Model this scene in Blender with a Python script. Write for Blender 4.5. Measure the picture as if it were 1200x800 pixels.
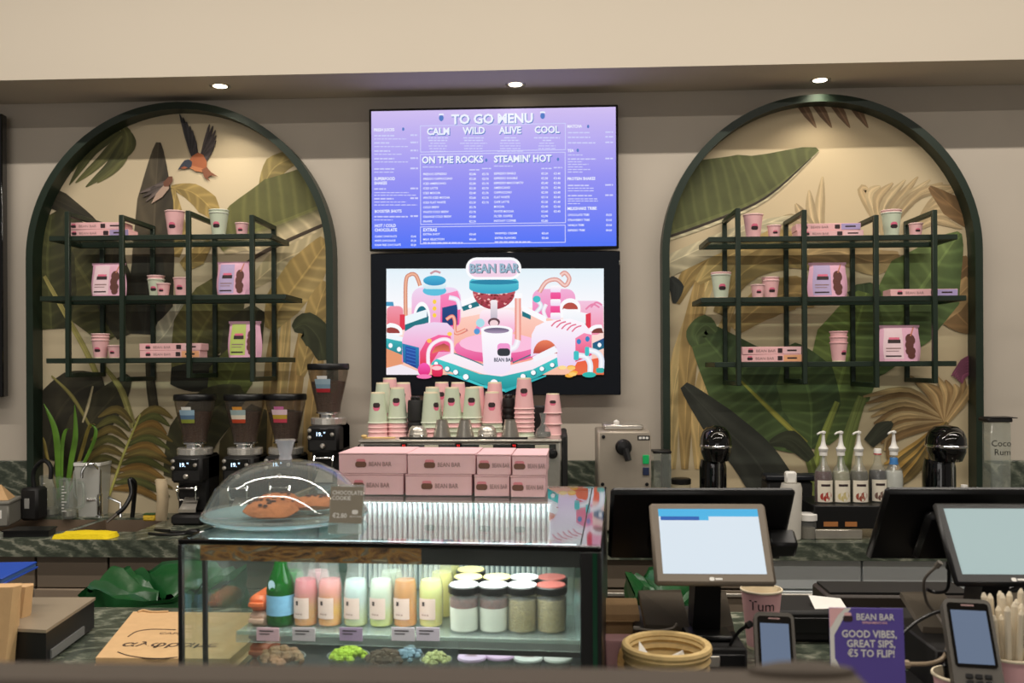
import bpy, bmesh, math, random
from math import sin, cos, pi, radians as R
from mathutils import Matrix, Vector
random.seed(7)
SC = bpy.context.scene
COL = SC.collection
for o in list(bpy.data.objects): bpy.data.objects.remove(o)

# ------------------------------------------------------------------ camera
F, YAW, ROLL, HY, EYE = 1080.0, R(2.75), R(0.3), 428.0, 1.65
_f = Vector((-sin(YAW), cos(YAW), 0)); _r0 = Vector((cos(YAW), sin(YAW), 0)); _u0 = Vector((0, 0, 1))
_u = _u0*cos(ROLL) + _r0*sin(ROLL); _r = _r0*cos(ROLL) - _u0*sin(ROLL)
CAM = Vector((0, 0, EYE))
cam = bpy.data.cameras.new('camera'); camo = bpy.data.objects.new('camera', cam); COL.objects.link(camo)
camo.matrix_world = Matrix(((_r.x, _u.x, -_f.x, CAM.x), (_r.y, _u.y, -_f.y, CAM.y), (_r.z, _u.z, -_f.z, CAM.z), (0, 0, 0, 1)))
cam.sensor_width = 36; cam.lens = 36*F/1200; cam.shift_y = (HY-400)/1200; cam.clip_start = 0.05
cam.dof.use_dof = True; cam.dof.focus_distance = 3.2; cam.dof.aperture_fstop = 5.0
SC.camera = camo

# ------------------------------------------------------------------ light
SC.view_settings.view_transform = 'Standard'; SC.view_settings.look = 'None'
SC.view_settings.gamma = 1; SC.view_settings.exposure = 0.0; SC.view_settings.use_curve_mapping = False
w = bpy.data.worlds.new('World'); SC.world = w; w.use_nodes = True
w.node_tree.nodes['Background'].inputs[0].default_value = (1.0, 0.92, 0.84, 1)
w.node_tree.nodes['Background'].inputs[1].default_value = 0.16
def light(name, kind, loc, power, color=(1, .9, .78), rot=(0, 0, 0), **kw):
    l = bpy.data.lights.new(name, kind); l.energy = power; l.color = color
    for k, v in kw.items(): setattr(l, k, v)
    o = bpy.data.objects.new(name, l); COL.objects.link(o); o.location = loc; o.rotation_euler = rot
    return o
# linear ceiling lamp of the room, in front of the counter (fixture built below the ceiling further down)
LAMP_Y, LAMP_Z, LAMP2_Y = 2.75, 4.28, .5
light('linear_lamp_light', 'AREA', (0.2, LAMP_Y, LAMP_Z-.05), 160, (1, .92, .82), (0, 0, 0), shape='RECTANGLE', size=8.0, size_y=.06)
# its twin further into the room, above the guests
light('linear_lamp_light', 'AREA', (0.2, LAMP2_Y, LAMP_Z-.05), 108, (1, .92, .82), (0, 0, 0), shape='RECTANGLE', size=8.0, size_y=.06)
# added fill light behind the camera, brightening surfaces that face it
light('front_fill_light', 'AREA', (-1.2, -5.0, 2.2), 55, (1, .95, .9), (R(84), 0, R(-8)), shape='RECTANGLE', size=5.0, size_y=2.2)

# ------------------------------------------------------------------ placing helpers (metres; wall parallel to X)
def at(px, py, Y):
    d = _f + _r*((px-600)/F) + _u*((HY-py)/F)
    return CAM + d*(Y/d.y)
def on(px, py, z):
    d = _f + _r*((px-600)/F) + _u*((HY-py)/F)
    return CAM + d*((z-EYE)/d.z)
def lin(c):
    return tuple((v/255/12.92 if v/255 <= .04045 else ((v/255+.055)/1.055)**2.4) for v in c)

# ------------------------------------------------------------------ materials
_M = {}
def mat(name, rgb, rough=.5, metal=0., var=.06, scale=25., bump=0., spec=.5, emit=0., coat=0., trans=0., ior=1.45):
    if name in _M: return _M[name]
    m = bpy.data.materials.new(name); m.use_nodes = True; nt = m.node_tree; b = nt.nodes['Principled BSDF']
    c = lin(rgb)
    b.inputs['Roughness'].default_value = rough; b.inputs['Metallic'].default_value = metal
    b.inputs['Specular IOR Level'].default_value = spec; b.inputs['Coat Weight'].default_value = coat
    b.inputs['Transmission Weight'].default_value = trans; b.inputs['IOR'].default_value = ior
    tc = nt.nodes.new('ShaderNodeTexCoord'); nz = nt.nodes.new('ShaderNodeTexNoise')
    nz.inputs['Scale'].default_value = scale; nz.inputs['Detail'].default_value = 3
    nt.links.new(tc.outputs['Object'], nz.inputs['Vector'])
    mx = nt.nodes.new('ShaderNodeMix'); mx.data_type = 'RGBA'
    mx.inputs[6].default_value = (*[max(0, v*(1-var)) for v in c], 1); mx.inputs[7].default_value = (*[min(1, v*(1+var)) for v in c], 1)
    nt.links.new(nz.outputs['Fac'], mx.inputs[0]); nt.links.new(mx.outputs[2], b.inputs['Base Color'])
    if bump:
        bp = nt.nodes.new('ShaderNodeBump'); bp.inputs['Strength'].default_value = bump; bp.inputs['Distance'].default_value = .01
        nt.links.new(nz.outputs['Fac'], bp.inputs['Height']); nt.links.new(bp.outputs[0], b.inputs['Normal'])
    if emit:
        b.inputs['Emission Color'].default_value = (*c, 1); b.inputs['Emission Strength'].default_value = emit
        nt.links.new(mx.outputs[2], b.inputs['Emission Color'])
    _M[name] = m; return m
def glass(name, rgb=(235, 245, 240), clear=.93, rough=.02, ior=1.5):
    """thin pane / thin-walled vessel: tinted see-through mixed with mirror by fresnel"""
    if name in _M: return _M[name]
    m = bpy.data.materials.new(name); m.use_nodes = True; nt = m.node_tree; nt.nodes.clear()
    out = nt.nodes.new('ShaderNodeOutputMaterial'); t = nt.nodes.new('ShaderNodeBsdfTransparent'); g = nt.nodes.new('ShaderNodeBsdfGlossy')
    d = nt.nodes.new('ShaderNodeBsdfDiffuse'); a = nt.nodes.new('ShaderNodeMixShader'); b = nt.nodes.new('ShaderNodeMixShader'); fr = nt.nodes.new('ShaderNodeFresnel')
    nz = nt.nodes.new('ShaderNodeTexNoise'); nz.inputs['Scale'].default_value = 6
    t.inputs[0].default_value = (*lin(rgb), 1); d.inputs[0].default_value = (*lin(rgb), 1); g.inputs['Roughness'].default_value = rough
    ge = nt.nodes.new('ShaderNodeNewGeometry'); io = nt.nodes.new('ShaderNodeMapRange'); io.inputs[3].default_value = ior; io.inputs[4].default_value = 1/ior
    nt.links.new(ge.outputs['Backfacing'], io.inputs[0]); nt.links.new(io.outputs[0], fr.inputs['IOR'])      # thin sheet: same reflection from both sides
    mr = nt.nodes.new('ShaderNodeMapRange'); mr.inputs[3].default_value = clear-.02; mr.inputs[4].default_value = min(1, clear+.02)
    nt.links.new(nz.outputs['Fac'], mr.inputs[0]); nt.links.new(mr.outputs[0], a.inputs[0])
    nt.links.new(d.outputs[0], a.inputs[1]); nt.links.new(t.outputs[0], a.inputs[2])
    nt.links.new(fr.outputs[0], b.inputs[0]); nt.links.new(a.outputs[0], b.inputs[1]); nt.links.new(g.outputs[0], b.inputs[2])
    nt.links.new(b.outputs[0], out.inputs[0]); _M[name] = m; return m
def colmat(name, emit=0., rough=.7, leaf=False):
    """colour read from the mesh attribute 'Col' (flat print); leaf adds printed veins from the UV map"""
    if name in _M: return _M[name]
    m = bpy.data.materials.new(name); m.use_nodes = True; nt = m.node_tree; b = nt.nodes['Principled BSDF']; L = nt.links.new
    ca = nt.nodes.new('ShaderNodeVertexColor'); ca.layer_name = 'Col'; src = ca.outputs[0]
    def mth(op, x, y=None):
        n = nt.nodes.new('ShaderNodeMath'); n.operation = op
        for i, v in enumerate((x, y)):
            if v is None: continue
            if isinstance(v, (int, float)): n.inputs[i].default_value = v
            else: L(v, n.inputs[i])
        return n.outputs[0]
    if leaf:
        uv = nt.nodes.new('ShaderNodeUVMap'); sp = nt.nodes.new('ShaderNodeSeparateXYZ'); L(uv.outputs[0], sp.inputs[0])
        av = mth('ABSOLUTE', sp.outputs[1])
        nz = nt.nodes.new('ShaderNodeTexNoise'); nz.inputs['Scale'].default_value = 6; nz.inputs['Detail'].default_value = 6
        tc = nt.nodes.new('ShaderNodeTexCoord'); L(tc.outputs['Object'], nz.inputs['Vector'])
        ph = mth('ADD', mth('MULTIPLY', sp.outputs[0], 6.283), mth('ADD', mth('MULTIPLY', av, -5.0), mth('MULTIPLY', nz.outputs['Fac'], 3.)))
        s = mth('POWER', mth('ADD', mth('MULTIPLY', mth('SINE', ph), .5), .5), 4.)
        half = mth('MULTIPLY', mth('SIGN', sp.outputs[1]), .1)
        rib = mth('MULTIPLY', mth('LESS_THAN', av, .05), .45)
        k = mth('ADD', mth('ADD', mth('MULTIPLY', s, .4), mth('ADD', half, rib)), mth('ADD', .42, mth('MULTIPLY', nz.outputs['Fac'], 1.05)))
        vm = nt.nodes.new('ShaderNodeVectorMath'); vm.operation = 'SCALE'; L(src, vm.inputs[0]); L(k, vm.inputs[3]); src = vm.outputs[0]
    if emit:
        b.inputs['Base Color'].default_value = (.01, .01, .01, 1); b.inputs['Specular IOR Level'].default_value = .2
        L(src, b.inputs['Emission Color']); b.inputs['Emission Strength'].default_value = emit
    else: L(src, b.inputs['Base Color'])
    b.inputs['Roughness'].default_value = rough; _M[name] = m; return m

# ------------------------------------------------------------------ mesh builder
class MB:
    def __init__(s): s.v = []; s.f = []; s.mi = []; s.c = []; s.uv = []; s.T = None; s.cur = 0; s.col = None
    def add(s, vs, fs, mi=None, cols=None, uvs=None):
        n = len(s.v)
        for i, p in enumerate(vs):
            p = Vector(p); s.v.append(s.T @ p if s.T is not None else p)
            s.c.append(cols[i] if cols else (s.col or (1, 1, 1)))
            s.uv.append(uvs[i] if uvs else (0, 0))
        for f in fs: s.f.append(tuple(n+i for i in f)); s.mi.append(s.cur if mi is None else mi)
        return s
    def box(s, x0, x1, y0, y1, z0, z1, b=0., mi=None):
        if x0 > x1: x0, x1 = x1, x0
        if y0 > y1: y0, y1 = y1, y0
        if z0 > z1: z0, z1 = z1, z0
        lo, hi = (x0, y0, z0), (x1, y1, z1)
        if b <= 0:
            vs = [(x, y, z) for x in (x0, x1) for y in (y0, y1) for z in (z0, z1)]
            return s.add(vs, [(0, 1, 3, 2), (4, 6, 7, 5), (0, 4, 5, 1), (2, 3, 7, 6), (0, 2, 6, 4), (1, 5, 7, 3)], mi)
        b = min(b, (x1-x0)*.49, (y1-y0)*.49, (z1-z0)*.49)
        idx = {}; vs = []
        for sg in [(i, j, k) for i in (0, 1) for j in (0, 1) for k in (0, 1)]:
            for a in range(3):
                p = [ (hi[d] if sg[d] else lo[d]) + (0 if d == a else (-b if sg[d] else b)) for d in range(3)]
                idx[sg, a] = len(vs); vs.append(p)
        fs = []
        for a in range(3):
            o1, o2 = [d for d in range(3) if d != a]
            for q in (0, 1):
                r = []
                for (i, j) in ((0, 0), (1, 0), (1, 1), (0, 1)):
                    g = [0]*3; g[a] = q; g[o1] = i; g[o2] = j; r.append(idx[tuple(g), a])
                fs.append(r)
            for i in (0, 1):
                for j in (0, 1):
                    g0 = [0]*3; g0[o1] = i; g0[o2] = j; g1 = list(g0); g1[a] = 1
                    fs.append((idx[tuple(g0), o1], idx[tuple(g1), o1], idx[tuple(g1), o2], idx[tuple(g0), o2]))
        for sg in [(i, j, k) for i in (0, 1) for j in (0, 1) for k in (0, 1)]: fs.append([idx[sg, a] for a in range(3)])
        return s.add(vs, fs, mi)
    def lathe(s, prof, n=24, c=(0, 0, 0), mi=None, sx=1., sy=1., close=True):
        vs = []; fs = []
        for (r, z) in prof:
            for k in range(n):
                a = 2*pi*k/n; vs.append((c[0]+r*cos(a)*sx, c[1]+r*sin(a)*sy, c[2]+z))
        for i in range(len(prof)-1):
            for k in range(n): fs.append((i*n+k, i*n+(k+1) % n, (i+1)*n+(k+1) % n, (i+1)*n+k))
        if close:
            if prof[0][0] > 1e-5: fs.append(tuple(range(n))[::-1])
            if prof[-1][0] > 1e-5: fs.append(tuple(range((len(prof)-1)*n, len(prof)*n)))
        return s.add(vs, fs, mi)
    def tube(s, pts, r, n=8, mi=None):
        pts = [Vector(p) for p in pts]; rs = r if isinstance(r, (list, tuple)) else [r]*len(pts)
        vs = []; fs = []; up = Vector((0.03, .01, 1))
        pu = None
        for i, p in enumerate(pts):
            t = (pts[min(i+1, len(pts)-1)]-pts[max(i-1, 0)]).normalized()
            a = t.cross(up if pu is None else pu)
            if pu is not None: a = pu - t*pu.dot(t)
            if a.length < 1e-4: a = t.cross(Vector((1, 0, 0)))
            a.normalize(); pu = a; b = t.cross(a)
            for k in range(n): q = 2*pi*k/n; vs.append(p+(a*cos(q)+b*sin(q))*rs[i])
        m = len(pts)
        for i in range(m-1):
            for k in range(n): fs.append((i*n+k, i*n+(k+1) % n, (i+1)*n+(k+1) % n, (i+1)*n+k))
        fs.append(tuple(range(n))[::-1]); fs.append(tuple(range((m-1)*n, m*n)))
        return s.add(vs, fs, mi)
    def prism(s, poly, y0, y1, mi=None):
        """outline in x,z extruded along y"""
        n = len(poly); vs = [(x, y0, z) for x, z in poly]+[(x, y1, z) for x, z in poly]
        fs = [tuple(range(n)), tuple(range(n, 2*n))[::-1]]+[(k, (k+1) % n, n+(k+1) % n, n+k) for k in range(n)]
        return s.add(vs, fs, mi)
    def slab(s, poly, z0, z1, mi=None):
        n = len(poly); vs = [(x, y, z0) for x, y in poly]+[(x, y, z1) for x, y in poly]
        fs = [tuple(range(n))[::-1], tuple(range(n, 2*n))]+[(k, (k+1) % n, n+(k+1) % n, n+k) for k in range(n)]
        return s.add(vs, fs, mi)
    def flat(s, poly, y, col=None, mi=None):
        """flat print in the x,z plane"""
        cs = None if col is None else [lin(col)]*len(poly)
        return s.add([(x, y, z) for x, z in poly], [tuple(range(len(poly)))], mi, cs)
    def text(s, txt, x, y, z, size, mi=None, align='LEFT', bold=0., sx=1., col=None):
        vs, fs = textgeo(txt, align, bold)
        cs = None if col is None else [lin(col)]*len(vs)
        return s.add([(x+p[0]*size*sx, y, z+p[1]*size) for p in vs], fs, mi, cs)
    def grid(s, fn, nu, nv, mi=None, uvs=False):
        vs = [fn(i/nu, j/nv) for j in range(nv+1) for i in range(nu+1)]
        fs = [(j*(nu+1)+i, j*(nu+1)+i+1, (j+1)*(nu+1)+i+1, (j+1)*(nu+1)+i) for j in range(nv) for i in range(nu)]
        return s.add(vs, fs, mi)
    def mesh(s, name, mats, smooth=True, ang=38, recalc=True, color=False, uv=False):
        me = bpy.data.meshes.new(name); me.from_pydata([tuple(p) for p in s.v], [], s.f)
        if not isinstance(mats, (list, tuple)): mats = [mats]
        for m in mats: me.materials.append(m)
        me.polygons.foreach_set('material_index', s.mi)
        if color:
            a = me.color_attributes.new('Col', 'FLOAT_COLOR', 'POINT')
            a.data.foreach_set('color', [x for c in s.c for x in (*c[:3], 1)])
        if uv:
            u = me.uv_layers.new(name='UVMap')
            u.data.foreach_set('uv', [x for l in me.loops for x in s.uv[l.vertex_index]])
        if recalc:
            bm = bmesh.new(); bm.from_mesh(me); bmesh.ops.recalc_face_normals(bm, faces=bm.faces); bm.to_mesh(me); bm.free()
        if smooth:
            me.polygons.foreach_set('use_smooth', [True]*len(me.polygons)); me.set_sharp_from_angle(angle=R(ang))
        me.update(); return me
_TX = {}
def textgeo(txt, align='LEFT', bold=0.):
    k = (txt, align, bold)
    if k not in _TX:
        cu = bpy.data.curves.new('t', 'FONT'); cu.body = txt; cu.align_x = align; cu.resolution_u = 2; cu.offset = bold
        o = bpy.data.objects.new('t', cu); me = bpy.data.meshes.new_from_object(o)
        _TX[k] = ([tuple(v.co[:2]) for v in me.vertices], [tuple(p.vertices) for p in me.polygons])
        bpy.data.objects.remove(o); bpy.data.curves.remove(cu); bpy.data.meshes.remove(me)
    return _TX[k]
def tag(o, label, cat, group=None):
    o['label'] = label; o['category'] = cat
    if group: o['group'] = group
    return o
def thing(name, label, cat, loc=(0, 0, 0), rz=0., group=None):
    o = bpy.data.objects.new(name, None); COL.objects.link(o); o.empty_display_size = .05
    o.location = loc; o.rotation_euler = (0, 0, rz); return tag(o, label, cat, group)
def obj(name, me, parent=None, loc=(0, 0, 0), rot=(0, 0, 0), label=None):
    o = bpy.data.objects.new(name, me); COL.objects.link(o); o.location = loc; o.rotation_euler = rot
    if parent: o.parent = parent
    if label: o['label'] = label
    return o
def part(name, mb, mats, parent, **kw):
    lb = kw.pop('label', None); return obj(name, mb.mesh(name, mats, **kw), parent, label=lb)
def struct(name, mb, mats, **kw):
    o = obj(name, mb.mesh(name, mats, **kw)); o['kind'] = 'structure'; return o
def ell(cx, cz, rx, rz, n=20, a0=0., a1=2*pi): 
    full = abs(a1-a0-2*pi) < 1e-6
    return [(cx+rx*cos(a0+(a1-a0)*k/(n if full else n-1)), cz+rz*sin(a0+(a1-a0)*k/(n if full else n-1))) for k in range(n)]
def rrect(x0, x1, z0, z1, r, n=5):
    p = []
    for cx, cz, a in ((x1-r, z1-r, 0), (x0+r, z1-r, pi/2), (x0+r, z0+r, pi), (x1-r, z0+r, 1.5*pi)):
        p += [(cx+r*cos(a+pi/2*k/n), cz+r*sin(a+pi/2*k/n)) for k in range(n+1)]
    return p
def spline(pts, n=6):
    P = [Vector(p) for p in pts]; out = []
    for i in range(len(P)-1):
        p0, p1, p2, p3 = P[max(i-1, 0)], P[i], P[i+1], P[min(i+2, len(P)-1)]
        for k in range(n):
            t = k/n; out.append(.5*((2*p1)+(p2-p0)*t+(2*p0-5*p1+4*p2-p3)*t*t+(3*p1-p0-3*p2+p3)*t**3))
    out.append(P[-1]); return out

# common materials
m_black = mat('black_plastic', (18, 18, 19), .35); m_blackgloss = mat('black_gloss', (8, 8, 9), .06, coat=.5)
m_matblack = mat('matt_black', (22, 21, 21), .6); m_steel = mat('brushed_steel', (206, 200, 190), .3, .8, var=.1, scale=60)
m_chrome = mat('chrome', (225, 225, 225), .08, 1., var=.02); m_green = mat('dark_green_paint', (30, 44, 33), .42, var=.1, scale=8)
m_pink = mat('pink_card', (238, 186, 188), .55); m_mint = mat('mint_card', (204, 214, 190), .55); m_cream = mat('cream_paper', (240, 226, 196), .6)
m_white = mat('white_plastic', (232, 230, 224), .4); m_dark = mat('logo_dark', (52, 36, 38), .6); m_rose = mat('logo_pink', (226, 110, 140), .6)
m_kraft = mat('kraft_paper', (204, 166, 120), .75, var=.12, scale=30, bump=.15); m_greyprint = mat('grey_print', (150, 120, 118), .7)
m_clear = glass('clear_plastic', (236, 240, 236), .88); m_pane = glass('pane_glass', (244, 250, 248), .985)
m_jar = glass('jar_glass', (248, 250, 248), .9); m_taupe = mat('taupe_laminate', (118, 106, 92), .5, var=.05, scale=4)
m_print = colmat('flat_print', 0, .6)
# ================================================================== the setting
WY = 4.66; SZ = 3.02; SY = 4.27; WT = 0.90; CT = 0.97
def marble(name, dark, mid, light_, scale=3.):
    m = bpy.data.materials.new(name); m.use_nodes = True; nt = m.node_tree; b = nt.nodes['Principled BSDF']; L = nt.links.new
    tc = nt.nodes.new('ShaderNodeTexCoord'); mp = nt.nodes.new('ShaderNodeMapping'); mp.inputs['Rotation'].default_value = (0.3, .5, .35); mp.inputs['Scale'].default_value = (1, 2.2, 2.2)
    nz = nt.nodes.new('ShaderNodeTexNoise'); nz.inputs['Scale'].default_value = scale; nz.inputs['Detail'].default_value = 9; nz.inputs['Distortion'].default_value = .7
    wv = nt.nodes.new('ShaderNodeTexWave'); wv.inputs['Scale'].default_value = scale*.9; wv.inputs['Distortion'].default_value = 14; wv.inputs['Detail'].default_value = 8; wv.inputs['Detail Roughness'].default_value = .7
    L(tc.outputs['Object'], mp.inputs[0]); L(mp.outputs[0], nz.inputs['Vector']); L(mp.outputs[0], wv.inputs['Vector'])
    mx = nt.nodes.new('ShaderNodeMath'); mx.operation = 'MULTIPLY_ADD'; mx.inputs[1].default_value = .38; L(wv.outputs['Fac'], mx.inputs[0])
    sc = nt.nodes.new('ShaderNodeMath'); sc.operation = 'MULTIPLY'; sc.inputs[1].default_value = .8; L(nz.outputs['Fac'], sc.inputs[0]); L(sc.outputs[0], mx.inputs[2])
    cr = nt.nodes.new('ShaderNodeValToRGB'); e = cr.color_ramp.elements
    e[0].position = .25; e[0].color = (*lin(dark), 1); e[1].position = .95; e[1].color = (*lin(light_), 1); k = e.new(.68); k.color = (*lin(mid), 1)
    L(mx.outputs[0], cr.inputs[0]); L(cr.outputs[0], b.inputs['Base Color']); b.inputs['Roughness'].default_value = .22; return m
m_marble = marble('green_marble', (50, 58, 50), (90, 97, 84), (172, 172, 154), 4.)
m_plaster = mat('grey_plaster', (196, 186, 172), .75, var=.07, scale=3.5, bump=.12)
m_cream_wall = mat('cream_paint', (206, 196, 180), .8, var=.02, scale=2)
m_floor = mat('floor_tile', (96, 88, 80), .5, var=.1, scale=5)

m = MB(); m.box(-6, 6, -6, 6, -.1, 0); struct('floor', m, m_floor)
m = MB(); m.box(-6, 6, WY, WY+.15, 0, 4.5); struct('wall_back', m, m_plaster)
m = MB(); m.box(-6, 6, SY, WY-.001, SZ, 4.5); struct('trim_1', m, m_cream_wall)
bpy.data.objects['trim_1']['label'] = 'cream soffit box running along the top of the wall'
m = MB(); m.box(-6, 6, -6, WY+.15, 4.5, 4.6); struct('ceiling', m, m_cream_wall)
# linear lamp fixture under the high ceiling
for ly, lb in ((LAMP_Y, 'long linear ceiling lamp hung above the staff aisle'), (LAMP2_Y, 'long linear ceiling lamp hung above the guests')):
  t = thing('linear_lamp', lb, 'lamp', (0.2, ly, LAMP_Z))
  m = MB(); m.box(-4, 4, -.03, .03, 0, .05, .005); part('housing', m, m_matblack, t)
  for x in (-3, 0, 3):
    m = MB(); m.tube([(x, 0, .05), (x, 0, 4.5-LAMP_Z)], .004); part('cord', m, m_matblack, t)

# recessed downlights
for px, py, nm in ((258, 101, 'left arch'), (604, 99, 'menu screen'), (961, 94, 'right arch')):
    p = on(px, py, SZ)
    t = thing('downlight', 'round recessed downlight glowing in the soffit above the '+nm, 'lamp', (p.x, p.y, SZ), 0, 'soffit downlights')
    m = MB(); m.lathe([(.034, -.001), (.046, -.004), (.05, -.001), (.05, 0.002), (.034, .002)], 28, close=False); part('bezel', m, m_steel, t)
    m = MB(); m.lathe([(.0, -.0012), (.033, -.0012)], 24, close=False); part('lens', m, mat('lamp_glow', (255, 240, 214), emit=9), t)
    light('downlight_spot', 'SPOT', (p.x, p.y, SZ-.02), 10, (1, .88, .72), (0, 0, 0), spot_size=R(120), spot_blend=.9, shadow_soft_size=.04)

# marble upstand between and beside the arches
for x0, x1 in ((-3.6, at(29, 500, 4.6).x), (at(392, 500, 4.6).x, at(775, 500, 4.6).x), (at(1154, 500, 4.6).x, 3.6)):
    m = MB(); m.box(x0, x1, WY-.02, WY-.001, WT, WT+.27, .003); o = struct('trim_2', m, m_marble)
    o['label'] = 'green marble upstand along the back worktop'

# ------------------------------------------------------------------ arches with mural and shelves
def arch(xl, xr, ytop, nm):
    a0, a1 = at(xl, 300, WY-.1), at(xr, 300, WY-.1)
    cx = (a0.x+a1.x)/2; Ro = (a1.x-a0.x)/2; zt = at((xl+xr)/2, ytop, WY-.1).z; zs = zt-Ro
    Ri = Ro-.036
    t = thing('arch_frame', 'dark green arched frame around the jungle mural on the '+nm, 'arch', (cx, WY, WT))
    path = lambda r: [(-r, 0)]+[(r*cos(pi-pi*k/48), zs-WT+r*sin(pi*k/48)) for k in range(49)]+[(r, 0)]
    o, i = path(Ro), path(Ri); n = len(o); vs = []; fs = []
    for y in (-.1, -.001):
        vs += [(x, y, z) for x, z in o]+[(x, y, z) for x, z in i]
    for k in range(n-1):
        fs += [(k, k+1, n+k+1, n+k), (2*n+k, 3*n+k, 3*n+k+1, 2*n+k+1), (k, 2*n+k, 2*n+k+1, k+1), (n+k, n+k+1, 3*n+k+1, 3*n+k)]
    fs += [(0, n, 3*n, 2*n), (n-1, 3*n-1, 4*n-1, 2*n-1)]
    m = MB(); m.add(vs, fs); part('frame_band', m, m_green, t)
    return cx, Ri, zs
def clipper(cx, Ri, zs):
    P = [(cx-Ri, WT)]+[(cx+Ri, WT)]+[(cx+Ri*cos(pi*k/36), zs+Ri*sin(pi*k/36)) for k in range(37)]
    E = []
    for i in range(len(P)):
        (x0, z0), (x1, z1) = P[i], P[(i+1) % len(P)]
        if abs(x1-x0)+abs(z1-z0) > 1e-6: E.append((x0, z0, x1-x0, z1-z0))
    def inside(p): return all(e[2]*(p[1]-e[1])-e[3]*(p[0]-e[0]) >= -1e-9 for e in E)
    def clip(poly):    # poly of (x,z,u,v,r,g,b)
        if all(inside(p) for p in poly): return poly
        for e in E:
            d = [e[2]*(p[1]-e[1])-e[3]*(p[0]-e[0]) for p in poly]; q = []
            for i in range(len(poly)):
                j = (i+1) % len(poly)
                if d[i] >= 0: q.append(poly[i])
                if (d[i] >= 0) != (d[j] >= 0):
                    t = d[i]/(d[i]-d[j]); q.append(tuple(a+(b-a)*t for a, b in zip(poly[i], poly[j])))
            poly = q
            if len(poly) < 3: return []
        return poly
    return clip
class Mural:
    def __init__(s, cx, Ri, zs): s.clip = clipper(cx, Ri, zs); s.m = MB(); s.y = WY-.0125; s.p = MB()
    def px(s, x, y): q = at(x, y, WY-.0125); return q.x, q.z
    def emit(s, mb, poly):
        poly = s.clip(poly)
        if poly: mb.add([(a[0], s.y, a[1]) for a in poly], [tuple(range(len(poly)))], None, [a[4:7] for a in poly], [(a[2], a[3]) for a in poly])
    def leaf(s, pts, wid, col, freq=14, tip=None, n=5, asym=(1, 1), col2=None):
        s.y -= .0001
        c = lin(col); c2 = lin(col2 or col)
        S = spline([(*s.px(*p), 0) for p in pts], n); N = len(S)-1; L = [0]
        for i in range(N): L.append(L[-1]+(S[i+1]-S[i]).length)
        k = 4.6/F; rows = []
        for i in range(N+1):
            f = i/N*(len(wid)-1); j = min(int(f), len(wid)-2); h = (wid[j]+(wid[j+1]-wid[j])*(f-j))*k
            t = (S[min(i+1, N)]-S[max(i-1, 0)]).normalized(); nn = Vector((-t.y, t.x, 0)); u = L[i]*freq
            rows.append([(S[i].x+nn.x*h*v*(asym[0] if v > 0 else asym[1]), S[i].y+nn.y*h*v*(asym[0] if v > 0 else asym[1]), u, v,
                          *(c if v >= 0 else c2)) for v in (-1, -.5, 0, .5, 1)])
        for i in range(N):
            for q in range(4): s.emit(s.m, [rows[i][q], rows[i][q+1], rows[i+1][q+1], rows[i+1][q]])
    def poly(s, pts, col):
        s.y -= .0001; c = lin(col); s.emit(s.p, [(*s.px(*p), 0, 0, *c) for p in pts])
    def fan(s, o, tips, col, w=5, bend=(0, 0), freq=10):
        for tx, ty in tips:
            mx, my = (o[0]+tx)/2+bend[0], (o[1]+ty)/2+bend[1]
            s.leaf([o, (mx, my), (tx, ty)], [1, w, w*.8, .5], col, freq, n=4)
    def done(s, cx, Ri, zs, nm, bg):
        t = thing('mural_panel', 'jungle leaf mural filling the arch on the '+nm, 'mural', (0, 0, 0))
        m = MB(); m.prism([(cx-Ri, WT), (cx+Ri, WT)]+[(cx+Ri*cos(pi*k/40), zs+Ri*sin(pi*k/40)) for k in range(41)], WY-.012, WY-.001)
        part('panel', m, bg, t, smooth=False)
        part('leaf_print', s.m, colmat('leaf_print', leaf=True), t, smooth=False, recalc=False, color=True, uv=True)
        if s.p.v: part('bird_print', s.p, m_print, t, smooth=False, recalc=False, color=True)['kind'] = 'stuff'
m_mural = mat('mural_cream', (206, 190, 158), .6, var=.06, scale=2.5)
A = arch(30, 390, 119, 'left'); mu = Mural(*A)
def lf(pts, *a, **k): mu.leaf([(.6073*u, 100+.6075*v) for u, v in pts], *a, **k)
# gold stems and pale foliage on the right, furthest back
for q, (a, c, e_) in enumerate((((530, 780), (540, 600), (556, 420)), ((556, 780), (566, 620), (590, 440)), ((590, 780), (600, 640), (622, 480)), ((508, 760), (520, 600), (530, 460)))):
    lf([a, c, e_], [7, 8, 9, 3], ((196, 168, 112), (168, 138, 86), (184, 154, 100), (150, 124, 78))[q], 2)
lf([(505, 200), (530, 158), (572, 136)], [4, 14, 8], (142, 126, 76), 12)
lf([(330, 196), (370, 206), (400, 230), (424, 262)], [2, 11, 14, 3], (150, 128, 74), 14); lf([(334, 330), (340, 280), (334, 200)], [8, 14, 2], (164, 140, 84), 14)
lf([(480, 390), (540, 340), (590, 318), (636, 300)], [5, 16, 18, 16], (176, 162, 126), 14)
lf([(520, 470), (546, 420), (590, 360), (632, 300)], [6, 22, 24, 10], (158, 134, 80), 16, col2=(184, 160, 104))
lf([(580, 560), (600, 480), (616, 420), (632, 380)], [5, 14, 14, 6], (172, 146, 90), 12)
lf([(430, 320), (470, 290), (540, 266), (640, 226)], [10, 40, 56, 50], (92, 92, 50), 14, asym=(1., .5), col2=(202, 186, 148))
lf([(410, 420), (470, 350), (520, 316), (640, 262)], [2, 2.4, 2.4, 2], (62, 50, 36), 1)
lf([(566, 470), (590, 462), (616, 490), (622, 530)], [4, 16, 18, 5], (66, 70, 46), 5)
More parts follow.
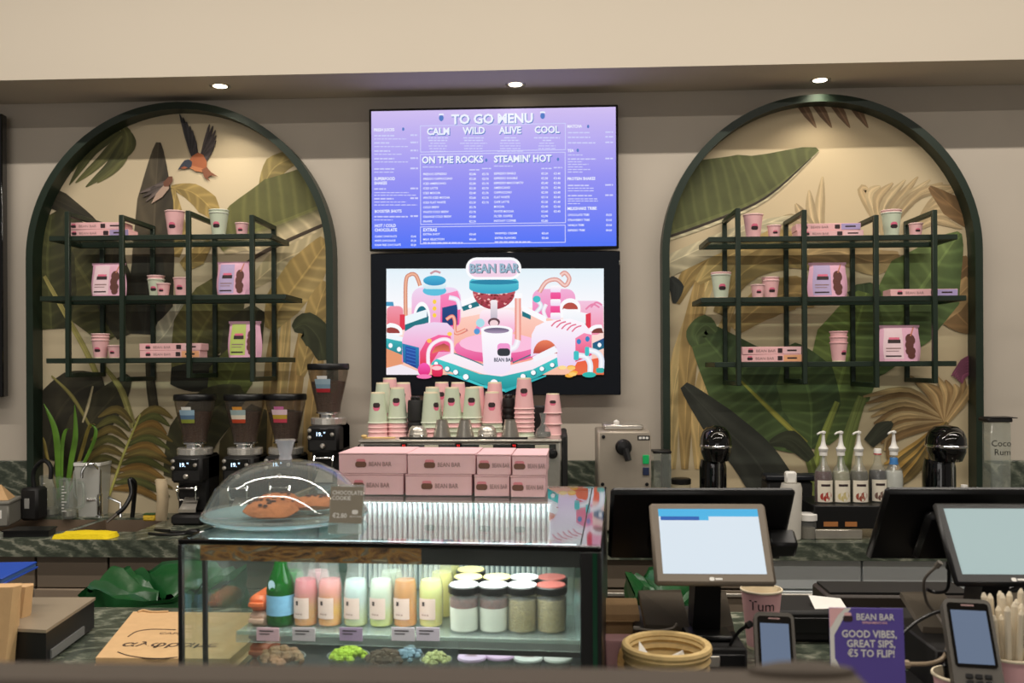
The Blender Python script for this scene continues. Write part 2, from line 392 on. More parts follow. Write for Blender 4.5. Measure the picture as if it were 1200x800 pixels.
# hanging palm at the top left: long arched blades
for q, (a, c, e_) in enumerate((((228, 84), (176, 108), (140, 166)), ((232, 88), (180, 126), (134, 192)), ((238, 94), (196, 144), (146, 188)), ((244, 100), (212, 156), (166, 196)), ((250, 104), (230, 150), (188, 188)), ((250, 92), (252, 120), (226, 148)), ((236, 80), (246, 100), (240, 136)))):
    lf([a, c, e_], [3, 6.5, 5, .6], ((92, 92, 52), (74, 76, 42))[q % 2], 1.5, n=5)
# tall dark leaf behind the swallows
lf([(292, 480), (296, 330), (300, 220), (306, 110)], [26, 26, 22, 3], (74, 66, 50), 4, col2=(60, 53, 40))
lf([(280, 480), (284, 400), (286, 330)], [22, 24, 18], (46, 44, 36), 2)
# dark foliage on the left
lf([(70, 206), (120, 226), (186, 262)], [12, 12, 1], (50, 46, 32), 3)
lf([(230, 480), (190, 410), (140, 330), (96, 250)], [20, 46, 46, 16], (78, 76, 42), 20, col2=(62, 60, 34))
lf([(100, 470), (96, 400), (92, 330), (100, 250)], [20, 34, 34, 10], (72, 74, 40), 14, col2=(60, 60, 34))
lf([(250, 480), (226, 420), (214, 360), (222, 300)], [16, 24, 24, 8], (54, 50, 34), 5)
lf([(214, 620), (170, 520), (126, 440), (86, 368)], [3.5, 3.5, 3, 2], (158, 148, 86), 1)
# leaves of the middle
lf([(300, 500), (326, 470), (350, 420)], [10, 16, 4], (176, 170, 148), 16)
lf([(352, 350), (380, 330), (406, 300)], [6, 12, 3], (150, 128, 76), 18)
lf([(350, 560), (386, 480), (424, 420), (470, 350)], [12, 36, 34, 6], (98, 94, 52), 22, col2=(76, 74, 42))
lf([(440, 560), (470, 480), (500, 430)], [10, 26, 8], (60, 58, 38), 8)
lf([(330, 560), (380, 560), (440, 530)], [10, 20, 8], (44, 42, 32), 2)
lf([(420, 640), (446, 560), (470, 500)], [14, 28, 8], (92, 96, 46), 20)
lf([(340, 760), (370, 680), (420, 620), (470, 590)], [16, 30, 28, 8], (62, 60, 36), 14)
lf([(450, 780), (470, 700), (500, 620)], [18, 30, 10], (74, 66, 40), 10)
# foot of the mural: dark blades and stems
lf([(90, 720), (110, 640), (150, 590), (200, 570)], [18, 34, 28, 6], (48, 44, 30), 4); lf([(120, 760), (170, 660), (220, 600), (250, 560)], [14, 26, 18, 4], (56, 52, 34), 6)
lf([(300, 640), (292, 580), (286, 520)], [6, 6, 3], (58, 52, 36), 2); lf([(258, 660), (236, 590), (200, 540)], [4, 4, 2], (150, 142, 84), 1); lf([(100, 560), (140, 600), (176, 660)], [1, 2.4, 1.6], (134, 126, 70), 1)
lf([(180, 580), (170, 620), (160, 650)], [1, 2, 1], (190, 176, 140), 1)
# palm frond with arched leaflets
for q in range(12):
    y0 = 640+q*12; lf([(262-q*4, y0+6), (300-q*3, y0-16+q*2), (334-(q % 3)*6, y0+2+q*3)], [1.5, 5, 4.5, .8], ((112, 96, 48), (88, 90, 44), (128, 98, 46))[q % 3], 1.5, n=5)
for q in range(7):
    y0 = 650+q*16; lf([(256-q*4, y0), (226-q*6, y0-26+q*3), (190-q*7, y0-10+q*6)], [1.5, 5, 4.5, .8], ((108, 92, 46), (92, 88, 44))[q % 2], 1.5, n=5)
lf([(212, 790), (240, 710), (272, 634)], [1.6, 1.6, 1], (176, 172, 92), 1)
# the two swallows: fanned flight feathers, breast, head and forked tail
def wing(root, tips, c, w=5):
    for k, tp in enumerate(tips):
        mu.leaf([root, ((root[0]*2+tp[0])/3, (root[1]*2+tp[1])/3), tp], [1.5, w*.5, w*.42, .6], c if k % 2 else tuple(int(v*1.35) for v in c), 2, n=4)
wing((229, 188), [(211, 134), (215, 138), (219, 143), (223, 148), (226, 153), (228, 159), (230, 165), (231, 171)], (44, 42, 44), 7)
wing((237, 190), [(246, 146), (250, 148), (253, 153), (254, 159), (254, 165), (252, 171), (249, 178)], (52, 46, 46), 7)
mu.poly([(220, 192), (226, 183), (233, 179), (239, 182), (243, 190), (243, 198), (238, 202), (230, 201), (223, 197)], (162, 92, 54))
mu.poly([(224, 194), (232, 196), (240, 198), (238, 202), (230, 201), (223, 197)], (190, 122, 78))
mu.poly([(209, 199.5), (213, 193), (217, 188), (222, 187), (226, 190), (225, 196), (219, 198), (213, 198)], (44, 52, 66))
mu.poly([(212, 197), (217, 195), (221, 197), (216, 198.5)], (150, 82, 50))
mu.poly([(237, 199), (243, 196), (248, 202), (256, 207), (248, 206), (244, 208), (247, 213), (240, 208)], (128, 78, 54))
wing((197, 214), [(165, 226), (168, 231), (172, 236), (177, 222), (182, 218)], (70, 62, 58), 6)
mu.poly([(184, 227), (192, 218), (198, 215), (199, 221), (191, 231), (178, 239)], (178, 152, 134))
mu.poly([(192, 214), (199, 207), (203, 207), (203, 213), (198, 219), (193, 219)], (112, 70, 50))
mu.done(*A, 'left', m_mural)

B_ = arch(776, 1152, 110, 'right'); mu = Mural(*B_)
def U(u, v): return (750+.6075*u, 100+.6075*v)
def lf(pts, *a, **k): mu.leaf([U(*p) for p in pts], *a, **k)
sh1, sh2 = (186, 166, 128), (176, 154, 116)
for x0 in (320, 350, 385, 420): lf([(x0-10, 34), (x0+4, 56), (x0+20, 82)], [6, 5, .5], (132, 104, 78), 1, n=4)
# faint palm shadows on the cream ground
for q in range(9): lf([(470, 290), (430+q*14, 220-8*abs(q-4)+20), (440+q*24, 176+6*abs(q-4))], [2, 5, 6, 1], sh1 if q % 2 else sh2, 1, n=5)
for q in range(6): lf([(350, 300), (346-q*14, 250+q*4), (352-q*26, 176+q*26)], [2, 6, 6, 1], sh1, 1, n=5)
for q in range(5): lf([(530, 280), (570, 220+q*10), (620, 196+q*20)], [2, 5, 5, 1], sh2, 1, n=5)
lf([(636, 262), (600, 232), (558, 196)], [9, 13, 2], (124, 96, 62), 8)
# gold and tan foliage on the left and in the middle distance
for q, (a, c, e_) in enumerate((((62, 740), (70, 560), (150, 330)), ((86, 740), (92, 540), (120, 350)), ((112, 740), (120, 600), (180, 420)), ((70, 420), (100, 360), (170, 310)), ((140, 760), (150, 640), (210, 500)))):
    lf([a, c, e_], [4, 9, 12, 3], ((204, 178, 122), (168, 140, 88), (190, 162, 108), (156, 130, 78), (180, 152, 100))[q], 3)
lf([(110, 380), (170, 330), (240, 306), (320, 300)], [4, 16, 20, 6], (176, 152, 98), 7); lf([(150, 440), (200, 360), (280, 330), (330, 350)], [6, 14, 16, 4], (136, 116, 70), 7)
lf([(180, 470), (240, 420), (300, 400), (340, 420)], [8, 20, 20, 6], (164, 138, 88), 6); lf([(320, 330), (380, 320), (450, 340), (500, 330)], [6, 14, 16, 6], (170, 146, 102), 5)
lf([(420, 470), (480, 420), (540, 400), (580, 420)], [6, 20, 22, 8], (176, 150, 104), 5)
lf([(58, 370), (70, 390), (66, 420)], [3, 9, 2], (40, 44, 40), 4)
# large banana leaf at the top left
lf([(50, 345), (150, 300), (230, 270), (300, 252)], [16, 14, 10, 2], (190, 180, 148), 9, asym=(.6, 1.))
lf([(20, 300), (130, 262), (240, 214), (345, 126)], [66, 74, 58, 5], (84, 88, 50), 16, asym=(1., .1), col2=(206, 196, 160))
lf([(20, 304), (130, 266), (240, 218), (330, 140)], [1.6, 1.6, 1.4, .6], (52, 44, 34), 1)
# brown leaves on the right
lf([(640, 470), (606, 430), (604, 380), (640, 340)], [8, 24, 24, 10], (126, 98, 62), 8); lf([(560, 470), (600, 420), (640, 380)], [3, 14, 10], (166, 136, 92), 6)
# green banana leaves
lf([(445, 560), (500, 460), (550, 380), (616, 284)], [6, 40, 46, 3], (100, 118, 66), 14, col2=(88, 108, 60))
lf([(428, 420), (432, 400), (430, 382)], [14, 20, 8], (66, 82, 50), 5)
lf([(352, 690), (380, 590), (410, 490), (436, 400)], [8, 38, 42, 10], (108, 124, 62), 22, col2=(88, 106, 56))
lf([(330, 700), (270, 640), (190, 560), (108, 466)], [8, 44, 44, 10], (78, 96, 54), 18, col2=(64, 82, 48))
lf([(330, 700), (330, 620), (316, 560), (290, 500)], [6, 34, 34, 6], (82, 100, 54), 18, col2=(70, 88, 50))
lf([(112, 500), (108, 480), (126, 462), (146, 476)], [8, 12, 12, 3], (84, 100, 60), 6)
lf([(320, 690), (262, 636), (190, 566)], [3, 3, 1], (160, 156, 70), 1); lf([(332, 790), (346, 700), (380, 610)], [6, 5, 3], (140, 150, 72), 1); lf([(388, 790), (400, 690), (428, 600)], [8, 8, 5], (116, 128, 68), 1); lf([(344, 790), (326, 720), (306, 690)], [6, 5, 3], (110, 122, 60), 1)
# dark strap leaf
lf([(84, 578), (150, 648), (220, 720), (270, 800)], [5, 20, 26, 28], (54, 56, 48), 1)
lf([(250, 690), (290, 684), (330, 720)], [3, 12, 6], (58, 62, 44), 3)
# brown palm at the lower right
for q in range(11): lf([(590, 650), (520-q*3, 590+q*9), (430+q*5, 600+q*13)], [2, 5, 4, 1], ((170, 142, 98), (132, 104, 66), (188, 162, 116))[q % 3], 1, n=5)
for q in range(8): lf([(590, 650), (560+q*10, 596), (520+q*17, 560+(q % 3)*8)], [2, 5, 4, 1], ((150, 120, 78), (184, 154, 106))[q % 2], 1, n=5)
for q in range(6): lf([(592, 650), (540, 690+q*8), (470+q*6, 730+q*8)], [2, 6, 5, 1], ((190, 150, 78), (112, 94, 54))[q % 2], 1, n=5)
lf([(440, 690), (466, 664), (486, 650)], [7, 10, 2], (58, 60, 46), 3)
for q in range(6): lf([(640, 522+q*6), (622, 534+q*5), (600+q*4, 560+q*3)], [2, 4, .6], (134, 72, 98), 1, n=3)
mu.done(*B_, 'right', mat('mural_cream_warm', (208, 190, 154), .6, var=.06, scale=2.5))

# ------------------------------------------------------------------ wall shelves
SF = 4.30
def shelf_unit(nm, posts, shelves, ztop, zbot):
    t = thing('wall_shelf', 'dark green metal shelf unit with three framed glass shelves in the %s arch' % nm, 'shelf', (at(posts[1], 300, SF).x, SF, at(600, 425, SF).z), 0)
    ox, oy, oz = t.location
    for k, px in enumerate(posts):
        x = at(px, 350, SF).x-ox; h = .011; z1 = at(px, ztop[k], SF).z-oz; z0 = at(px, zbot[k], SF).z-oz; d = WY-.016-SF
        m = MB()
        m.box(x-h, x+h, -.012, .010, z0, z1, .002); part('post', m, m_green, t)
        m = MB(); m.box(x-h, x+h, d-.02, d-.001, z0, z1, .002); part('post', m, m_green, t)
        m = MB(); m.box(x-h, x+h, .0102, d-.0202, z1-.022, z1, .002); part('bracket_bar', m, m_green, t)
        m = MB(); m.box(x-h, x+h, .0102, d-.0202, z0, z0+.022, .002); part('bracket_bar', m, m_green, t)
    zs = []
    for (x0, x1, py) in shelves:
        z = at((x0+x1)/2, py, SF).z; zs.append(z)
        a, b, h0, h1 = at(x0, 350, SF).x-ox, at(x1, 350, SF).x-ox, z-oz-.024, z-oz
        m = MB(); m.box(a, b, .0105, .032, h0, h1, .002); m.box(a, b, .278, .30, h0, h1, .002); m.box(a, a+.02, .032, .278, h0, h1, .002); m.box(b-.02, b, .032, .278, h0, h1, .002); fr_ = part('shelf_frame', m, m_green, t)
        m = MB(); m.box(a+.0202, b-.0202, .0322, .2778, h1-.008, h1); part('glass_panel', m, m_pane, fr_)
    return zs
ZL = shelf_unit('left', (80, 143.5, 221.5, 296), ((56, 318, 274.5), (45, 334, 345.5), (52, 325, 419)), (248, 252, 247, 252), (442, 447, 443, 447))
ZR = shelf_unit('right', (865, 942.5, 1026.5, 1095), ((831, 1124, 275.5), (822, 1134, 347), (838, 1122, 423.5)), (244, 246, 252, 246), (452, 450, 454, 449))

# ------------------------------------------------------------------ screens
TVY = WY-.1
def tv(x0, x1, z0, z1, label):
    t = thing('wall_screen', label, 'screen', ((x0+x1)/2, WY, z0))
    W = (x1-x0)/2; H = z1-z0; m = MB()
    m.box(-W, W, -.1, -.055, 0, H, .004); m.box(-W*.7, W*.7, -.055, -.03, H*.1, H*.9, .01); part('housing', m, m_blackgloss, t)
    m = MB(); m.box(-.25, .25, -.03, -.001, H*.3, H*.7); part('wall_mount', m, m_matblack, t)
    return t, W, H
p0, p1 = at(432.3, 127, TVY), at(725, 292.5, TVY); X0, X1 = p0.x, at(725.3, 300, TVY).x
zA1 = at(578, 125, TVY).z; zA0 = at(578, 293, TVY).z; zB1 = at(578, 295.3, TVY).z; zB0 = at(578, 463.3, TVY).z
TM, W_, H_ = tv(X0, X1, zA0, zA1, 'upper wall screen showing the blue and lilac drinks menu')
def scr(name, rgb, k=1.):
    mm = bpy.data.materials.new(name); mm.use_nodes = True; nt = mm.node_tree; b = nt.nodes['Principled BSDF']
    rc = nt.nodes.new('ShaderNodeRGB'); rc.outputs[0].default_value = (*lin(rgb), 1); nt.links.new(rc.outputs[0], b.inputs['Emission Color'])
    b.inputs['Base Color'].default_value = (.01, .01, .012, 1); b.inputs['Roughness'].default_value = .3; b.inputs['Specular IOR Level'].default_value = .1
    b.inputs['Emission Strength'].default_value = k; return mm
def grad(name, top, bot, z0, z1):
    mm = bpy.data.materials.new(name); mm.use_nodes = True; nt = mm.node_tree; b = nt.nodes['Principled BSDF']; L = nt.links.new
    tc = nt.nodes.new('ShaderNodeTexCoord'); sp = nt.nodes.new('ShaderNodeSeparateXYZ'); mr = nt.nodes.new('ShaderNodeMapRange'); cr = nt.nodes.new('ShaderNodeValToRGB')
    L(tc.outputs['Object'], sp.inputs[0]); L(sp.outputs[2], mr.inputs[0]); mr.inputs[1].default_value = z0; mr.inputs[2].default_value = z1; L(mr.outputs[0], cr.inputs[0])
    e = cr.color_ramp.elements; e[0].color = (*lin(bot), 1); e[1].color = (*lin(top), 1); q = e.new(.5); q.color = (*lin((150, 146, 242)), 1)
    b.inputs['Base Color'].default_value = (.01, .01, .012, 1); b.inputs['Roughness'].default_value = .15; b.inputs['Specular IOR Level'].default_value = .2
    L(cr.outputs[0], b.inputs['Emission Color']); b.inputs['Emission Strength'].default_value = 1.0; return mm
m = MB(); m.flat([(-W_+.012, .014), (W_-.012, .014), (W_-.012, H_-.012), (-W_+.012, H_-.012)], -.1006); part('display', m, grad('menu_gradient', (208, 190, 240), (74, 112, 246), 0.01, H_), TM, smooth=False, recalc=False)
m_tw = scr('screen_white', (238, 242, 255)); m_ts = scr('screen_soft', (206, 208, 250)); m_tb = scr('screen_blue', (84, 124, 196))
def quad(tl, tr, bl, br, W, H):     # measured corners of a screen -> local x,z on it
    def f(px, py):
        u = .5
        for _ in range(4):
            yt, yb = tl[1]+(tr[1]-tl[1])*u, bl[1]+(br[1]-bl[1])*u; v = (py-yt)/(yb-yt)
            u = (px-(tl[0]+(bl[0]-tl[0])*v))/((tr[0]+(br[0]-tr[0])*v)-(tl[0]+(bl[0]-tl[0])*v))
        return (u*2-1)*W, (1-v)*H
    return f
MX = quad((432.2, 127.3), (724.8, 122), (433, 294.5), (726, 291.5), W_, H_)
def mt(mb, txt, px, py, cap, mi=0, align='LEFT', bold=.02, sx=1., y=-.1012):
    x, z = MX(px, py); mb.text(txt, x, y, z, cap*4.56/F/.72, mi, align, bold, sx)
for txt, px, py, cap, al in (('TO GO MENU', 578, 144, 11.2, 'CENTER'), ('CALM', 514.5, 157.5, 8.2, 'CENTER'), ('WILD', 556.5, 156.5, 8.2, 'CENTER'), ('ALIVE', 599, 156, 8.2, 'CENTER'), ('COOL', 642, 155.5, 8.2, 'CENTER'),
                              ('ON THE ROCKS', 495, 191, 8, 'LEFT'), ("STEAMIN' HOT", 580, 190, 8.1, 'LEFT')):
    sx = .98 if cap > 9 else .9; hd = MB()
    mt(hd, txt, px+.8, py+.9, cap, 1, al, .04, sx, -.1009); mt(hd, txt, px, py, cap, 0, al, .035, sx)
    part('menu_heading', hd, [m_tw, m_tb], TM, smooth=False, recalc=False)['kind'] = 'stuff'
sb = MB()
for txt, px, py, cap in (('FRESH JUICES', 438, 153.5, 3.4), ('SUPERFOOD', 438.5, 211, 3.6), ('SHAKES', 438.5, 216, 3.6), ('BOOSTER SHOTS', 439, 249, 3.4), ('HOT / COLD', 439, 266, 3.6), ('CHOCOLATE', 439, 271, 3.6),
                         ('EXTRAS', 496.5, 271, 3.8), ('MATCHA', 665.5, 149.5, 3.4), ('TEA', 666, 178, 3.4), ('PROTEIN SHAKES', 666, 211, 3.4), ('MILKSHAKE TRIBE', 666, 246, 3.5)):
    mt(sb, txt, px, py, cap, 0, 'LEFT', .03, .88)
part('menu_subheading', sb, m_tw, TM, smooth=False, recalc=False)['kind'] = 'stuff'
ls = MB()
rocks = 'FREDDO ESPRESSO,FREDDO CAPPUCCINO,ICED AMERICANO,ICED LATTE,ICED MOCHA,WHITE ICED MOCHA,ICED FLAT WHITE,COLD BREW,WHITE COLD BREW,ORANGE COLD BREW,FRAPPE'.split(',')
hot = 'ESPRESSO SINGLE,ESPRESSO DOUBLE,ESPRESSO MACCHIATO,AMERICANO,CAPPUCCINO,FLAT WHITE,CAFE LATTE,MOCHA,WHITE MOCHA,FILTER COFFEE,INSTANT COFFEE'.split(',')
pr = ['2.80', '3.20', '2.80', '3.30', '3.40', '3.60', '3.30', '3.70', '3.70', '3.80', '3.20']; pr2 = ['2.20', '2.50', '2.40', '2.70', '2.90', '3.10', '3.20', '3.40', '3.60', '2.90', '2.80']
for k in range(11):
    y = 205+k*5.55
    mt(ls, rocks[k], 496.5, y, 2.5, 0, 'LEFT', .02, .95); mt(ls, '€'+pr[k], 551, y, 2.5, 0, 'LEFT', .02, .95)
    mt(ls, hot[k], 580, y-.6, 2.5, 0, 'LEFT', .02, .95); mt(ls, '€'+pr2[k], 635.5, y-.6, 2.5, 0, 'LEFT', .02, .95)
    if k < 7: mt(ls, '€3.70', 566, y, 2.5, 0, 'LEFT', .02, .95)
    if k < 9: mt(ls, '€3.40', 650, y-.6, 2.5, 0, 'LEFT', .02, .95)
for a, b, y in (('EXTRA SHOT', '€0.60', 275.5), ('MILK SELECTION', '€0.60', 281.5)): mt(ls, a, 496.5, y, 2.4); mt(ls, b, 551, y, 2.4)
for a, b, y in (('WHIPPED CREAM', '€0.60', 274.5), ('EXTRA FLAVORS', '€0.60', 280)): mt(ls, a, 581, y, 2.4); mt(ls, b, 636, y, 2.4)
for a, b, y in (('CLASSIC CHOCOLATE', '€3.00', 278), ('WHITE CHOCOLATE', '€3.20', 283), ('SUGAR FREE CHOCOLATE', '€3.20', 288)): mt(ls, a, 439, y, 2.3, 0, 'LEFT', .02, .82); mt(ls, b, 482, y, 2.3, 0, 'LEFT', .02, .82)
for a, b, y in (('CHOCOLATE TRIBE', '€4.50', 253), ('STRAWBERRY TRIBE', '€4.50', 259), ('VANILLA TRIBE', '€4.50', 265), ('ESPRESSO TRIBE', '€4.50', 271)): mt(ls, a, 666.5, y, 2.4, 0, 'LEFT', .02, .85); mt(ls, b, 711, y, 2.4, 0, 'LEFT', .02, .85)
part('menu_list', ls, m_tw, TM, smooth=False, recalc=False)['kind'] = 'stuff'
# fine print too small to read: rows of faint strokes
fp = MB()
def stroke(px, py, w, h=1.5):
    a = MX(px, py); b = MX(px+w, py-h); fp.flat([(a[0], a[1]), (b[0], a[1]), (b[0], b[1]), (a[0], b[1])], -.1012)
def row(px, py, w, h=1.5):
    x = px
    while x < px+w: d = random.uniform(2.5, 7); stroke(x, py, min(d, px+w-x), h); x += d+.9
for y, w_, pz in ((159.5, 24, 1), (163, 38, 0), (168, 18, 1), (172, 40, 0), (177.5, 19, 1), (181, 33, 0), (186.5, 24, 1), (190, 40, 0), (198.5, 24, 1), (202, 23, 0), (222, 14, 1), (226, 41, 0), (229, 50, 0), (233.5, 23, 1), (237, 38, 0), (240.5, 51, 0), (254.5, 40, 1), (258, 22, 0)):
    row(438.5, y, w_, 1.7 if pz else 1.1)
    if pz: row(481.5, y-.5, 9, 2)
for cx, ws in ((514, (24, 22, 18, 22, 20, 18)), (556, (24, 22, 32, 22, 22, 22)), (599, (14, 22, 24, 24, 24, 30)), (642, (30, 10, 18, 20, 20))):
    for k, w_ in enumerate(ws): row(cx-w_/2, 162+k*3.1, w_, 1.6 if k < 2 else 1.1)
for y, w_, pz in ((156, 26, 1), (161.5, 26, 1), (168, 32, 1), (182, 17, 0), (187, 33, 1), (190, 17, 0), (193, 24, 0), (196, 17, 0), (199, 26, 0), (202, 17, 0), (218, 25, 1), (221, 30, 0), (224, 30, 0), (230, 28, 1), (233.5, 35, 0), (236, 35, 0), (239, 14, 0)):
    row(666.5, y, w_, 1.6 if pz else 1.1)
    if pz: row(710, y-.5, 9, 1.8)
row(551, 199.5, 12); row(566, 198, 11); row(635.5, 198, 12); row(650, 197, 10); row(496, 196, 24, 1.2); row(580, 195, 22, 1.2); row(496.5, 285, 47, 1.4); row(581, 284, 43, 1.4)
part('menu_fine_print', fp, m_ts, TM, smooth=False, recalc=False)['kind'] = 'stuff'
fr = MB()
def frame(x0, y0, x1, y1, w=.9):
    for a, b, c, d in ((x0, y0, x1, y0+w), (x0, y1-w, x1, y1), (x0, y0, x0+w, y1), (x1-w, y0, x1, y1)):
        p, q = MX((x0+x1)/2, b), MX((x0+x1)/2, d); p = (MX(a, (y0+y1)/2)[0], p[1]); q = (MX(c, (y0+y1)/2)[0], q[1]); fr.flat([(p[0], p[1]), (q[0], p[1]), (q[0], q[1]), (p[0], q[1])], -.1011)
frame(493, 145.3, 664, 177); frame(493, 179, 664, 262.3); frame(493, 264.3, 664, 285.2)
part('menu_frame_line', fr, m_ts, TM, smooth=False, recalc=False)['kind'] = 'stuff'
ic = MB()
for px, py in ((518, 138), (637, 135.5)):
    c = MX(px, py); ic.flat(ell(c[0], c[1], .012, .016, 10), -.1011, mi=0); ic.flat([(c[0]-.014, c[1]+.014), (c[0]+.014, c[1]+.014), (c[0]+.01, c[1]+.022), (c[0]-.01, c[1]+.022)], -.1012, mi=1)
for px, py in ((473, 151), (690, 148), (678, 176), (571, 187.5), (655, 186.5)):
    c = MX(px, py); ic.flat(ell(c[0], c[1], .006, .009, 8), -.1011, mi=0)
part('menu_icon', ic, [m_tb, m_tw], TM, smooth=False, recalc=False)['kind'] = 'stuff'

TB, W2, H2 = tv(X0+.004, X1+.006, zB0, zB1, 'lower wall screen showing a pink toy coffee factory')
m = MB(); m.box(-W2+.004, W2-.004, -.1003, -.1, .004, H2-.004); part('black_border', m, mat('screen_border', (20, 24, 31), .6, spec=.12), TB)
art = MB(); art_y = [-.1008]
AX = quad((433, 296), (726, 293), (434, 464), (726.8, 463), W2, H2)
def ap(pts, c0, c1=None, layer=True):
    """flat shape on the screen; c0 at its top, c1 at its bottom"""
    if layer: art_y[0] -= .00004
    ys = [p[1] for p in pts]; a, b = min(ys), max(ys); l0, l1 = lin(c0), lin(c1 or c0)
    cs = [tuple(u+(v-u)*(p[1]-a)/max(b-a, 1e-6) for u, v in zip(l0, l1)) for p in pts]
    art.add([(AX(*p)[0], art_y[0], AX(*p)[1]) for p in pts], [tuple(range(len(pts)))], None, cs)
def ae(cx, cy, rx, ry, c0, c1=None, n=20, a0=0., a1=2*pi): ap(ell(cx, cy, rx, ry, n, a0, a1), c0, c1)
def al(pts, w, c, ce=None, n=5):
    """thick line shaded across its width"""
    S = spline([(p[0], p[1], 0) for p in pts], n); art_y[0] -= .00004; vs = []; cs = []; fs = []; l0 = lin(c); l1 = lin(ce or c)
    for i, p in enumerate(S):
        t = (S[min(i+1, len(S)-1)]-S[max(i-1, 0)]).normalized(); nn = Vector((-t.y, t.x, 0))
        for k, cc in ((-.5, l1), (0, l0), (.5, l1)):
            q = p+nn*(w*k); x, z = AX(q.x, q.y); vs.append((x, art_y[0], z)); cs.append(cc)
    for i in range(len(S)-1):
        for k in (0, 1): fs.append((i*3+k, i*3+k+1, i*3+k+4, i*3+k+3))
    art.add(vs, fs, None, cs)
WH, TE, TD, PK, PL, HP, OR, CO, NV, RD = (250, 250, 253), (60, 190, 195), (20, 112, 126), (240, 176, 214), (238, 214, 240), (236, 64, 150), (236, 128, 92), (190, 96, 76), (22, 70, 130), (222, 52, 76)
def rr(x0, y0, x1, y1, r): return rrect(x0, x1, y0, y1, min(r, (x1-x0)/2.01, (y1-y0)/2.01))
ap([(452, 314), (707, 314), (707, 360), (452, 360)], (226, 240, 248), (250, 248, 252)); ap([(452, 360), (707, 360), (707, 439), (452, 439)], (252, 234, 234), (246, 188, 164))
ap([(452, 420), (500, 439), (452, 439)], (240, 232, 240)); ap([(452, 404), (472, 412), (472, 426), (452, 431)], (228, 150, 110))
ae(590, 400, 90, 34, (252, 206, 192), (244, 150, 130)); ae(584, 408, 52, 17, (250, 150, 200), (226, 70, 140)); ae(584, 402, 46, 12, (250, 190, 220))
# back machines
al([(475, 375), (475, 330), (480, 321), (487, 322), (492, 334)], 4.5, (246, 190, 160), CO)
ap(rr(482, 336, 540, 385, 12), PL, (240, 150, 200)); ap([(516, 345), (536, 340), (540, 352), (538, 380), (516, 385)], (250, 140, 190), HP)
ae(509, 340, 14, 6, (90, 190, 220)); ap(rr(495, 326, 523, 338, 5), WH, (200, 230, 240)); ae(509, 328, 13.5, 6, (70, 180, 215), (40, 140, 190)); al([(504, 320), (510, 317), (516, 319)], 2.5, (200, 150, 160))
ap(ell(494, 372, 10, 19, 16, pi, 2*pi)+[(504, 378), (484, 378)], WH); ap(ell(494, 373, 7.5, 15, 16, pi, 2*pi)+[(501.5, 378), (486.5, 378)], TD, NV)
for y in (353, 361, 369): ae(509, y, 2.3, 2.6, (250, 206, 70))
ap([(518, 360), (536, 356), (536, 380), (518, 382)], NV, (16, 50, 110)); al([(526, 348), (536, 351), (539, 362)], 5.5, WH, (220, 220, 240))
ap([(474, 370), (500, 362), (500, 372), (474, 380)], (236, 246, 250)); ap([(474, 380), (502, 370), (502, 377), (474, 388)], TD)
ap(rr(452.5, 358, 472, 385, 6), (240, 150, 170), (230, 110, 120)); ap([(452, 353), (460, 353), (461, 358), (452, 358)], (70, 150, 190)); ap([(468, 368), (474, 368), (474, 386), (468, 386)], RD)
ap([(452.5, 396), (452.5, 380)]+ell(456, 388, 15, 10, 10, 1.5*pi, 2*pi)+[(471, 392)], WH); ap([(452.5, 390), (452.5, 384)]+ell(457, 390, 11, 7, 10, 1.5*pi, 2*pi), (150, 60, 56))
ap([(452, 392), (476, 399), (476, 418), (452, 408)], TE, TD); ap([(452, 389), (476, 396), (476, 401), (452, 396)], (240, 246, 250))
for x, y in ((457, 404.5), (467, 409)): ae(x, y, 2.4, 2.8, WH)
# right back machines
ap(rr(624, 338, 674, 372, 10), PK, (240, 120, 180)); al([(632, 342), (640, 330), (652, 327), (662, 334), (667, 326), (662, 319), (657, 322)], 5, (250, 214, 206), (206, 120, 110))
ap(rr(668, 352, 706.5, 392, 9), (242, 196, 222), (240, 140, 170)); al([(692, 360), (698, 354), (705, 357)], 2, (230, 130, 170)); al([(686, 362), (694, 356), (702, 360)], 2, (230, 130, 170))
for k in range(5): ap(rr(645, 334+k*8, 657, 342+k*8, 2), (252, 250, 252) if k % 2 == 0 else (240, 90, 160), PL if k % 2 == 0 else (236, 70, 140))
ap(ell(668, 360, 12, 11, 14, pi, 2*pi)+[(680, 372), (657, 372)], WH); ap(ell(668, 362, 9, 8, 14, pi, 2*pi), (180, 76, 66))
al([(630, 352), (634, 358), (628, 366)], 5, WH, (200, 214, 230)); ae(629, 350, 4.5, 4, TE)
al([(640, 356), (637, 364), (640, 373)], 4.5, WH, (230, 214, 230))
ap([(660, 361), (688, 367), (688, 384), (660, 376)], WH, (230, 236, 244)); ap([(664, 374), (686, 379), (686, 384), (664, 379)], TE); ap([(686, 368), (692, 366), (692, 384), (686, 384)], RD)
ap(ell(701, 388, 12, 8, 10, pi, 1.6*pi)+[(706.5, 388)], WH); ap(ell(702, 390, 9, 6, 10, pi, 1.6*pi)+[(706.5, 390)], (120, 56, 50)); ap([(694, 402), (707, 396), (707, 408), (694, 413)], NV, TD); ae(702, 404, 2.2, 2.6, WH)
ap([(612, 357), (640, 371), (640, 378), (612, 364)], WH); ap([(612, 364), (622, 369), (622, 374), (612, 370)], TD)
ap([(540, 352), (556, 346), (556, 352), (541, 358)], WH); ap([(541, 359), (560, 352), (562, 358), (543, 364)], TD); ae(551, 358.5, 2, 2.2, WH)
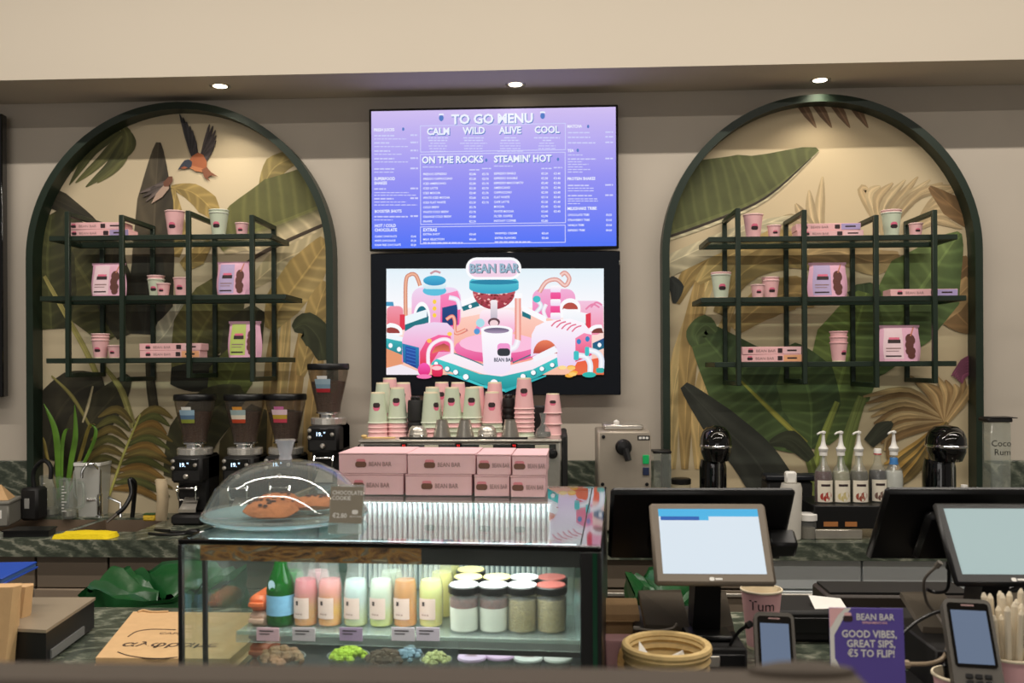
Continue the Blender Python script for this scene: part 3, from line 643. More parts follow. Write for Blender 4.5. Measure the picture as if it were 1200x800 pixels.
# central grinder
ap([(566, 364), (594, 364), (603, 388), (556, 388)], (250, 220, 236), (240, 90, 170)); ap(rr(562, 362, 604, 392, 8), (252, 240, 246), (244, 160, 204))
ap(ell(579, 340, 25, 22, 20, 0, pi), (190, 80, 90), (150, 40, 60))
for k in range(60):
    a = random.uniform(0.15, pi-.15); q = random.random()**.5; ae(579+24*q*cos(a), 341+20*q*sin(a), 1.7, 1.2, random.choice(((230, 140, 140), (150, 50, 60), (250, 200, 196), (120, 40, 44))), n=7)
ap(ell(579, 337, 29, 7, 16, 0, pi)+ell(579, 330, 29, 8, 16, pi, 2*pi), (90, 206, 220), (50, 160, 190)); ap(ell(579, 330, 29, 3, 14), (30, 130, 165))
ap(rr(575, 351, 583, 374, 2), (246, 236, 240), (190, 180, 196)); ae(579, 377, 7, 5, (90, 60, 70)); ae(579, 378.5, 5, 4, (240, 210, 214))
ap(rr(546, 301, 611, 327, 12.5), WH); ap(rr(549, 304, 608, 324, 10), PL, (242, 206, 226))
al([(607, 346), (607, 400)], 7, (252, 214, 206), (228, 120, 100), 2); ap(rr(603, 343, 612, 349, 1), WH); al([(607, 398), (604, 406), (597, 409)], 7, WH, (232, 220, 236))
ae(563, 378, 5, 5, (170, 220, 230)); ae(559, 388, 3.5, 3.5, (80, 150, 210)); al([(540, 390), (548, 386)], 3, (206, 130, 130)); al([(523, 374), (530, 370), (533, 376), (534, 390), (546, 386)], 4.2, (250, 200, 180), (226, 96, 76))
# front belt
ap([(505, 414), (520, 409), (560, 425), (588, 430), (622, 422), (652, 406), (656, 412), (656, 418), (626, 434), (590, 442), (566, 438), (505, 418)], (250, 246, 250), (246, 226, 238))
ap([(505, 418), (530, 426), (562, 438), (588, 441), (624, 433), (656, 417), (656, 428), (630, 442), (592, 456), (570, 452), (540, 440), (505, 427)], (70, 206, 206), (16, 140, 146))
ap([(520, 437), (545, 446), (570, 455), (592, 459), (592, 456), (566, 451), (540, 440)], (60, 196, 200)); ap([(592, 456), (640, 439), (640, 441), (592, 460)], (40, 170, 176))
for x, y, r in ((511, 426, 2.4), (524, 432, 2.7), (534, 436, 2.9), (546, 441.5, 3.3), (579, 449, 4.6), (613, 441, 3), (625, 436.5, 2.8), (635, 432, 2.6), (647, 427.5, 2.5)): ae(x+.4, y+.5, r+.7, r+.7, TD); ae(x, y, r, r, WH)
al([(520, 409), (556, 423), (569, 429)], 1.2, TD)
al([(601, 425), (630, 412), (650, 404)], 1.4, TD)
# front left machine
ap([(471, 398), (474, 388), (486, 381), (508, 377), (524, 378), (532, 386), (532, 412), (512, 420), (496, 432), (471, 424)], PL, (244, 120, 180)); ap([(492, 428), (492, 412), (500, 398), (514, 392), (528, 393), (531, 412), (514, 412), (504, 428)], (246, 100, 160), RD)
ap([(471, 402), (491, 407), (491, 433), (472, 424)], (30, 130, 180), (24, 90, 150)); ap([(475, 405), (487, 408), (487, 431), (475, 425)], (30, 84, 170), (20, 60, 140))
for k in range(5): al([(476, 408+k*4), (487, 411+k*4)], .8, (60, 120, 200))
al([(502, 428), (502, 412), (508, 402), (520, 397), (529, 401), (530, 414)], 4.5, WH, (246, 206, 226)); ap([(506, 414), (510, 406), (520, 402), (526, 405), (527, 412), (519, 410)], (170, 66, 66), OR)
ae(503, 399, 2.8, 2.6, (255, 190, 90)); ae(527, 391, 2.8, 2.4, (255, 206, 90))
ae(497, 433, 7.5, 8, (246, 90, 180), (220, 20, 110)); ae(497, 441, 9, 2.6, (246, 120, 180)); ap(rr(506, 427, 519, 441, 4), (240, 60, 110), (206, 20, 70)); ae(512, 431, 6, 2.6, (252, 200, 206))
# front right machine
ap([(623, 392), (628, 382), (640, 376), (668, 373), (684, 378), (693, 390), (693, 420), (676, 426), (672, 430), (654, 430), (652, 412), (640, 402), (632, 414), (622, 418)], (252, 246, 252), (232, 206, 240))
ap([(674, 396), (684, 390), (693, 392), (693, 416), (674, 424)], (246, 140, 180), (226, 60, 100)); ap(ell(639, 414, 14, 16, 14, pi, 2*pi), OR, (180, 60, 50)); ap([(624, 418), (650, 405), (654, 412), (626, 424)], (244, 244, 250))
for k in range(5): al([(646+k*6, 382+k*1.6), (651+k*6, 377+k*1.6), (657+k*6, 375+k*1.6)], 1.6, (226, 110, 140))
for x, y in ((678, 400), (688, 397)): ae(x, y, 2.6, 3.2, (50, 130, 190))
ap([(676, 424), (707, 418), (707, 439), (668, 439)], (236, 90, 60), (230, 110, 70)); al([(676, 416), (686, 418), (691, 426), (691, 438)], 6.5, WH, (214, 220, 236)); al([(689, 410), (699, 413), (704, 420), (704, 432)], 6.5, WH, (214, 220, 236))
ap(rr(672, 411, 678, 422, 2), TE); ap(rr(685, 406, 690, 417, 2), TE); ae(690, 439, 8, 3.2, (40, 180, 170)); ap(rr(698, 431, 707, 437, 2), (40, 170, 160))
for k in range(7): ae(663+random.uniform(-9, 9), 434+random.uniform(-4, 7), 5, 2.4, random.choice(((250, 200, 110), (244, 170, 60), (252, 220, 150))), n=9)
# paper cup on the belt
ap([(564, 386), (601, 386), (598, 434), (590, 438), (574, 438), (567, 434)], (252, 250, 253), (240, 226, 246)); ae(582, 386, 18.5, 5, WH); ae(582, 387, 15, 3.4, (90, 80, 110), (170, 150, 180))
ap(rr(583, 402, 598, 417, 4), (240, 150, 206)); ap(rr(583, 408, 598, 417, 4), (44, 50, 58))
part('display', art, colmat('screen_art', 1.0), TB, smooth=False, recalc=False, color=True)['kind'] = 'stuff'
tx = MB()
x, z = AX(550, 319); yy = art_y[0]-.0004
for q, mi, dx in ((0, 1, .004), (1, 0, 0)): tx.text('BEAN BAR', x+dx, yy-q*.0002, z-dx*.6, .062, mi, 'LEFT', .03, .86)
x, z = AX(579, 423.5); tx.text('BEAN BAR', x, yy, z, .026, 1, 'LEFT', .03, .8)
part('screen_lettering', tx, [scr('screen_letter', (150, 180, 200)), scr('screen_letter_dark', (70, 76, 96))], TB, smooth=False, recalc=False)['kind'] = 'stuff'
# the edge of a third screen at the far left
xr = at(3, 300, TVY).x; z1, z0 = at(2, 133, TVY).z, at(2, 465, TVY).z
t3, W3, H3 = tv(xr-1.2, xr, z0, z1, 'black wall screen cut off by the left edge of the picture')
m = MB(); m.flat([(-W3+.012, .014), (W3-.012, .014), (W3-.012, H3-.012), (-W3+.012, H3-.012)], -.1006); part('display', m, m_blackgloss, t3, smooth=False, recalc=False)
# ================================================================== back worktop and what stands on it
WF = 3.92                                   # worktop front
sx0, sx1 = at(-60, 615, 4.3).x, at(180, 615, 4.3).x; sm = at(101, 615, 4.35).x
t = thing('back_worktop', 'green marble worktop running along the whole back wall', 'worktop', (0, WF, WT))
m = MB()
m.box(-3.6, sx0, 0, WY-WF-.001, -.075, 0); m.box(sx1, 3.6, 0, WY-WF-.001, -.075, 0)
m.box(sx0, sx1, 0, .2, -.075, 0); m.box(sx0, sx1, .58, WY-WF-.001, -.075, 0); m.box(sm-.02, sm+.02, .2, .58, -.06, -.012)
part('slab', m, m_marble, t, smooth=False)
for i, (a, b) in enumerate(((sx0, sm-.02), (sm+.02, sx1))):
    k = MB(); y0, y1, d = .2, .58, -.2
    k.add([(a, y0, -.01), (b, y0, -.01), (b, y1, -.01), (a, y1, -.01), (a+.02, y0+.02, d), (b-.02, y0+.02, d), (b-.02, y1-.02, d), (a+.02, y1-.02, d)], [(0, 1, 5, 4), (1, 2, 6, 5), (2, 3, 7, 6), (3, 0, 4, 7), (4, 5, 6, 7)])
    part('sink_basin', k, mat('brown_composite', (112, 96, 80), .45), t, smooth=False)
# cabinets under the worktop
CF = WF+.03
xs = [at(p, 690, CF).x for p in (-260, -90, 42, 127, 210, 330, 450, 570, 700)]
sidew = ['beyond the left edge', 'left of the pale hinged door', 'with a pale hinged door below the sink', 'beside the green rubbish bag', 'behind the glass case, left end', 'behind the glass case, middle', 'behind the glass case, right end', 'left of the first till']
for i in range(8):
    x0, x1 = xs[i], xs[i+1]
    t = thing('base_cabinet', 'taupe laminate base cabinet '+sidew[i], 'cabinet', ((x0+x1)/2, CF, 0), 0, 'base cabinets under the worktop'); W = (x1-x0)/2-.001
    m = MB(); m.box(-W, W, .02, .6, .08, .82 if i > 3 else .68); part('body', m, m_taupe, t)
    m = MB(); m.box(-W+.004, W-.004, 0, .019, .685, .82, .002); part('drawer_front', m, m_taupe, t)
    m = MB(); m.box(-W+.004, W-.004, 0 if i != 2 else -.02, .019, .1, .68, .002); d = part('door', m, m_taupe if i != 2 else mat('pale_taupe', (146, 130, 112), .5), t)
    m = MB(); m.box(W-.06, W-.04, -.03, -.001 if i != 2 else -.021, .56, .64, .003); part('handle', m, m_steel, d)
    m = MB(); m.box(-W, W, .06, .08, 0, .08); part('plinth', m, m_matblack, t)
xs = [at(p, 690, CF).x for p in (700, 800, 905, 1010, 1115, 1230, 1350)]
for i in range(6):
    x0, x1 = xs[i], xs[i+1]; W = (x1-x0)/2-.001
    st = i >= 2
    t = thing('fridge_unit' if st else 'base_cabinet', (['taupe base cabinet seen under the till with the lit screen', 'taupe base cabinet behind the paper cup with a name', 'steel counter fridge with bright reflections between the tills', 'steel counter fridge behind the purple sign', 'steel counter fridge behind the right till stand', 'steel counter fridge at the right edge'])[i], 'fridge' if st else 'cabinet', ((x0+x1)/2, CF, 0))
    mm = mat('fridge_steel', (206, 212, 214), .3, .35, var=.06, scale=3) if st else m_taupe
    m = MB(); m.box(-W, W, .02, .6, .08, .82); part('body', m, mm, t)
    m = MB(); m.box(-W+.003, W-.003, 0, .019, .70, .82, .002); part('top_rail', m, mm, t)
    m = MB(); m.box(-W+.003, W-.003, 0, .019, .1, .69, .002); d = part('door', m, mm, t)
    m = MB(); m.box(-W+.03, W-.03, -.012, -.0005, .665, .68, .002); part('handle', m, m_steel, d)

# ------------------------------------------------------------------ paper cups
CUP = {'tiny': (.031, .024, .06), 'small': (.040, .029, .088), 'mid': (.045, .031, .112), 'tall': (.044, .0305, .138)}
_CM = {}
m_pink2 = mat('pink_rim', (248, 208, 206), .5); m_mint2 = mat('mint_rim', (226, 232, 214), .5)
def cup_mesh(size, body, rim):
    k = (size, body.name, rim.name)
    if k in _CM: return _CM[k]
    rt, rb, h = CUP[size]; m = MB()
    m.lathe([(0, .004), (rb-.002, .004), (rb-.001, 0), (rb, 0.0), (rb+(rt-rb)*.05, h*.05)], 28, close=False, mi=1); m.lathe([(rb+(rt-rb)*.05, h*.05), (rt, h)], 28, close=False, mi=0); m.lathe([(rt-.001, h), (rb-.003, .007), (0, .007)], 28, close=False, mi=1)
    a = m.mesh('cup_wall', [body, m_cream], recalc=False)
    m = MB(); m.lathe([(rt-.001, h-.004), (rt+.0022, h-.003), (rt+.003, h), (rt+.002, h+.002), (rt-.001, h+.002), (rt-.001, h-.004)], 28, close=False); b = m.mesh('rim', rim)
    m = MB()
    def patch(z0, z1, w, mi, out, cut=.35):
        rows = 4; cols = 6; vs = []; fs = []
        for j in range(rows+1):
            z = z0+(z1-z0)*j/rows; e = 1-cut*abs(2*j/rows-1)**3
            for i in range(cols+1):
                rr_ = rb+(rt-rb)*z/h+out; q = -pi/2+(i/cols-.5)*w*e/rr_; vs.append((rr_*cos(q), rr_*sin(q), z))
        for j in range(rows):
            for i in range(cols): n = j*(cols+1)+i; fs.append((n, n+1, n+cols+2, n+cols+1))
        m.add(vs, fs, mi)
    patch(h*.36, h*.60, rt*.72, 1, .0004, .5); patch(h*.34, h*.50, rt*.74, 0, .0007, .4)
    c = m.mesh('logo', [m_dark, m_rose], recalc=False)
    _CM[k] = (a, b, c); return _CM[k]
def cup(size, body, loc, label, group=None, rz=0., inv=False, rim=None, logo=True):
    t = thing('paper_cup', label, 'cup', loc, rz, group); a, b, c = cup_mesh(size, body, rim or (m_mint2 if body is m_mint else m_pink2)); h = CUP[size][2]
    for nm, me in (('cup_wall', a), ('rim', b), ('logo', c)):
        if nm == 'logo' and not logo: continue
        o = obj(nm, me, t)
        if inv: o.rotation_euler = (0, pi, 0); o.location = (0, 0, h+.002)
    return t
def stack(px, py, Y, cols, size, desc, z, gap=.0205, rz=0.):
    """cups upside down, pushed over each other, listed from the top"""
    x = at(px, py, Y).x; n = len(cols)
    for i, c in enumerate(cols):
        nm = 'mint green' if c is m_mint else 'pink'
        same = sum(q is c for q in cols[1:]) if i else 1; ordn = sum(q is c for q in cols[1:i+1])
        lb = ('%s cup topping the stack %s' % (nm, desc)) if i == 0 else ('%s cup rim in the stack %s' % (nm, desc) if same == 1 else '%s %s cup rim down the stack %s' % (('first', 'second', 'third', 'fourth', 'fifth', 'sixth')[ordn-1], nm, desc))
        cup(size, c, (x, Y, z+gap*(n-1-i)), lb, 'upside-down cups on the coffee machine', rz, True, logo=(i == 0))

# ------------------------------------------------------------------ shelf goods
def on_shelf(px, Y, z): return (at(px, 350, Y).x, Y, z+.0005)
def pouch(px, Y, z, w, h, label, c1, c2, rz=0.):
    t = thing('coffee_pouch', label, 'pouch', on_shelf(px, Y, z), rz, 'pouches on the green shelves')
    def sh(u, v, sgn): 
        dpt = .034*(1-v)**.7*(1-(2*u-1)**4)**.5 if v < 1 else 0
        ww = w*(.5+.03*sin(v*5)); return ((u-.5)*2*ww, sgn*(dpt+.0015), v*h)
    m = MB(); m.grid(lambda u, v: sh(u, v, -1), 10, 10); m.grid(lambda u, v: sh(u, v, 1), 10, 10)
    part('bag', m, c1, t, recalc=False)
    m = MB(); m.box(-w*.5, w*.5, -.003, .003, h*.93, h, .001); part('top_seal', m, c1, t)
    def fl(mb, pts, mi, k):        # print that lies on the front of the bag
        vs = [Vector(sh(u, v, -1))+Vector((0, -.0006*k, 0)) for u, v in pts]; mb.add(vs, [tuple(range(len(vs)))], mi)
    def strip(mb, u0, u1, v0, v1, mi, k):
        for i in range(8):
            a, b = v0+(v1-v0)*i/8, v0+(v1-v0)*(i+1)/8; 
            for j in range(6): c_, d_ = u0+(u1-u0)*j/6, u0+(u1-u0)*(j+1)/6; fl(mb, [(c_, a), (d_, a), (d_, b), (c_, b)], mi, k)
    m = MB(); strip(m, .1, .56, .06, .92, 0, 1); part('label_panel', m, c2, t, recalc=False)
    m = MB(); strip(m, .2, .5, .5, .6, 0, 2); strip(m, .22, .48, .6, .66, 1, 2); strip(m, .16, .5, .34, .37, 2, 2); strip(m, .16, .45, .27, .29, 2, 2); strip(m, .14, .5, .12, .16, 0, 2)
    part('logo', m, [m_dark, m_rose, m_greyprint], t, recalc=False)['kind'] = 'stuff'
    m = MB()
    for cx, cy, rx, ry in ((.74, .60, .12, .16), (.70, .44, .10, .14), (.72, .28, .12, .13), (.74, .15, .09, .09)):
        fl(m, [(cx+rx*cos(a*pi/6), cy+ry*sin(a*pi/6)) for a in range(12)], 0, 3)
    fl(m, [(.74, .70), (.78, .70), (.88, .95), (.85, .95)], 1, 3)
    part('bean_scoop_print', m, [mat('bean_brown', (96, 52, 44), .6), mat('copper_print', (206, 130, 100), .5)], t, recalc=False)['kind'] = 'stuff'
    return t
m_pp = mat('pouch_pink', (232, 178, 202), .35); m_pw = mat('pouch_blush', (238, 208, 216), .4); m_pl = mat('pouch_lilac', (186, 168, 208), .4); m_pg = mat('pouch_lime', (188, 206, 110), .4)
def flatbox(px, Y, z, w, h, label, end, rz=0.):
    t = thing('capsule_box', label, 'box', on_shelf(px, Y, z), rz, 'flat boxes on the green shelves')
    m = MB(); m.box(-w/2, w/2, -.05, .05, 0, h, .0015); part('carton', m, m_pink, t)
    m = MB(); m.flat([(w*.2, .002), (w/2-.002, .002), (w/2-.002, h-.002), (w*.2, h-.002)], -.0506); part('end_panel', m, end, t, smooth=False, recalc=False)
    m = MB(); c = -w*.36; m.flat(rrect(c-.012, c+.012, h*.25, h*.62, .004), -.0508, mi=0); m.flat(rrect(c-.010, c+.010, h*.55, h*.8, .004), -.0507, mi=1)
    m.text('BEAN BAR', c+.025, -.0508, h*.3, h*.5, 2, 'LEFT', .0, 1.1); m.flat(rrect(w*.1, w*.18, h*.2, h*.8, .003), -.0508, mi=0); m.flat([(w*.26, h*.4), (w*.42, h*.4), (w*.42, h*.62), (w*.26, h*.62)], -.0508, mi=0)
    part('logo', m, [m_dark, m_rose, m_greyprint], t, smooth=False, recalc=False)['kind'] = 'stuff'
m_e1 = mat('end_blush', (240, 196, 200), .5); m_e2 = mat('end_lilac', (176, 160, 206), .5); m_e3 = mat('end_orange', (240, 176, 130), .5)
Y1, Y2 = 4.40, 4.46
def bw(px0, px1, Y): return (px1-px0)*Y/F
# left arch
flatbox(120, Y1, ZL[0], bw(83, 160, Y1), .034, 'lower pink capsule box of the pair at the left end of the left top shelf', m_e2); flatbox(117, Y1, ZL[0]+.0345, bw(83, 153, Y1), .034, 'upper pink capsule box of the pair at the left end of the left top shelf', m_e1, .03)
cup('mid', m_pink, on_shelf(205.5, Y1, ZL[0]), 'pink paper cup standing alone in the middle of the left top shelf')
cup('mid', m_pink, (at(205.5, 350, Y1).x, Y1, ZL[0]+.012), 'pink paper cup nested in the cup on the left top shelf', logo=False)
bpy.data.objects.remove(bpy.data.objects['paper_cup'].children[2]); 
cup('mid', m_mint, on_shelf(257, Y1, ZL[0]), 'larger mint green paper cup at the right of the left top shelf'); cup('mid', m_mint, (at(257, 350, Y1).x, Y1, ZL[0]+.014), 'mint green paper cup nested in the large one on the left top shelf')
cup('tiny', m_pink, on_shelf(284, Y1-.01, ZL[0]), 'tiny pink espresso cup at the right end of the left top shelf')
pouch(128, Y1, ZL[1], bw(108, 149, Y1), .165, 'pink coffee pouch with brown bean print on the left middle shelf, near the left post', m_pp, m_pw)
cup('small', m_mint, on_shelf(183, Y2, ZL[1]), 'mint green paper cup with a pink cup in it, left middle shelf'); cup('small', m_pink, (at(183, 350, Y2).x, Y2, ZL[1]+.018), 'pink paper cup nested in the mint cup on the left middle shelf', logo=False)
cup('tiny', m_pink, on_shelf(191.5, Y1-.02, ZL[1]), 'tiny pink espresso cup in front of the mint cup, left middle shelf')
cup('small', m_pink, on_shelf(213.5, Y1, ZL[1]), 'pink paper cup half behind a post on the left middle shelf')
pouch(274, Y1, ZL[1], bw(254, 293, Y1), .165, 'pink and lilac coffee pouch on the left middle shelf', m_pp, m_pl)
cup('small', m_pink, on_shelf(117.5, Y1, ZL[2]), 'lower pink paper cup of the nested trio on the left bottom shelf'); cup('small', m_pink, (at(117.5, 350, Y1).x, Y1, ZL[2]+.016), 'middle pink paper cup of the nested trio on the left bottom shelf', logo=False); cup('small', m_pink, (at(117.5, 350, Y1).x, Y1, ZL[2]+.03), 'topmost pink paper cup of the nested trio on the left bottom shelf', logo=False)
cup('tiny', m_pink, on_shelf(134, Y1-.02, ZL[2]), 'tiny pink espresso cup beside the nested trio on the left bottom shelf')
flatbox(203.5, Y1, ZL[2], bw(167, 239, Y1), .034, 'lower pink capsule box with orange end on the left bottom shelf', m_e3); flatbox(204, Y1, ZL[2]+.0345, bw(167, 241, Y1), .034, 'upper pink capsule box with blush end on the left bottom shelf', m_e1)
pouch(287, Y1, ZL[2], bw(267, 306, Y1), .175, 'lime green and pink coffee pouch on the left bottom shelf', m_pp, m_pg)
# right arch
cup('mid', m_pink, on_shelf(883, Y1, ZR[0]), 'larger pink paper cup at the left end of the right top shelf'); cup('tiny', m_pink, on_shelf(907.5, Y1, ZR[0]), 'tiny pink espresso cup at the left of the right top shelf')
flatbox(970, Y1, ZR[0], bw(934, 1008, Y1), .03, 'lower pink capsule box of the pair on the right top shelf', m_e1); flatbox(968, Y1+.004, ZR[0]+.0305, bw(932, 1004, Y1), .032, 'upper pink capsule box with lilac end on the right top shelf', m_e2, -.04)
cup('mid', m_mint, on_shelf(1045, Y1, ZR[0]), 'mint green paper cup holding a pink one on the right top shelf'); cup('mid', m_pink, (at(1045, 350, Y1).x, Y1, ZR[0]+.012), 'pink paper cup nested in the mint cup on the right top shelf', logo=False)
cup('tiny', m_pink, on_shelf(1073.5, Y1-.01, ZR[0]), 'tiny pink espresso cup at the right end of the right top shelf')
cup('mid', m_mint, on_shelf(845, Y1, ZR[1]), 'mint green paper cup at the left end of the right middle shelf'); cup('mid', m_pink, (at(845, 350, Y1).x, Y1, ZR[1]+.01), 'pink paper cup nested in the mint cup, right middle shelf', logo=False)
cup('tiny', m_pink, on_shelf(888, Y1-.03, ZR[1]), 'tiny pink espresso cup in front of a pink cup, right middle shelf'); cup('small', m_pink, on_shelf(903, Y2, ZR[1]), 'pink paper cup behind the tiny cup, right middle shelf'); cup('small', m_pink, (at(903, 350, Y2).x, Y2, ZR[1]+.015), 'pink paper cup nested in the pink cup, right middle shelf', logo=False)
pouch(969.5, Y1, ZR[1], bw(948, 991, Y1), .165, 'pink and lilac coffee pouch on the right middle shelf', m_pp, m_pl)
flatbox(1078, Y1, ZR[1], bw(1041, 1116, Y1), .033, 'single pink capsule box with lilac end on the right middle shelf', m_e2)
flatbox(901, Y1, ZR[2], bw(868, 936, Y1), .034, 'lower pink capsule box with orange end on the right bottom shelf', m_e3); flatbox(901, Y1, ZR[2]+.0345, bw(868, 935, Y1), .036, 'upper pink capsule box with pale end on the right bottom shelf', m_e1, .02)
for k, w_ in enumerate(('lower', 'middle', 'topmost')): cup('small', m_pink, (at(982.5, 350, Y1).x, Y1, ZR[2]+.0005+.026*k), w_+' pink paper cup of the nested trio on the right bottom shelf', rz=.5, rim=m_pink, logo=(k == 0))
pouch(1053, Y1, ZR[2], bw(1030, 1076, Y1), .168, 'pink and blush coffee pouch on the right bottom shelf', m_pp, m_pw)

# ------------------------------------------------------------------ coffee grinders
def grinder(px, Y, z, label, stick, group='coffee grinders'):
    x = at(px, 520, Y).x; t = thing('coffee_grinder', label, 'grinder', (x, Y, z), 0, group)
    m = MB(); m.box(-.075, .075, -.02, .24, .0, .05, .012); m.box(-.075, .075, .07, .23, .05, .325, .012); m.box(-.075, .075, -.01, .23, .2, .325, .012); part('body', m, m_matblack, t)
    m = MB(); m.lathe([(.082, .326), (.084, .33), (.084, .356), (.08, .36)], 26, (0, .1, 0)); part('collar', m, mat('ring_steel', (222, 218, 210), .25, .75), t, smooth=False)
    m = MB(); m.lathe([(.045, .36), (.045, .375), (.06, .38), (.06, .386)], 28, (0, .1, 0)); part('neck_ring', m, m_chrome, t)
    m = MB(); m.lathe([(.056, .386), (.06, .42), (.074, .48), (.094, .57), (.096, .595)], 32, (0, .1, 0), close=False); h = part('hopper', m, glass('hopper_smoke', (206, 198, 188), .93), t)
    m = MB(); m.lathe([(0, .39), (.052, .39), (.057, .42), (.07, .48), (.081, .53), (.03, .54), (0, .535)], 24, (0, .1, 0)); o = part('coffee_beans', m, mat('coffee_beans', (96, 60, 40), .4, var=.7, scale=160, bump=1.), h); o['kind'] = 'stuff'
    m = MB(); m.lathe([(.098, .588), (.1, .592), (.1, .612), (.096, .618), (0, .618)], 32, (0, .1, 0)); part('hopper_lid', m, m_black, t)
    # sticker on the front of the hopper
    k = MB()
    def st(u0, u1, z0, z1, mi):
        vs = []
        for zz in (z0, z1):
            rr_ = .074+(zz-.48)/.09*.02+.0012
            for i in range(5): q = -pi/2-.55+(u0+(u1-u0)*i/4)*.9; vs.append((rr_*cos(q), .1+rr_*sin(q), zz))
        k.add(vs, [(i, i+1, i+6, i+5) for i in range(4)], mi)
    st(0, 1, .482, .5, 0); st(0, 1, .5, .52, 1); st(0, 1, .52, .545, 2); st(.2, .8, .545, .56, 3)
    part('bean_sticker', k, stick, h, recalc=False)
    m = MB(); m.box(-.06, .055, -.0125, -.0102, .262, .312, .001); d = part('control_panel', m, m_blackgloss, t)
    m = MB(); m.text('19.', -.018, -.0135, .278, .026, 0, 'CENTER', .02); m.text('"', .008, -.0135, .276, .03, 0, 'CENTER'); part('readout', m, mat('readout_blue', (190, 220, 255), emit=2.), d, smooth=False, recalc=False)['kind'] = 'stuff'
    for kx, kz in ((-.062, .305), (-.062, .272), (.045, .286)):
        m = MB(); m.T = Matrix.Translation((kx, -.0126, kz)) @ Matrix.Rotation(pi/2, 4, 'X'); m.lathe([(.009, 0), (.009, .006), (0, .008)], 14); part('button', m, m_steel, d)
    m = MB(); m.T = Matrix.Translation((0, -.0105, .232)) @ Matrix.Rotation(pi/2, 4, 'X'); m.lathe([(.012, 0), (.012, .01), (.007, .016), (0, .016)], 16); part('spout', m, m_steel, t)
    m = MB()
    for s in (-1, 1): m.tube([(s*.04, .07, .18), (s*.045, .0, .18), (s*.045, -.01, .165), (s*.04, .0, .12), (s*.035, .07, .11)], .005)
    m.box(-.045, .045, -.012, .0, .172, .18, .002); part('portafilter_fork', m, m_chrome, t)
    m = MB(); m.add([(-.04, .0, .075), (.04, .0, .075), (.034, .06, .125), (-.034, .06, .125)], [(0, 1, 2, 3)]); m.box(-.042, .042, -.004, .0, .06, .075); part('drip_tray', m, m_steel, t)
    return t
def sticker(a, b, c, d): return [mat('st_%d_%d_%d' % q, q, .5) for q in (a, b, c, d)]
grinder(219, 4.30, WT, 'black coffee grinder with blue and green sticker, leftmost of the row', sticker((140, 150, 60), (90, 120, 150), (150, 180, 200), (230, 230, 225)))
grinder(279, 4.30, WT, 'black coffee grinder with orange and white sticker, second from the left', sticker((190, 70, 40), (230, 220, 200), (160, 180, 180), (220, 150, 60)))
grinder(328, 4.32, WT, 'black coffee grinder with pink and yellow sticker behind the glass dome', sticker((200, 70, 90), (190, 160, 60), (230, 200, 210), (200, 110, 160)))
xr_ = at(379, 520, 4.28).x
tag(part('grinder_plinth', MB().box(xr_-.1, xr_+.1, 4.25, 4.55, WT, WT+.145, .004), m_matblack, None), 'black plinth under the raised coffee grinder beside the machine', 'plinth')
grinder(379, 4.28, WT+.1455, 'black coffee grinder with red and blue sticker, raised beside the coffee machine', sticker((170, 40, 50), (120, 150, 170), (150, 175, 190), (225, 225, 225)))

# ------------------------------------------------------------------ espresso machine
ZM = 1.33
mx0, mx1 = at(421, 515, 3.98).x, at(657, 515, 3.98).x; mw = mx1-mx0
t = thing('espresso_machine', 'wide steel three-group espresso machine loaded with cups on top', 'coffee machine', (mx0, 3.98, WT)); h = ZM-WT
m = MB(); m.box(0, mw, .0, .5, .16, h-.012, .006); m.box(.04, mw-.04, .22, .5, .05, .16); part('body', m, m_steel, t)
m = MB(); m.box(-.004, mw+.004, -.006, .51, h-.012, h, .003); part('cup_tray', m, m_steel, t)
m = MB(); m.box(mw+.0045, mw+.03, .0, .5, .1, h+.015, .006); part('side_panel', m, m_matblack, t); m = MB(); m.box(-.03, -.0045, .1, .5, .1, h-.03, .006); part('side_panel', m, m_matblack, t)
m = MB(); m.box(.02, mw-.02, -.003, -.0005, h-.075, h-.02, .001); fp_ = part('front_panel', m, mat('dark_steel', (104, 104, 100), .25, 1.), t)
for k, px in enumerate((473, 537, 602.5)):
    x = at(px, 520, 3.97).x-mx0
    m = MB(); m.box(x-.014, x+.014, -.007, -.0032, h-.036, h-.016, .001); d = part('display_window', m, m_blackgloss, fp_)
    m = MB(); m.text('93', x, -.0075, h-.031, .014, 0, 'CENTER'); o = part('display_digits', m, mat('led_red', (255, 40, 40), emit=1.2), t, smooth=False, recalc=False)
    for j in range(3):
        m = MB(); m.box(x-.042+j*.036, x-.02+j*.036, -.006, -.0032, h-.066, h-.046, .001); part('brew_button', m, mat('button_red', (128, 26, 34), .3), fp_)
    m = MB(); m.box(x+.09, x+.15, -.005, -.0032, h-.06, h-.024, .001); part('badge_plate', m, mat('pale_badge', (206, 200, 178), .3), fp_)
    m = MB(); m.lathe([(.034, 0), (.036, .02), (.03, .055)], 20, (x+.02, .06, .105)); g = part('brew_group', m, m_chrome, t)
    m = MB(); m.tube([(x+.02, .02, .1), (x+.02, -.1, .085)], [.012, .014]); part('portafilter_handle', m, m_black, g)
for x in (.05, mw-.035):
    m = MB(); m.T = Matrix.Translation((x, -.003, h-.06)) @ Matrix.Rotation(pi/2, 4, 'X'); m.lathe([(.02, 0), (.022, .02), (.016, .032), (0, .034)], 20); part('steam_knob', m, m_black, t)
m = MB(); m.box(.03, mw-.03, -.06, .2, 0.005, .05, .004); part('drip_tray', m, m_steel, t)
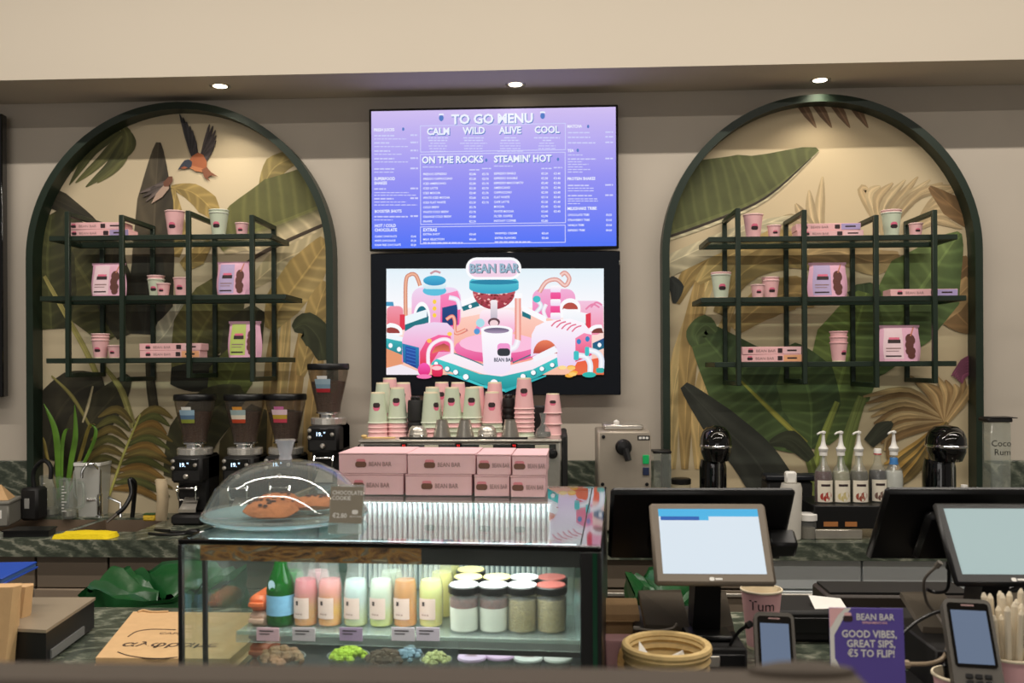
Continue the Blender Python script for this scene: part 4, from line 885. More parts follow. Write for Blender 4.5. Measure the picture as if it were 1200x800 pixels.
# cups and jugs on the machine
K, P = m_mint, m_pink
zc = ZM+.001
stack(443, 500, 4.13, (K, P, P, P), 'tall', 'at the far left', zc); stack(466, 500, 4.15, (K, K, P, P, P), 'tall', 'second from the left', zc)
stack(449, 500, 4.25, (K, P, P, P, P, P), 'tall', 'just behind the far left one', zc); stack(473, 500, 4.27, (P, K, P, P, P, P), 'tall', 'behind the second one', zc); stack(457, 500, 4.36, (P, P, P, P, P, K, P), 'tall', 'deepest in the left corner', zc)
stack(505, 500, 4.13, (K, K, P, P), 'tall', 'right of the black shakers', zc, rz=.9); stack(507, 500, 4.24, (K, K, P, P, P), 'tall', 'one row behind, right of the shakers', zc); stack(518, 500, 4.35, (P, P, K, P, P, P), 'tall', 'deep behind the shakers', zc)
stack(530, 500, 4.15, (K, K, P, K, K), 'tall', 'with mixed rims, left of centre', zc); stack(537, 500, 4.27, (P, K, P, K, K, P), 'tall', 'behind the mixed rims', zc)
stack(553.5, 500, 4.15, (K, K, P, K, K), 'tall', 'in the middle', zc); stack(559, 500, 4.27, (P, P, K, P, K), 'tall', 'deep in the middle', zc)
stack(577, 500, 4.13, (P, K, K, P), 'tall', 'behind the right low jug', zc); stack(580, 500, 4.25, (P, P, P, K, K, P), 'tall', 'deep behind the right low jug', zc)
stack(614.5, 500, 4.14, (P, P, P, P, P, P, K), 'tall', 'that stands tallest', zc)
stack(648, 500, 4.2, (P, P, P), 'small', 'beside the carafe', zc, gap=.05)
def jug(px, Y, kind, label):
    t = thing('milk_jug', label, 'jug', (at(px, 505, Y).x, Y, zc), 0, 'steel milk jugs on the machine'); m = MB()
    if kind == 'cone': pr = [(.04, 0), (.041, .004), (.024, .078), (.025, .082)]
    else: pr = [(.034, 0), (.043, .008), (.043, .022), (.04, .026), (.04, .032), (.034, .046), (.026, .054), (.026, .056)]
    m.lathe(pr+[(pr[-1][0]-.002, pr[-1][1]), (pr[0][0]-.003, .003), (0, .003)], 28); part('vessel', m, m_steel, t)
    m = MB()
    if kind == 'cone': m.tube(spline([(.0, .03, .072), (.0, .056, .07), (0, .06, .04), (0, .04, .02)], 4), .0035); part('handle', m, m_steel, t)
    else: m.lathe([(.0435, .012), (.0445, .014), (.0435, .016)], 28, close=False); part('band', m, m_chrome, t)
jug(489.5, 4.03, 'round', 'low round steel jug below the black shakers'); jug(518, 4.03, 'cone', 'plain cone-shaped steel jug, left of the two centre cones'); jug(545, 4.03, 'cone', 'cone-shaped steel jug in the middle of the machine top'); jug(571, 4.03, 'round', 'low round steel jug in front of the pink-topped stack'); jug(598, 4.03, 'cone', 'cone-shaped steel jug left of the tallest pink stack')
def canister(px, Y, r, h, label, z=zc, bands=3):
    t = thing('shaker', label, 'shaker', (at(px, 490, Y).x, Y, z)); m = MB(); pr = [(r*.9, 0), (r, .004)]
    for k in range(bands): a = h*(.35+.5*k/bands); pr += [(r, a), (r*.9, a+.004), (r*.9, a+.012), (r, a+.016)]
    m.lathe(pr+[(r*.95, h*.96), (r*.85, h)], 24); part('cup_body', m, m_matblack, t)
    m = MB(); m.lathe([(r*.6, h+.0002), (r*.6, h+.012), (r*.5, h+.016)], 20); part('lid', m, m_black, t)
canister(487, 4.14, .037, .165, 'black ribbed shaker between the mint cup stacks', bands=1); canister(596, 4.2, .03, .17, 'black banded shaker left of the tallest pink stack')
t = thing('glass_carafe', 'small clear glass carafe with waisted neck at the right of the machine', 'carafe', (at(636.5, 500, 4.08).x, 4.08, zc))
m = MB(); m.lathe([(0, .002), (.03, .0), (.036, .012), (.03, .035), (.012, .055), (.009, .075), (.016, .105), (.017, .108)], 24, close=False); part('vessel', m, m_jar, t); m = MB(); m.lathe([(0, .004), (.031, .004), (.034, .012), (.03, .026), (0, .026)], 20); part('liquid', m, mat('smoky_water', (90, 90, 88), .1), t)
tag(part('tamper_box', MB().box(at(626, 480, 4.3).x, at(642, 480, 4.3).x, 4.26, 4.33, zc, zc+.13, .006), m_matblack, None), 'black upright box behind the glass carafe on the machine', 'box')
t = thing('wooden_stick', 'pale wooden stirring stick lying at the left front of the machine top', 'stick', (at(424, 511, 4.0).x, 4.02, zc+.001)); m = MB(); m.box(0, .145, -.008, .008, 0, .006, .002); part('blade', m, mat('pale_wood', (214, 182, 120), .6), t)
m = MB(); m.lathe([(.012, 0), (.014, .004), (.01, .01)], 14, (0.006, 0, .0062)); part('knob', m, mat('pale_wood', (214, 182, 120)), t)
t = thing('bar_mat', 'black tray mat along the front of the machine top', 'mat', (at(468, 511, 3.99).x, 3.985, zc-.0004)); m = MB(); m.box(0, .56, 0, .02, 0, .008, .002); part('mat_strip', m, m_matblack, t)
# ------------------------------------------------------------------ sink corner, left
m_spring = m_chrome
def P3(px, py, Y): q = at(px, py, Y); return (q.x, q.y, q.z)
# tap
p = at(117, 600, 4.54); t = thing('sink_tap', 'chrome gooseneck tap standing behind the sink', 'tap', (p.x, 4.54, WT))
b = lambda px, py: (at(px, py, 4.5).x-p.x, -.04, at(px, py, 4.5).z-WT)
m = MB(); m.lathe([(.02, 0), (.02, .006), (.014, .01), (.014, .11), (.01, .115)], 18); part('tap_base', m, m_chrome, t)
m = MB(); pts = [(0, 0, .11), (0, 0, .2), (0, -.005, .235), (-.02, -.02, .265), (-.045, -.04, .262), (-.062, -.05, .235), (-.064, -.052, .2)]; m.tube(spline(pts, 5), .008, 10); part('spout', m, m_chrome, t)
m = MB(); m.tube([(-.012, 0, .085), (-.06, -.01, .088)], [.008, .01]); part('lever', m, m_chrome, t)
# white clear measuring container behind the tap
t = thing('measuring_jug', 'frosted square measuring jug behind the tap', 'jug', (at(111, 590, 4.60).x, 4.585, WT)); m = MB()
m.add([(-.05, -.05, 0), (.05, -.05, 0), (.05, .05, 0), (-.05, .05, 0), (-.066, -.06, .27), (.066, -.06, .27), (.066, .06, .27), (-.066, .06, .27)], [(0, 1, 5, 4), (1, 2, 6, 5), (2, 3, 7, 6), (3, 0, 4, 7), (0, 1, 2, 3)]); part('vessel', m, glass('frosted', (214, 214, 208), .35, .3), t, smooth=False)
m = MB(); m.box(-.069, .069, -.063, -.0605, .255, .272, .001); m.box(-.069, -.0665, -.0605, .06, .255, .272, .001); m.box(.0665, .069, -.0605, .06, .255, .272, .001); part('rim', m, m_white, t)
m = MB(); m.tube(spline([(-.066, 0, .23), (-.095, 0, .22), (-.095, 0, .1), (-.058, 0, .08)], 4), .007); part('handle', m, glass('frosted', (214, 214, 208)), t)
# clear blender jug with leaf blades in it
def clearjug(px, Y, r, h, label):
    t = thing('blender_jug', label, 'jug', (at(px, 590, Y).x, Y, WT)); m = MB(); m.lathe([(0, .004), (r*.75, .0), (r*.8, .01), (r, h), (r+.003, h+.003)], 8, close=False); part('vessel', m, m_clear, t)
    m = MB(); m.lathe([(r*.5, 0), (r*.62, .004), (r*.6, .03), (r*.3, .04)], 16, (0, 0, .006)); part('blade_base', m, m_steel, t)
    m = MB(); m.tube(spline([(r*.98, 0, h*.92), (r*1.5, 0, h*.88), (r*1.5, 0, h*.35), (r*.86, 0, h*.25)], 4), .008); part('handle', m, m_clear, t)
    m = MB()
    for k in range(9): m.box(-.012, .012 if k % 3 == 0 else .0, -r*.99-.001, -r*.97, h*(.2+.08*k), h*(.2+.08*k)+.004)
    part('scale_marks', m, m_white, t)['kind'] = 'stuff'
clearjug(60, 4.56, .055, .2, 'clear blender jug at the left by the arch foot'); clearjug(81, 4.50, .048, .19, 'clear ribbed blender jug in front of the green leaf blades')
t = thing('potted_plant', 'bright green sword-leaved plant standing behind the clear jugs', 'plant', (at(72, 590, 4.60).x, 4.60, WT)); c = t.location
m = MB(); m.lathe([(.03, 0), (.034, .01), (.04, .14), (.036, .14), (.03, .02), (0, .02)], 20); part('glass_vase', m, m_jar, t)
m_blade = mat('fresh_leaf', (96, 140, 44), .45, var=.25, scale=20); m_blade2 = mat('olive_leaf', (118, 104, 44), .5, var=.3, scale=20)
def blade(t, pts, w, mm):
    S = spline([Vector(q) for q in pts], 5); m = MB(); vs = []; fs = []; n = len(S)
    for i, q in enumerate(S):
        f = i/(n-1); ww = w*(.5+1.1*f-1.6*f**3) if f < .999 else .001; vs += [q+Vector((-ww, .004, 0)), q, q+Vector((ww, .004, 0))]
    for i in range(n-1): fs += [(3*i, 3*i+1, 3*i+4, 3*i+3), (3*i+1, 3*i+2, 3*i+5, 3*i+4)]
    m.add(vs, fs); part('leaf', m, mm, t, recalc=False)
lx = lambda px, py: (at(px, py, 4.58).x-c.x, -.02, at(px, py, 4.58).z-c.z)
blade(t, [lx(68, 585), lx(67, 530), lx(63, 500), lx(51, 473)], .02, m_blade); blade(t, [lx(76, 588), lx(83, 540), lx(88, 510), lx(87, 474)], .018, m_blade)
blade(t, [lx(72, 588), lx(72, 530), lx(76, 505), lx(84, 502)], .012, m_blade); blade(t, [lx(74, 588), lx(92, 540), lx(104, 500), lx(112, 498)], .012, m_blade2)
blade(t, [lx(74, 588), lx(104, 530), lx(112, 505), lx(104, 496)], .012, m_blade); blade(t, [lx(70, 588), lx(56, 540), lx(52, 520), lx(50, 512)], .01, m_blade2)
# black cylinder vacuum / steam hose by the arch foot
t = thing('milk_steamer', 'black appliance with a bent handle at the foot of the left arch', 'appliance', (at(40, 590, 4.45).x, 4.45, WT)); m = MB(); m.box(-.045, .045, -.05, .05, 0, .16, .012); part('body', m, m_matblack, t)
m = MB(); m.tube(spline([(0, 0, .155), (.0, 0, .24), (.05, 0, .29), (.085, 0, .26), (.085, 0, .2)], 5), .011); part('handle', m, m_black, t)
m = MB(); m.box(-.02, .005, -.052, -.0502, .06, .11, .001); part('rating_label', m, mat('grey_label', (150, 150, 146), .5), t)
# grey crate at the far left with kraft paper in it
p = at(10, 598, 4.35); t = thing('crate', 'grey plastic crate with printed label at the far left of the worktop', 'crate', (p.x-.08, 4.3, WT), .25); m = MB()
m.box(-.2, .13, -.1, .1, 0, .11, .008); part('tub', m, mat('grey_tub', (128, 126, 118), .5), t); m = MB(); m.box(-.205, .135, -.105, .105, .105, .12, .004); part('rim', m, mat('grey_tub', (0, 0, 0)), t)
m = MB(); m.flat([(.06, .04), (.1, .04), (.1, .08), (.06, .08)], -.1012, mi=0); m.flat(ell(.03, .06, .018, .018, 10), -.1012, mi=1); part('label', m, [m_white, mat('leaf_green', (70, 110, 60))], t, smooth=False, recalc=False)['kind'] = 'stuff'
t = thing('paper_cone', 'folded kraft paper lying in the grey crate', 'paper', (p.x-.05, 4.3, WT+.121), .2); m = MB(); m.add([(-.1, -.06, 0), (.09, -.05, 0), (.04, 0, .07), (-.12, .06, .0), (.08, .07, 0)], [(0, 1, 2), (1, 4, 2), (0, 2, 3), (2, 4, 3)]); part('sheet', m, m_kraft, t, smooth=False)
# black tray, yellow cloth, sponge, water hose
p = at(50, 617, 4.12); t = thing('plastic_tray', 'black plastic tray on the edge of the sink', 'tray', (p.x, 4.03, WT), .08); m = MB(); m.slab([(-.1, -.05), (.1, -.05), (.085, .05), (-.085, .05)], 0, .024); m.slab([(-.105, -.055), (.105, -.055), (.09, .055), (-.09, .055)], .0242, .03); part('tray_shell', m, m_black, t)
t = thing('yellow_cloth', 'folded bright yellow cleaning cloth on the worktop edge', 'cloth', (at(101, 624, 4.0).x, 3.985, WT), 0); m = MB()
def cl(u, v, o): return ((u-.5)*.255+.02*sin(v*3), (v-.5)*.11, o+.012*sin(u*3.1)**.6*sin(v*3.1)**.5+.001*sin(u*17+v*9) if 0 < u < 1 and 0 < v < 1 else .001)
m.grid(lambda u, v: cl(u, v, .016), 24, 12); m.box(-.12, .12, -.05, .05, 0, .012, .004); part('folded_cloth', m, mat('yellow_cloth', (240, 212, 20), .8, var=.08, scale=120, bump=.3), t)
t = thing('sponge', 'small yellow sponge beside the leftmost grinder', 'sponge', (at(176, 602, 4.42).x, 4.42, WT)); m = MB(); m.box(-.03, .03, -.02, .02, 0, .03, .006); part('foam', m, mat('sponge_yellow', (222, 186, 60), .9, bump=.5, scale=90), t)
m = MB(); m.box(-.03, .03, -.02, .02, .0305, .036, .003); part('scourer', m, mat('scour_green', (60, 90, 50), .9, bump=.5, scale=90), t)
t = thing('rinse_hose', 'black hand shower with a steel tip leaning over the sink', 'hose', (at(150, 604, 4.52).x, 4.525, WT)); c = t.location
q = lambda px, py, dy: (at(px, py, 4.5+dy).x-c.x, 4.5+dy-c.y, at(px, py, 4.5+dy).z-c.z)
m = MB(); m.tube(spline([(0.02, 0, 0), (.03, 0, .1), q(158, 566, 0), q(152, 562, -.02), q(154, 578, -.04), q(146, 594, -.08), q(137, 602, -.1)], 5), .011, 10); part('hose', m, m_black, t)
m = MB(); m.tube([q(137, 602, -.1), q(125, 612, -.13)], [.009, .007]); part('nozzle', m, m_chrome, t)
m = MB(); m.tube([(-.04, 0, 0), (-.045, .01, .07), (-.1, -.01, .1)], .007); part('valve', m, m_chrome, t)
t = thing('coffee_bag', 'cream paper bag leaning against the left side of the leftmost grinder', 'bag', (at(188, 590, 4.42).x, 4.42, WT)); m = MB(); m.grid(lambda u, v: ((u-.5)*.06+.012*sin(v*3), -.03*(sin(pi*u)*sin(pi*min(v*.95+.04, 1)))**.5, v*.2), 8, 8); m.grid(lambda u, v: ((u-.5)*.06+.012*sin(v*3), .03*(sin(pi*u)*sin(pi*min(v*.95+.04, 1)))**.5, v*.2), 8, 8); part('paper_bag', m, mat('bag_cream', (206, 186, 152), .8, var=.15, scale=14, bump=.2), t, recalc=False)
m = MB(); m.tube([(-.02, 0, .2005), (.03, 0, .2005)], .004); part('fold', m, mat('bag_cream', (0, 0, 0)), t)
t = thing('power_cable', 'black cable coil in front of the leftmost grinder', 'cable', (at(200, 618, 4.05).x, 4.05, WT)); m = MB(); m.tube(spline([(-.1, 0, .006), (-.04, -.03, .006), (.05, -.02, .006), (.07, .03, .006), (-.02, .04, .006), (-.08, .02, .018), (.0, -.01, .02)], 6), .0058, 8); part('cord', m, m_black, t)
m = MB(); m.box(.0705, .12, .0, .04, 0, .02, .004); part('plug', m, m_black, t)

# ------------------------------------------------------------------ right of the machine
t = thing('drink_dispenser', 'grey steel dispenser box with black lever and green switch', 'dispenser', (at(732, 560, 4.1).x, 4.1, WT)); W = 62*4.1/F/2; H = at(732, 505, 4.1).z-WT
m = MB(); m.box(-W, W, 0, .32, .012, H, .008); part('cabinet', m, mat('satin_grey', (168, 158, 144), .38, .35), t)
m = MB(); m.box(-W+.03, W-.03, .04, .26, H+.0002, H+.026, .006); part('lid', m, m_steel, t); m = MB(); m.lathe([(.012, 0), (.014, .012), (0, .02)], 16, (-.03, .08, H+.0265)); part('lid_knob', m, m_white, t)
m = MB(); m.T = Matrix.Translation((-.005, -.0002, H-.07)) @ Matrix.Rotation(pi/2, 4, 'X'); m.lathe([(.036, 0), (.036, .02), (.028, .03), (.028, .055), (0, .06)], 22); g = part('outlet_hub', m, m_black, t)
m = MB(); m.tube([(-.0, -.045, H-.075), (.012, -.06, H-.125)], [.018, .014]); part('spout', m, m_black, g)
m = MB(); m.box(W-.038, W-.01, -.006, -.0002, H-.145, H-.105, .002); part('power_switch', m, mat('switch_green', (20, 150, 80), .3, emit=.25), t); m = MB(); m.box(W-.038, W-.01, -.006, -.0002, H-.195, H-.16, .002); part('blue_switch', m, mat('switch_navy', (40, 50, 80), .3), t)
m = MB(); m.box(W-.06, W-.006, -.0012, -.0002, H-.04, H-.02); n_ = part('maker_plate', m, m_black, t); m = MB(); m.box(W-.054, W-.042, -.0018, -.0013, H-.035, H-.025); m.box(W-.039, W-.027, -.0018, -.0013, H-.035, H-.025); m.box(W-.024, W-.012, -.0018, -.0013, H-.035, H-.025); part('maker_lettering', m, m_white, n_, smooth=False, recalc=False)['kind'] = 'stuff'
for bx, bz in ((-W+.025, H-.025), (-W+.02, H-.235), (W-.02, H-.235)):
    m = MB(); m.T = Matrix.Translation((bx, -.0002, bz)) @ Matrix.Rotation(pi/2, 4, 'X'); m.lathe([(.008, 0), (.008, .004), (0, .005)], 12); part('screw_cap', m, m_black, t)
for sx in (-1, 1):
    m = MB(); m.lathe([(.015, 0), (.015, .0118)], 12, (sx*(W-.03), .05, 0)); part('foot', m, m_black, t)
# knock box between machine and dispenser
t = thing('knock_box', 'black open box between the coffee machine and the grey dispenser', 'box', (at(678, 560, 4.25).x, 4.25, WT)); m = MB(); m.box(-.06, .06, -.07, .07, 0.0, .14, .006); part('shell', m, m_black, t); m = MB(); m.tube([(-.059, -.075, .12), (.059, -.075, .12)], .007); part('bar', m, m_matblack, t)
m = MB(); m.add([(-.05, -.0702, .14), (.05, -.0702, .14), (.1, -.03, .2), (.0, -.03, .2)], [(0, 1, 2, 3)]); part('lid_flap', m, glass('smoke_flap', (120, 124, 120), .6), t, smooth=False)

Yb = 4.28
def item(px, name, label, cat, Y=Yb, rz=0., z=WT, group=None): return thing(name, label, cat, (at(px, 560, Y).x, Y, z), rz, group)
def hz(py, Y=Yb): return at(900, py, Y).z-WT
# jars and lids left of the first mixer
t = item(775, 'acrylic_box', 'clear acrylic box with black lid beside the grey dispenser', 'box'); h = hz(527)
m = MB(); m.box(-.04, .04, -.05, .05, 0, h-.012, .004); part('box_wall', m, m_clear, t); m = MB(); m.box(-.036, .036, -.046, .046, .003, h*.5, .004); part('contents', m, mat('tan_powder', (150, 124, 80), .9, var=.3, scale=60), t); m = MB(); m.box(-.042, .042, -.052, .052, h-.0118, h, .003); part('lid', m, m_black, t)
m = MB(); m.tube([(.035, -.056, .02), (.04, -.056, .14)], .004); part('red_spoon', m, mat('spoon_red', (190, 40, 36), .4), t)
for k, (z0, lb) in enumerate(((0, 'lower clear portion jar beside the first black mixer'), (.115, 'upper clear portion jar stacked beside the first black mixer'))):
    t = item(798, 'storage_jar', lb, 'jar', z=WT+z0); m = MB(); m.lathe([(0, .002), (.036, 0), (.042, .004), (.044, .08), (.04, .085)], 20, close=False); part('vessel', m, m_jar, t); m = MB(); m.lathe([(0, .004), (.036, .004), (.038, .05), (0, .06)], 16); part('contents', m, mat('white_powder', (200, 190, 170), .8, var=.3, scale=70), t); m = MB(); m.lathe([(.045, .0852), (.046, .09), (.046, .108), (.04, .112)], 24); part('lid', m, m_black, t)
def mixer(px, label, k):
    t = item(px, 'drink_mixer', label, 'mixer', 4.22); h = hz(498, 4.22); t.scale = (k, k, 1)
    m = MB(); m.box(-.075, .075, -.07, .11, 0, .045, .015); part('base', m, m_black, t)
    m = MB(); m.lathe([(.056, .046), (.056, h-.2), (.05, h-.16)], 24, (-.004, .06, 0)); part('column', m, m_blackgloss, t)
    m = MB(); m.lathe([(.02, h-.175), (.05, h-.16), (.062, h-.12), (.062, h-.1)], 28, (0, 0.01, 0), sy=1.35); part('lower_head', m, m_blackgloss, t)
    m = MB(); m.lathe([(.0655, h-.0995), (.0665, h-.096), (.0665, h-.09), (.065, h-.087)], 28, (0, 0.01, 0), sy=1.35); part('chrome_band', m, m_chrome, t)
    m = MB(); m.lathe([(.0645, h-.0865), (.063, h-.06), (.054, h-.03), (.036, h-.008), (0, h)], 28, (0, .01, 0), sy=1.35); part('head_cover', m, m_blackgloss, t)
    m = MB(); m.tube([(.006, -.03, h-.165), (.006, -.03, .06)], .0045, 10); m.lathe([(.006, .05), (.016, .054), (.016, .058), (.006, .06)], 14, (.006, -.03, 0)); part('spindle', m, m_chrome, t)
    m = MB(); m.tube(spline([(-.035, -.052, h-.06), (-.02, -.062, h-.035), (0, -.064, h-.028), (.02, -.062, h-.035), (.035, -.052, h-.06)], 4), .002); part('emblem_arc', m, m_steel, t)
mixer(839.5, 'black drink mixer with chrome band, left one behind the lit till', 1.1); mixer(1110, 'black drink mixer with chrome band, right one by the arch foot', 1.28)
t = item(862, 'storage_bin', 'low black bin behind the first drink mixer', 'bin', 4.46); m = MB(); m.box(-.13, .11, -.06, .06, 0, .14, .01); part('shell', m, m_matblack, t); m = MB(); m.box(-.135, .115, -.065, .065, .1402, .15, .003); part('rim', m, m_black, t)
for k in range(5):
    t = item(881, 'flat_lid', 'black dome cup lid in the stack, number %s from the bottom' % ('one', 'two', 'three', 'four', 'five')[k], 'lid', 4.3, 0, WT+.04+k*.018, 'stack of black cup lids'); m = MB(); m.lathe([(.045, 0), (.047, .003), (.045, .006), (.038, .009), (.034, .016), (.0, .0175)], 24); part('lid_shell', m, m_black, t)
t = item(881, 'lid_holder', 'black round holder under the stack of cup lids', 'holder', 4.3); m = MB(); m.lathe([(.05, 0), (.05, .03), (.046, .0395)], 20); part('drum', m, m_matblack, t)
cup('mid', m_pink, (at(862, 575, 4.08).x, 4.08, WT), 'pink paper cup upside down behind the lit till', None, 0, True)
for k in range(4):
    t = item(906, 'dome_lid', 'clear plastic dome lid in the stack, number %s from the bottom' % ('one', 'two', 'three', 'four')[k], 'lid', 4.12, 0, WT+.02+k*.03, 'stack of clear dome lids'); m = MB(); m.lathe([(.046, 0), (.048, .003), (.045, .006), (.042, .03), (.03, .045), (.012, .05)], 24, close=False); part('lid_shell', m, m_clear, t)
t = item(906, 'lid_stand', 'white saucer under the stack of clear dome lids', 'saucer', 4.12); m = MB(); m.lathe([(.03, 0), (.05, .012), (.052, .019)], 20); part('dish', m, m_white, t)
t = item(918, 'dark_appliance', 'dark low appliance behind the clear dome lids', 'appliance', 4.45); m = MB(); m.box(-.09, .12, -.07, .07, 0, .2, .01); part('shell', m, m_matblack, t); m = MB(); m.box(-.1, .16, -.08, .02, .2002, .23, .008); part('top_cover', m, mat('navy_black', (26, 28, 34), .4), t)
# white dispenser gun with cup sleeve
t = item(927, 'cup_sleeve', 'tall clear sleeve of white cup lids with a white clip on top', 'dispenser', 4.0, .0); m = MB(); m.lathe([(.036, 0), (.04, .004), (.046, .22), (.04, .24)], 18); part('sleeve', m, glass('milky', (226, 222, 212), .3, .2), t); m = MB(); m.box(-.025, .02, -.02, .02, .2405, .29, .006); part('clip', m, m_white, t)
t = item(946, 'condiment_jar', 'small clear jar with a white lid left of the syrup bottles', 'jar', 4.02); m = MB(); m.lathe([(.036, 0), (.038, .005), (.038, .08)], 20); part('vessel', m, m_jar, t); m = MB(); m.lathe([(.042, .0802), (.042, .105), (.038, .108)], 20); part('lid', m, m_white, t)
m = MB(); m.lathe([(0, .003), (.034, .003), (.034, .05), (0, .055)], 16); part('contents', m, mat('grey_powder', (120, 112, 100), .8), t)
# drawer riser and syrup bottles
rx0, rx1 = at(954, 600, 4.0).x, at(1075, 600, 4.0).x; rz_ = at(985, 592.5, 4.0).z
t = thing('drawer_riser', 'black riser with a steel drawer edge under the syrup bottles', 'riser', (rx0, 4.0, WT)); hh = rz_-WT
m = MB(); m.box(0, rx1-rx0, 0, .3, .045, hh, .003); m.box(0, .012, 0, .3, 0, .045); m.box(rx1-rx0-.012, rx1-rx0, 0, .3, 0, .045); part('shell', m, m_black, t)
m = MB(); m.box(.003, .2, -.008, -.0005, .002, .042, .002); part('drawer_edge', m, m_steel, t)
m = MB(); m.box(.04, .1, -.002, -.0005, .055, .075); m.box(.13, .18, -.002, -.0005, .055, .075); part('drawer_window', m, mat('orange_peek', (170, 110, 60), .6), t)
def syrup(px, Y, liquid, label, pump=True, lab=None, band=None, z=rz_):
    t = thing('syrup_bottle', label, 'bottle', (at(px, 560, Y).x, Y, z), 0, 'syrup bottles')
    m = MB(); m.lathe([(0, .002), (.036, 0), (.039, .006), (.039, .12), (.034, .14), (.018, .165), (.014, .185), (.014, .205)], 24, close=False); part('glass_body', m, m_jar, t)
    m = MB(); m.lathe([(0, .004), (.036, .004), (.037, .118), (.033, .137), (0, .138)], 20); part('syrup', m, liquid, t)
    if lab:
        m = MB(); n = 10; r = .0396; f = lambda i: -pi/2+(i/n-.5)*1.9
        for z0, z1, mi in ((.006, .1, 0),):
            m.add([(r*cos(f(i)), r*sin(f(i)), zz) for zz in (z0, z1) for i in range(n+1)], [(i, i+1, n+2+i, n+1+i) for i in range(n)], mi)
        r = .0399
        for cxx, cz, rr_ in ((-.25, .03, .016), (.3, .035, .016), (.05, .022, .014)):
            m.add([(r*cos(-pi/2+cxx+rr_/r*cos(a*pi/5)), r*sin(-pi/2+cxx+rr_/r*cos(a*pi/5)), cz+rr_*sin(a*pi/5)) for a in range(10)], [tuple(range(10))], 1)
        m.add([(r*cos(f(i)*.55-pi/2*.45), r*sin(f(i)*.55-pi/2*.45), zz) for zz in (.074, .084) for i in range(n+1)], [(i, i+1, n+2+i, n+1+i) for i in range(n)], 2)
        part('label_wrap', m, [mat('label_cream', (232, 224, 206), .6), lab, m_dark], t, recalc=False)['kind'] = 'stuff'
    if band:
        m = MB(); m.lathe([(.0195, .165), (.0165, .18), (.0165, .192), (.0146, .195)], 18, close=False); part('neck_band', m, band, t)
    if pump:
        m = MB(); m.lathe([(.017, .2052), (.017, .222), (.019, .224), (.021, .236), (.012, .25), (.008, .27), (.006, .3), (.011, .302), (.011, .31), (0, .314)], 20); g = part('pump', m, m_white, t)
        m = MB(); m.tube([(0, 0, .306), (-.018, -.012, .306), (-.032, -.022, .3)], [.006, .005, .004]); part('nozzle', m, m_white, g)
        m = MB(); m.tube([(0, 0, .204), (0, 0, .03)], .0055); part('dip_tube', m, m_white, g)
    else:
        m = MB(); m.lathe([(.016, .2052), (.016, .23), (.014, .233), (0, .233)], 18); part('cap', m, m_white, t); m = MB(); m.lathe([(.0166, .207), (.0166, .212)], 18, close=False); part('cap_ring', m, mat('ring_red', (190, 40, 40)), t)
    return t
syrup(965, 4.1, mat('syrup_plum', (70, 22, 26), .15), 'dark red syrup bottle with pump and cherry label, leftmost in the row', True, mat('cherry', (170, 50, 40)))
syrup(985.5, 4.1, mat('syrup_pale', (150, 146, 120), .15), 'pale syrup bottle with pump and blond label, second in the row', True, mat('blond', (206, 190, 130)))
syrup(1006.5, 4.1, mat('syrup_olive', (70, 66, 46), .15), 'olive syrup bottle with pump and red fruit label, third in the row', True, mat('brick', (150, 70, 50)))
syrup(1028.5, 4.13, mat('syrup_black', (24, 18, 18), .1), 'dark syrup bottle with white screw cap and no pump', False, mat('fig', (110, 80, 70)))
syrup(1047.5, 4.12, mat('syrup_clear', (190, 190, 184), .15), 'clear syrup bottle with pump and blue neck band', True, None, mat('band_blue', (60, 120, 180)))
cup('mid', m_pink, (at(1074.5, 560, 4.02).x, 4.02, WT+.02), 'pink paper cup with dark lids in it, left of the right drink mixer', logo=False)
t = thing('coaster', 'black coaster under the pink cup near the right mixer', 'coaster', (at(1074.5, 560, 4.02).x, 4.02, WT)); m = MB(); m.lathe([(.045, 0), (.045, .017), (.04, .0195)], 20); part('pad', m, m_matblack, t)
t = thing('loose_lid', 'black flat lid lying inside the pink cup near the right mixer', 'lid', (at(1077, 560, 4.02).x, 4.02, WT+.105)); m = MB(); m.lathe([(.03, 0), (.033, .003), (.02, .02), (0, .022)], 16); part('lid_shell', m, m_black, t)
def bottle(px, Y, pr, body, cap, caph, label, band=None):
    t = item(px, 'bottle', label, 'bottle', Y); m = MB(); m.lathe(pr, 22, close=False); part('glass_body', m, body, t); h = pr[-1][1]; r = pr[-1][0]
    m = MB(); m.lathe([(r+.002, h-.004), (r+.002, h+caph), (0, h+caph+.002)], 18); part('cap', m, cap, t)
    if band: m = MB(); m.lathe([(r+.0035, h-.06), (r+.003, h-.02)], 18, close=False); part('neck_label', m, band, t)
bottle(1130, 4.04, [(.03, 0), (.034, .005), (.034, .12), (.016, .17), (.012, .21)], glass('amber', (120, 50, 30), .7), m_white, .018, 'brown glass bottle with blue neck and white cap by the arch foot', mat('band_blue', (60, 120, 180)))
t = item(1150, 'glass_jar', 'clear fluted glass syrup jar with dark pourer right of the mixer', 'jar', 4.1); m = MB(); m.lathe([(0, .002), (.042, 0), (.05, .01), (.05, .03), (.044, .05), (.048, .065), (.036, .085), (.026, .1), (.03, .115), (.026, .12)], 12, close=False); part('vessel', m, m_jar, t); m = MB(); m.lathe([(.027, .1202), (.02, .14), (.012, .16), (.014, .165)], 16); part('pourer', m, m_black, t)
m = MB(); m.lathe([(0, .004), (.044, .008), (.046, .03), (.04, .048), (0, .05)], 12); part('syrup', m, mat('cloudy', (150, 146, 136), .2), t)
t = item(1168, 'tall_dispenser', 'tall clear juice dispenser with dark lid and handwriting at the right wall', 'dispenser', 4.3); h = hz(489, 4.3)
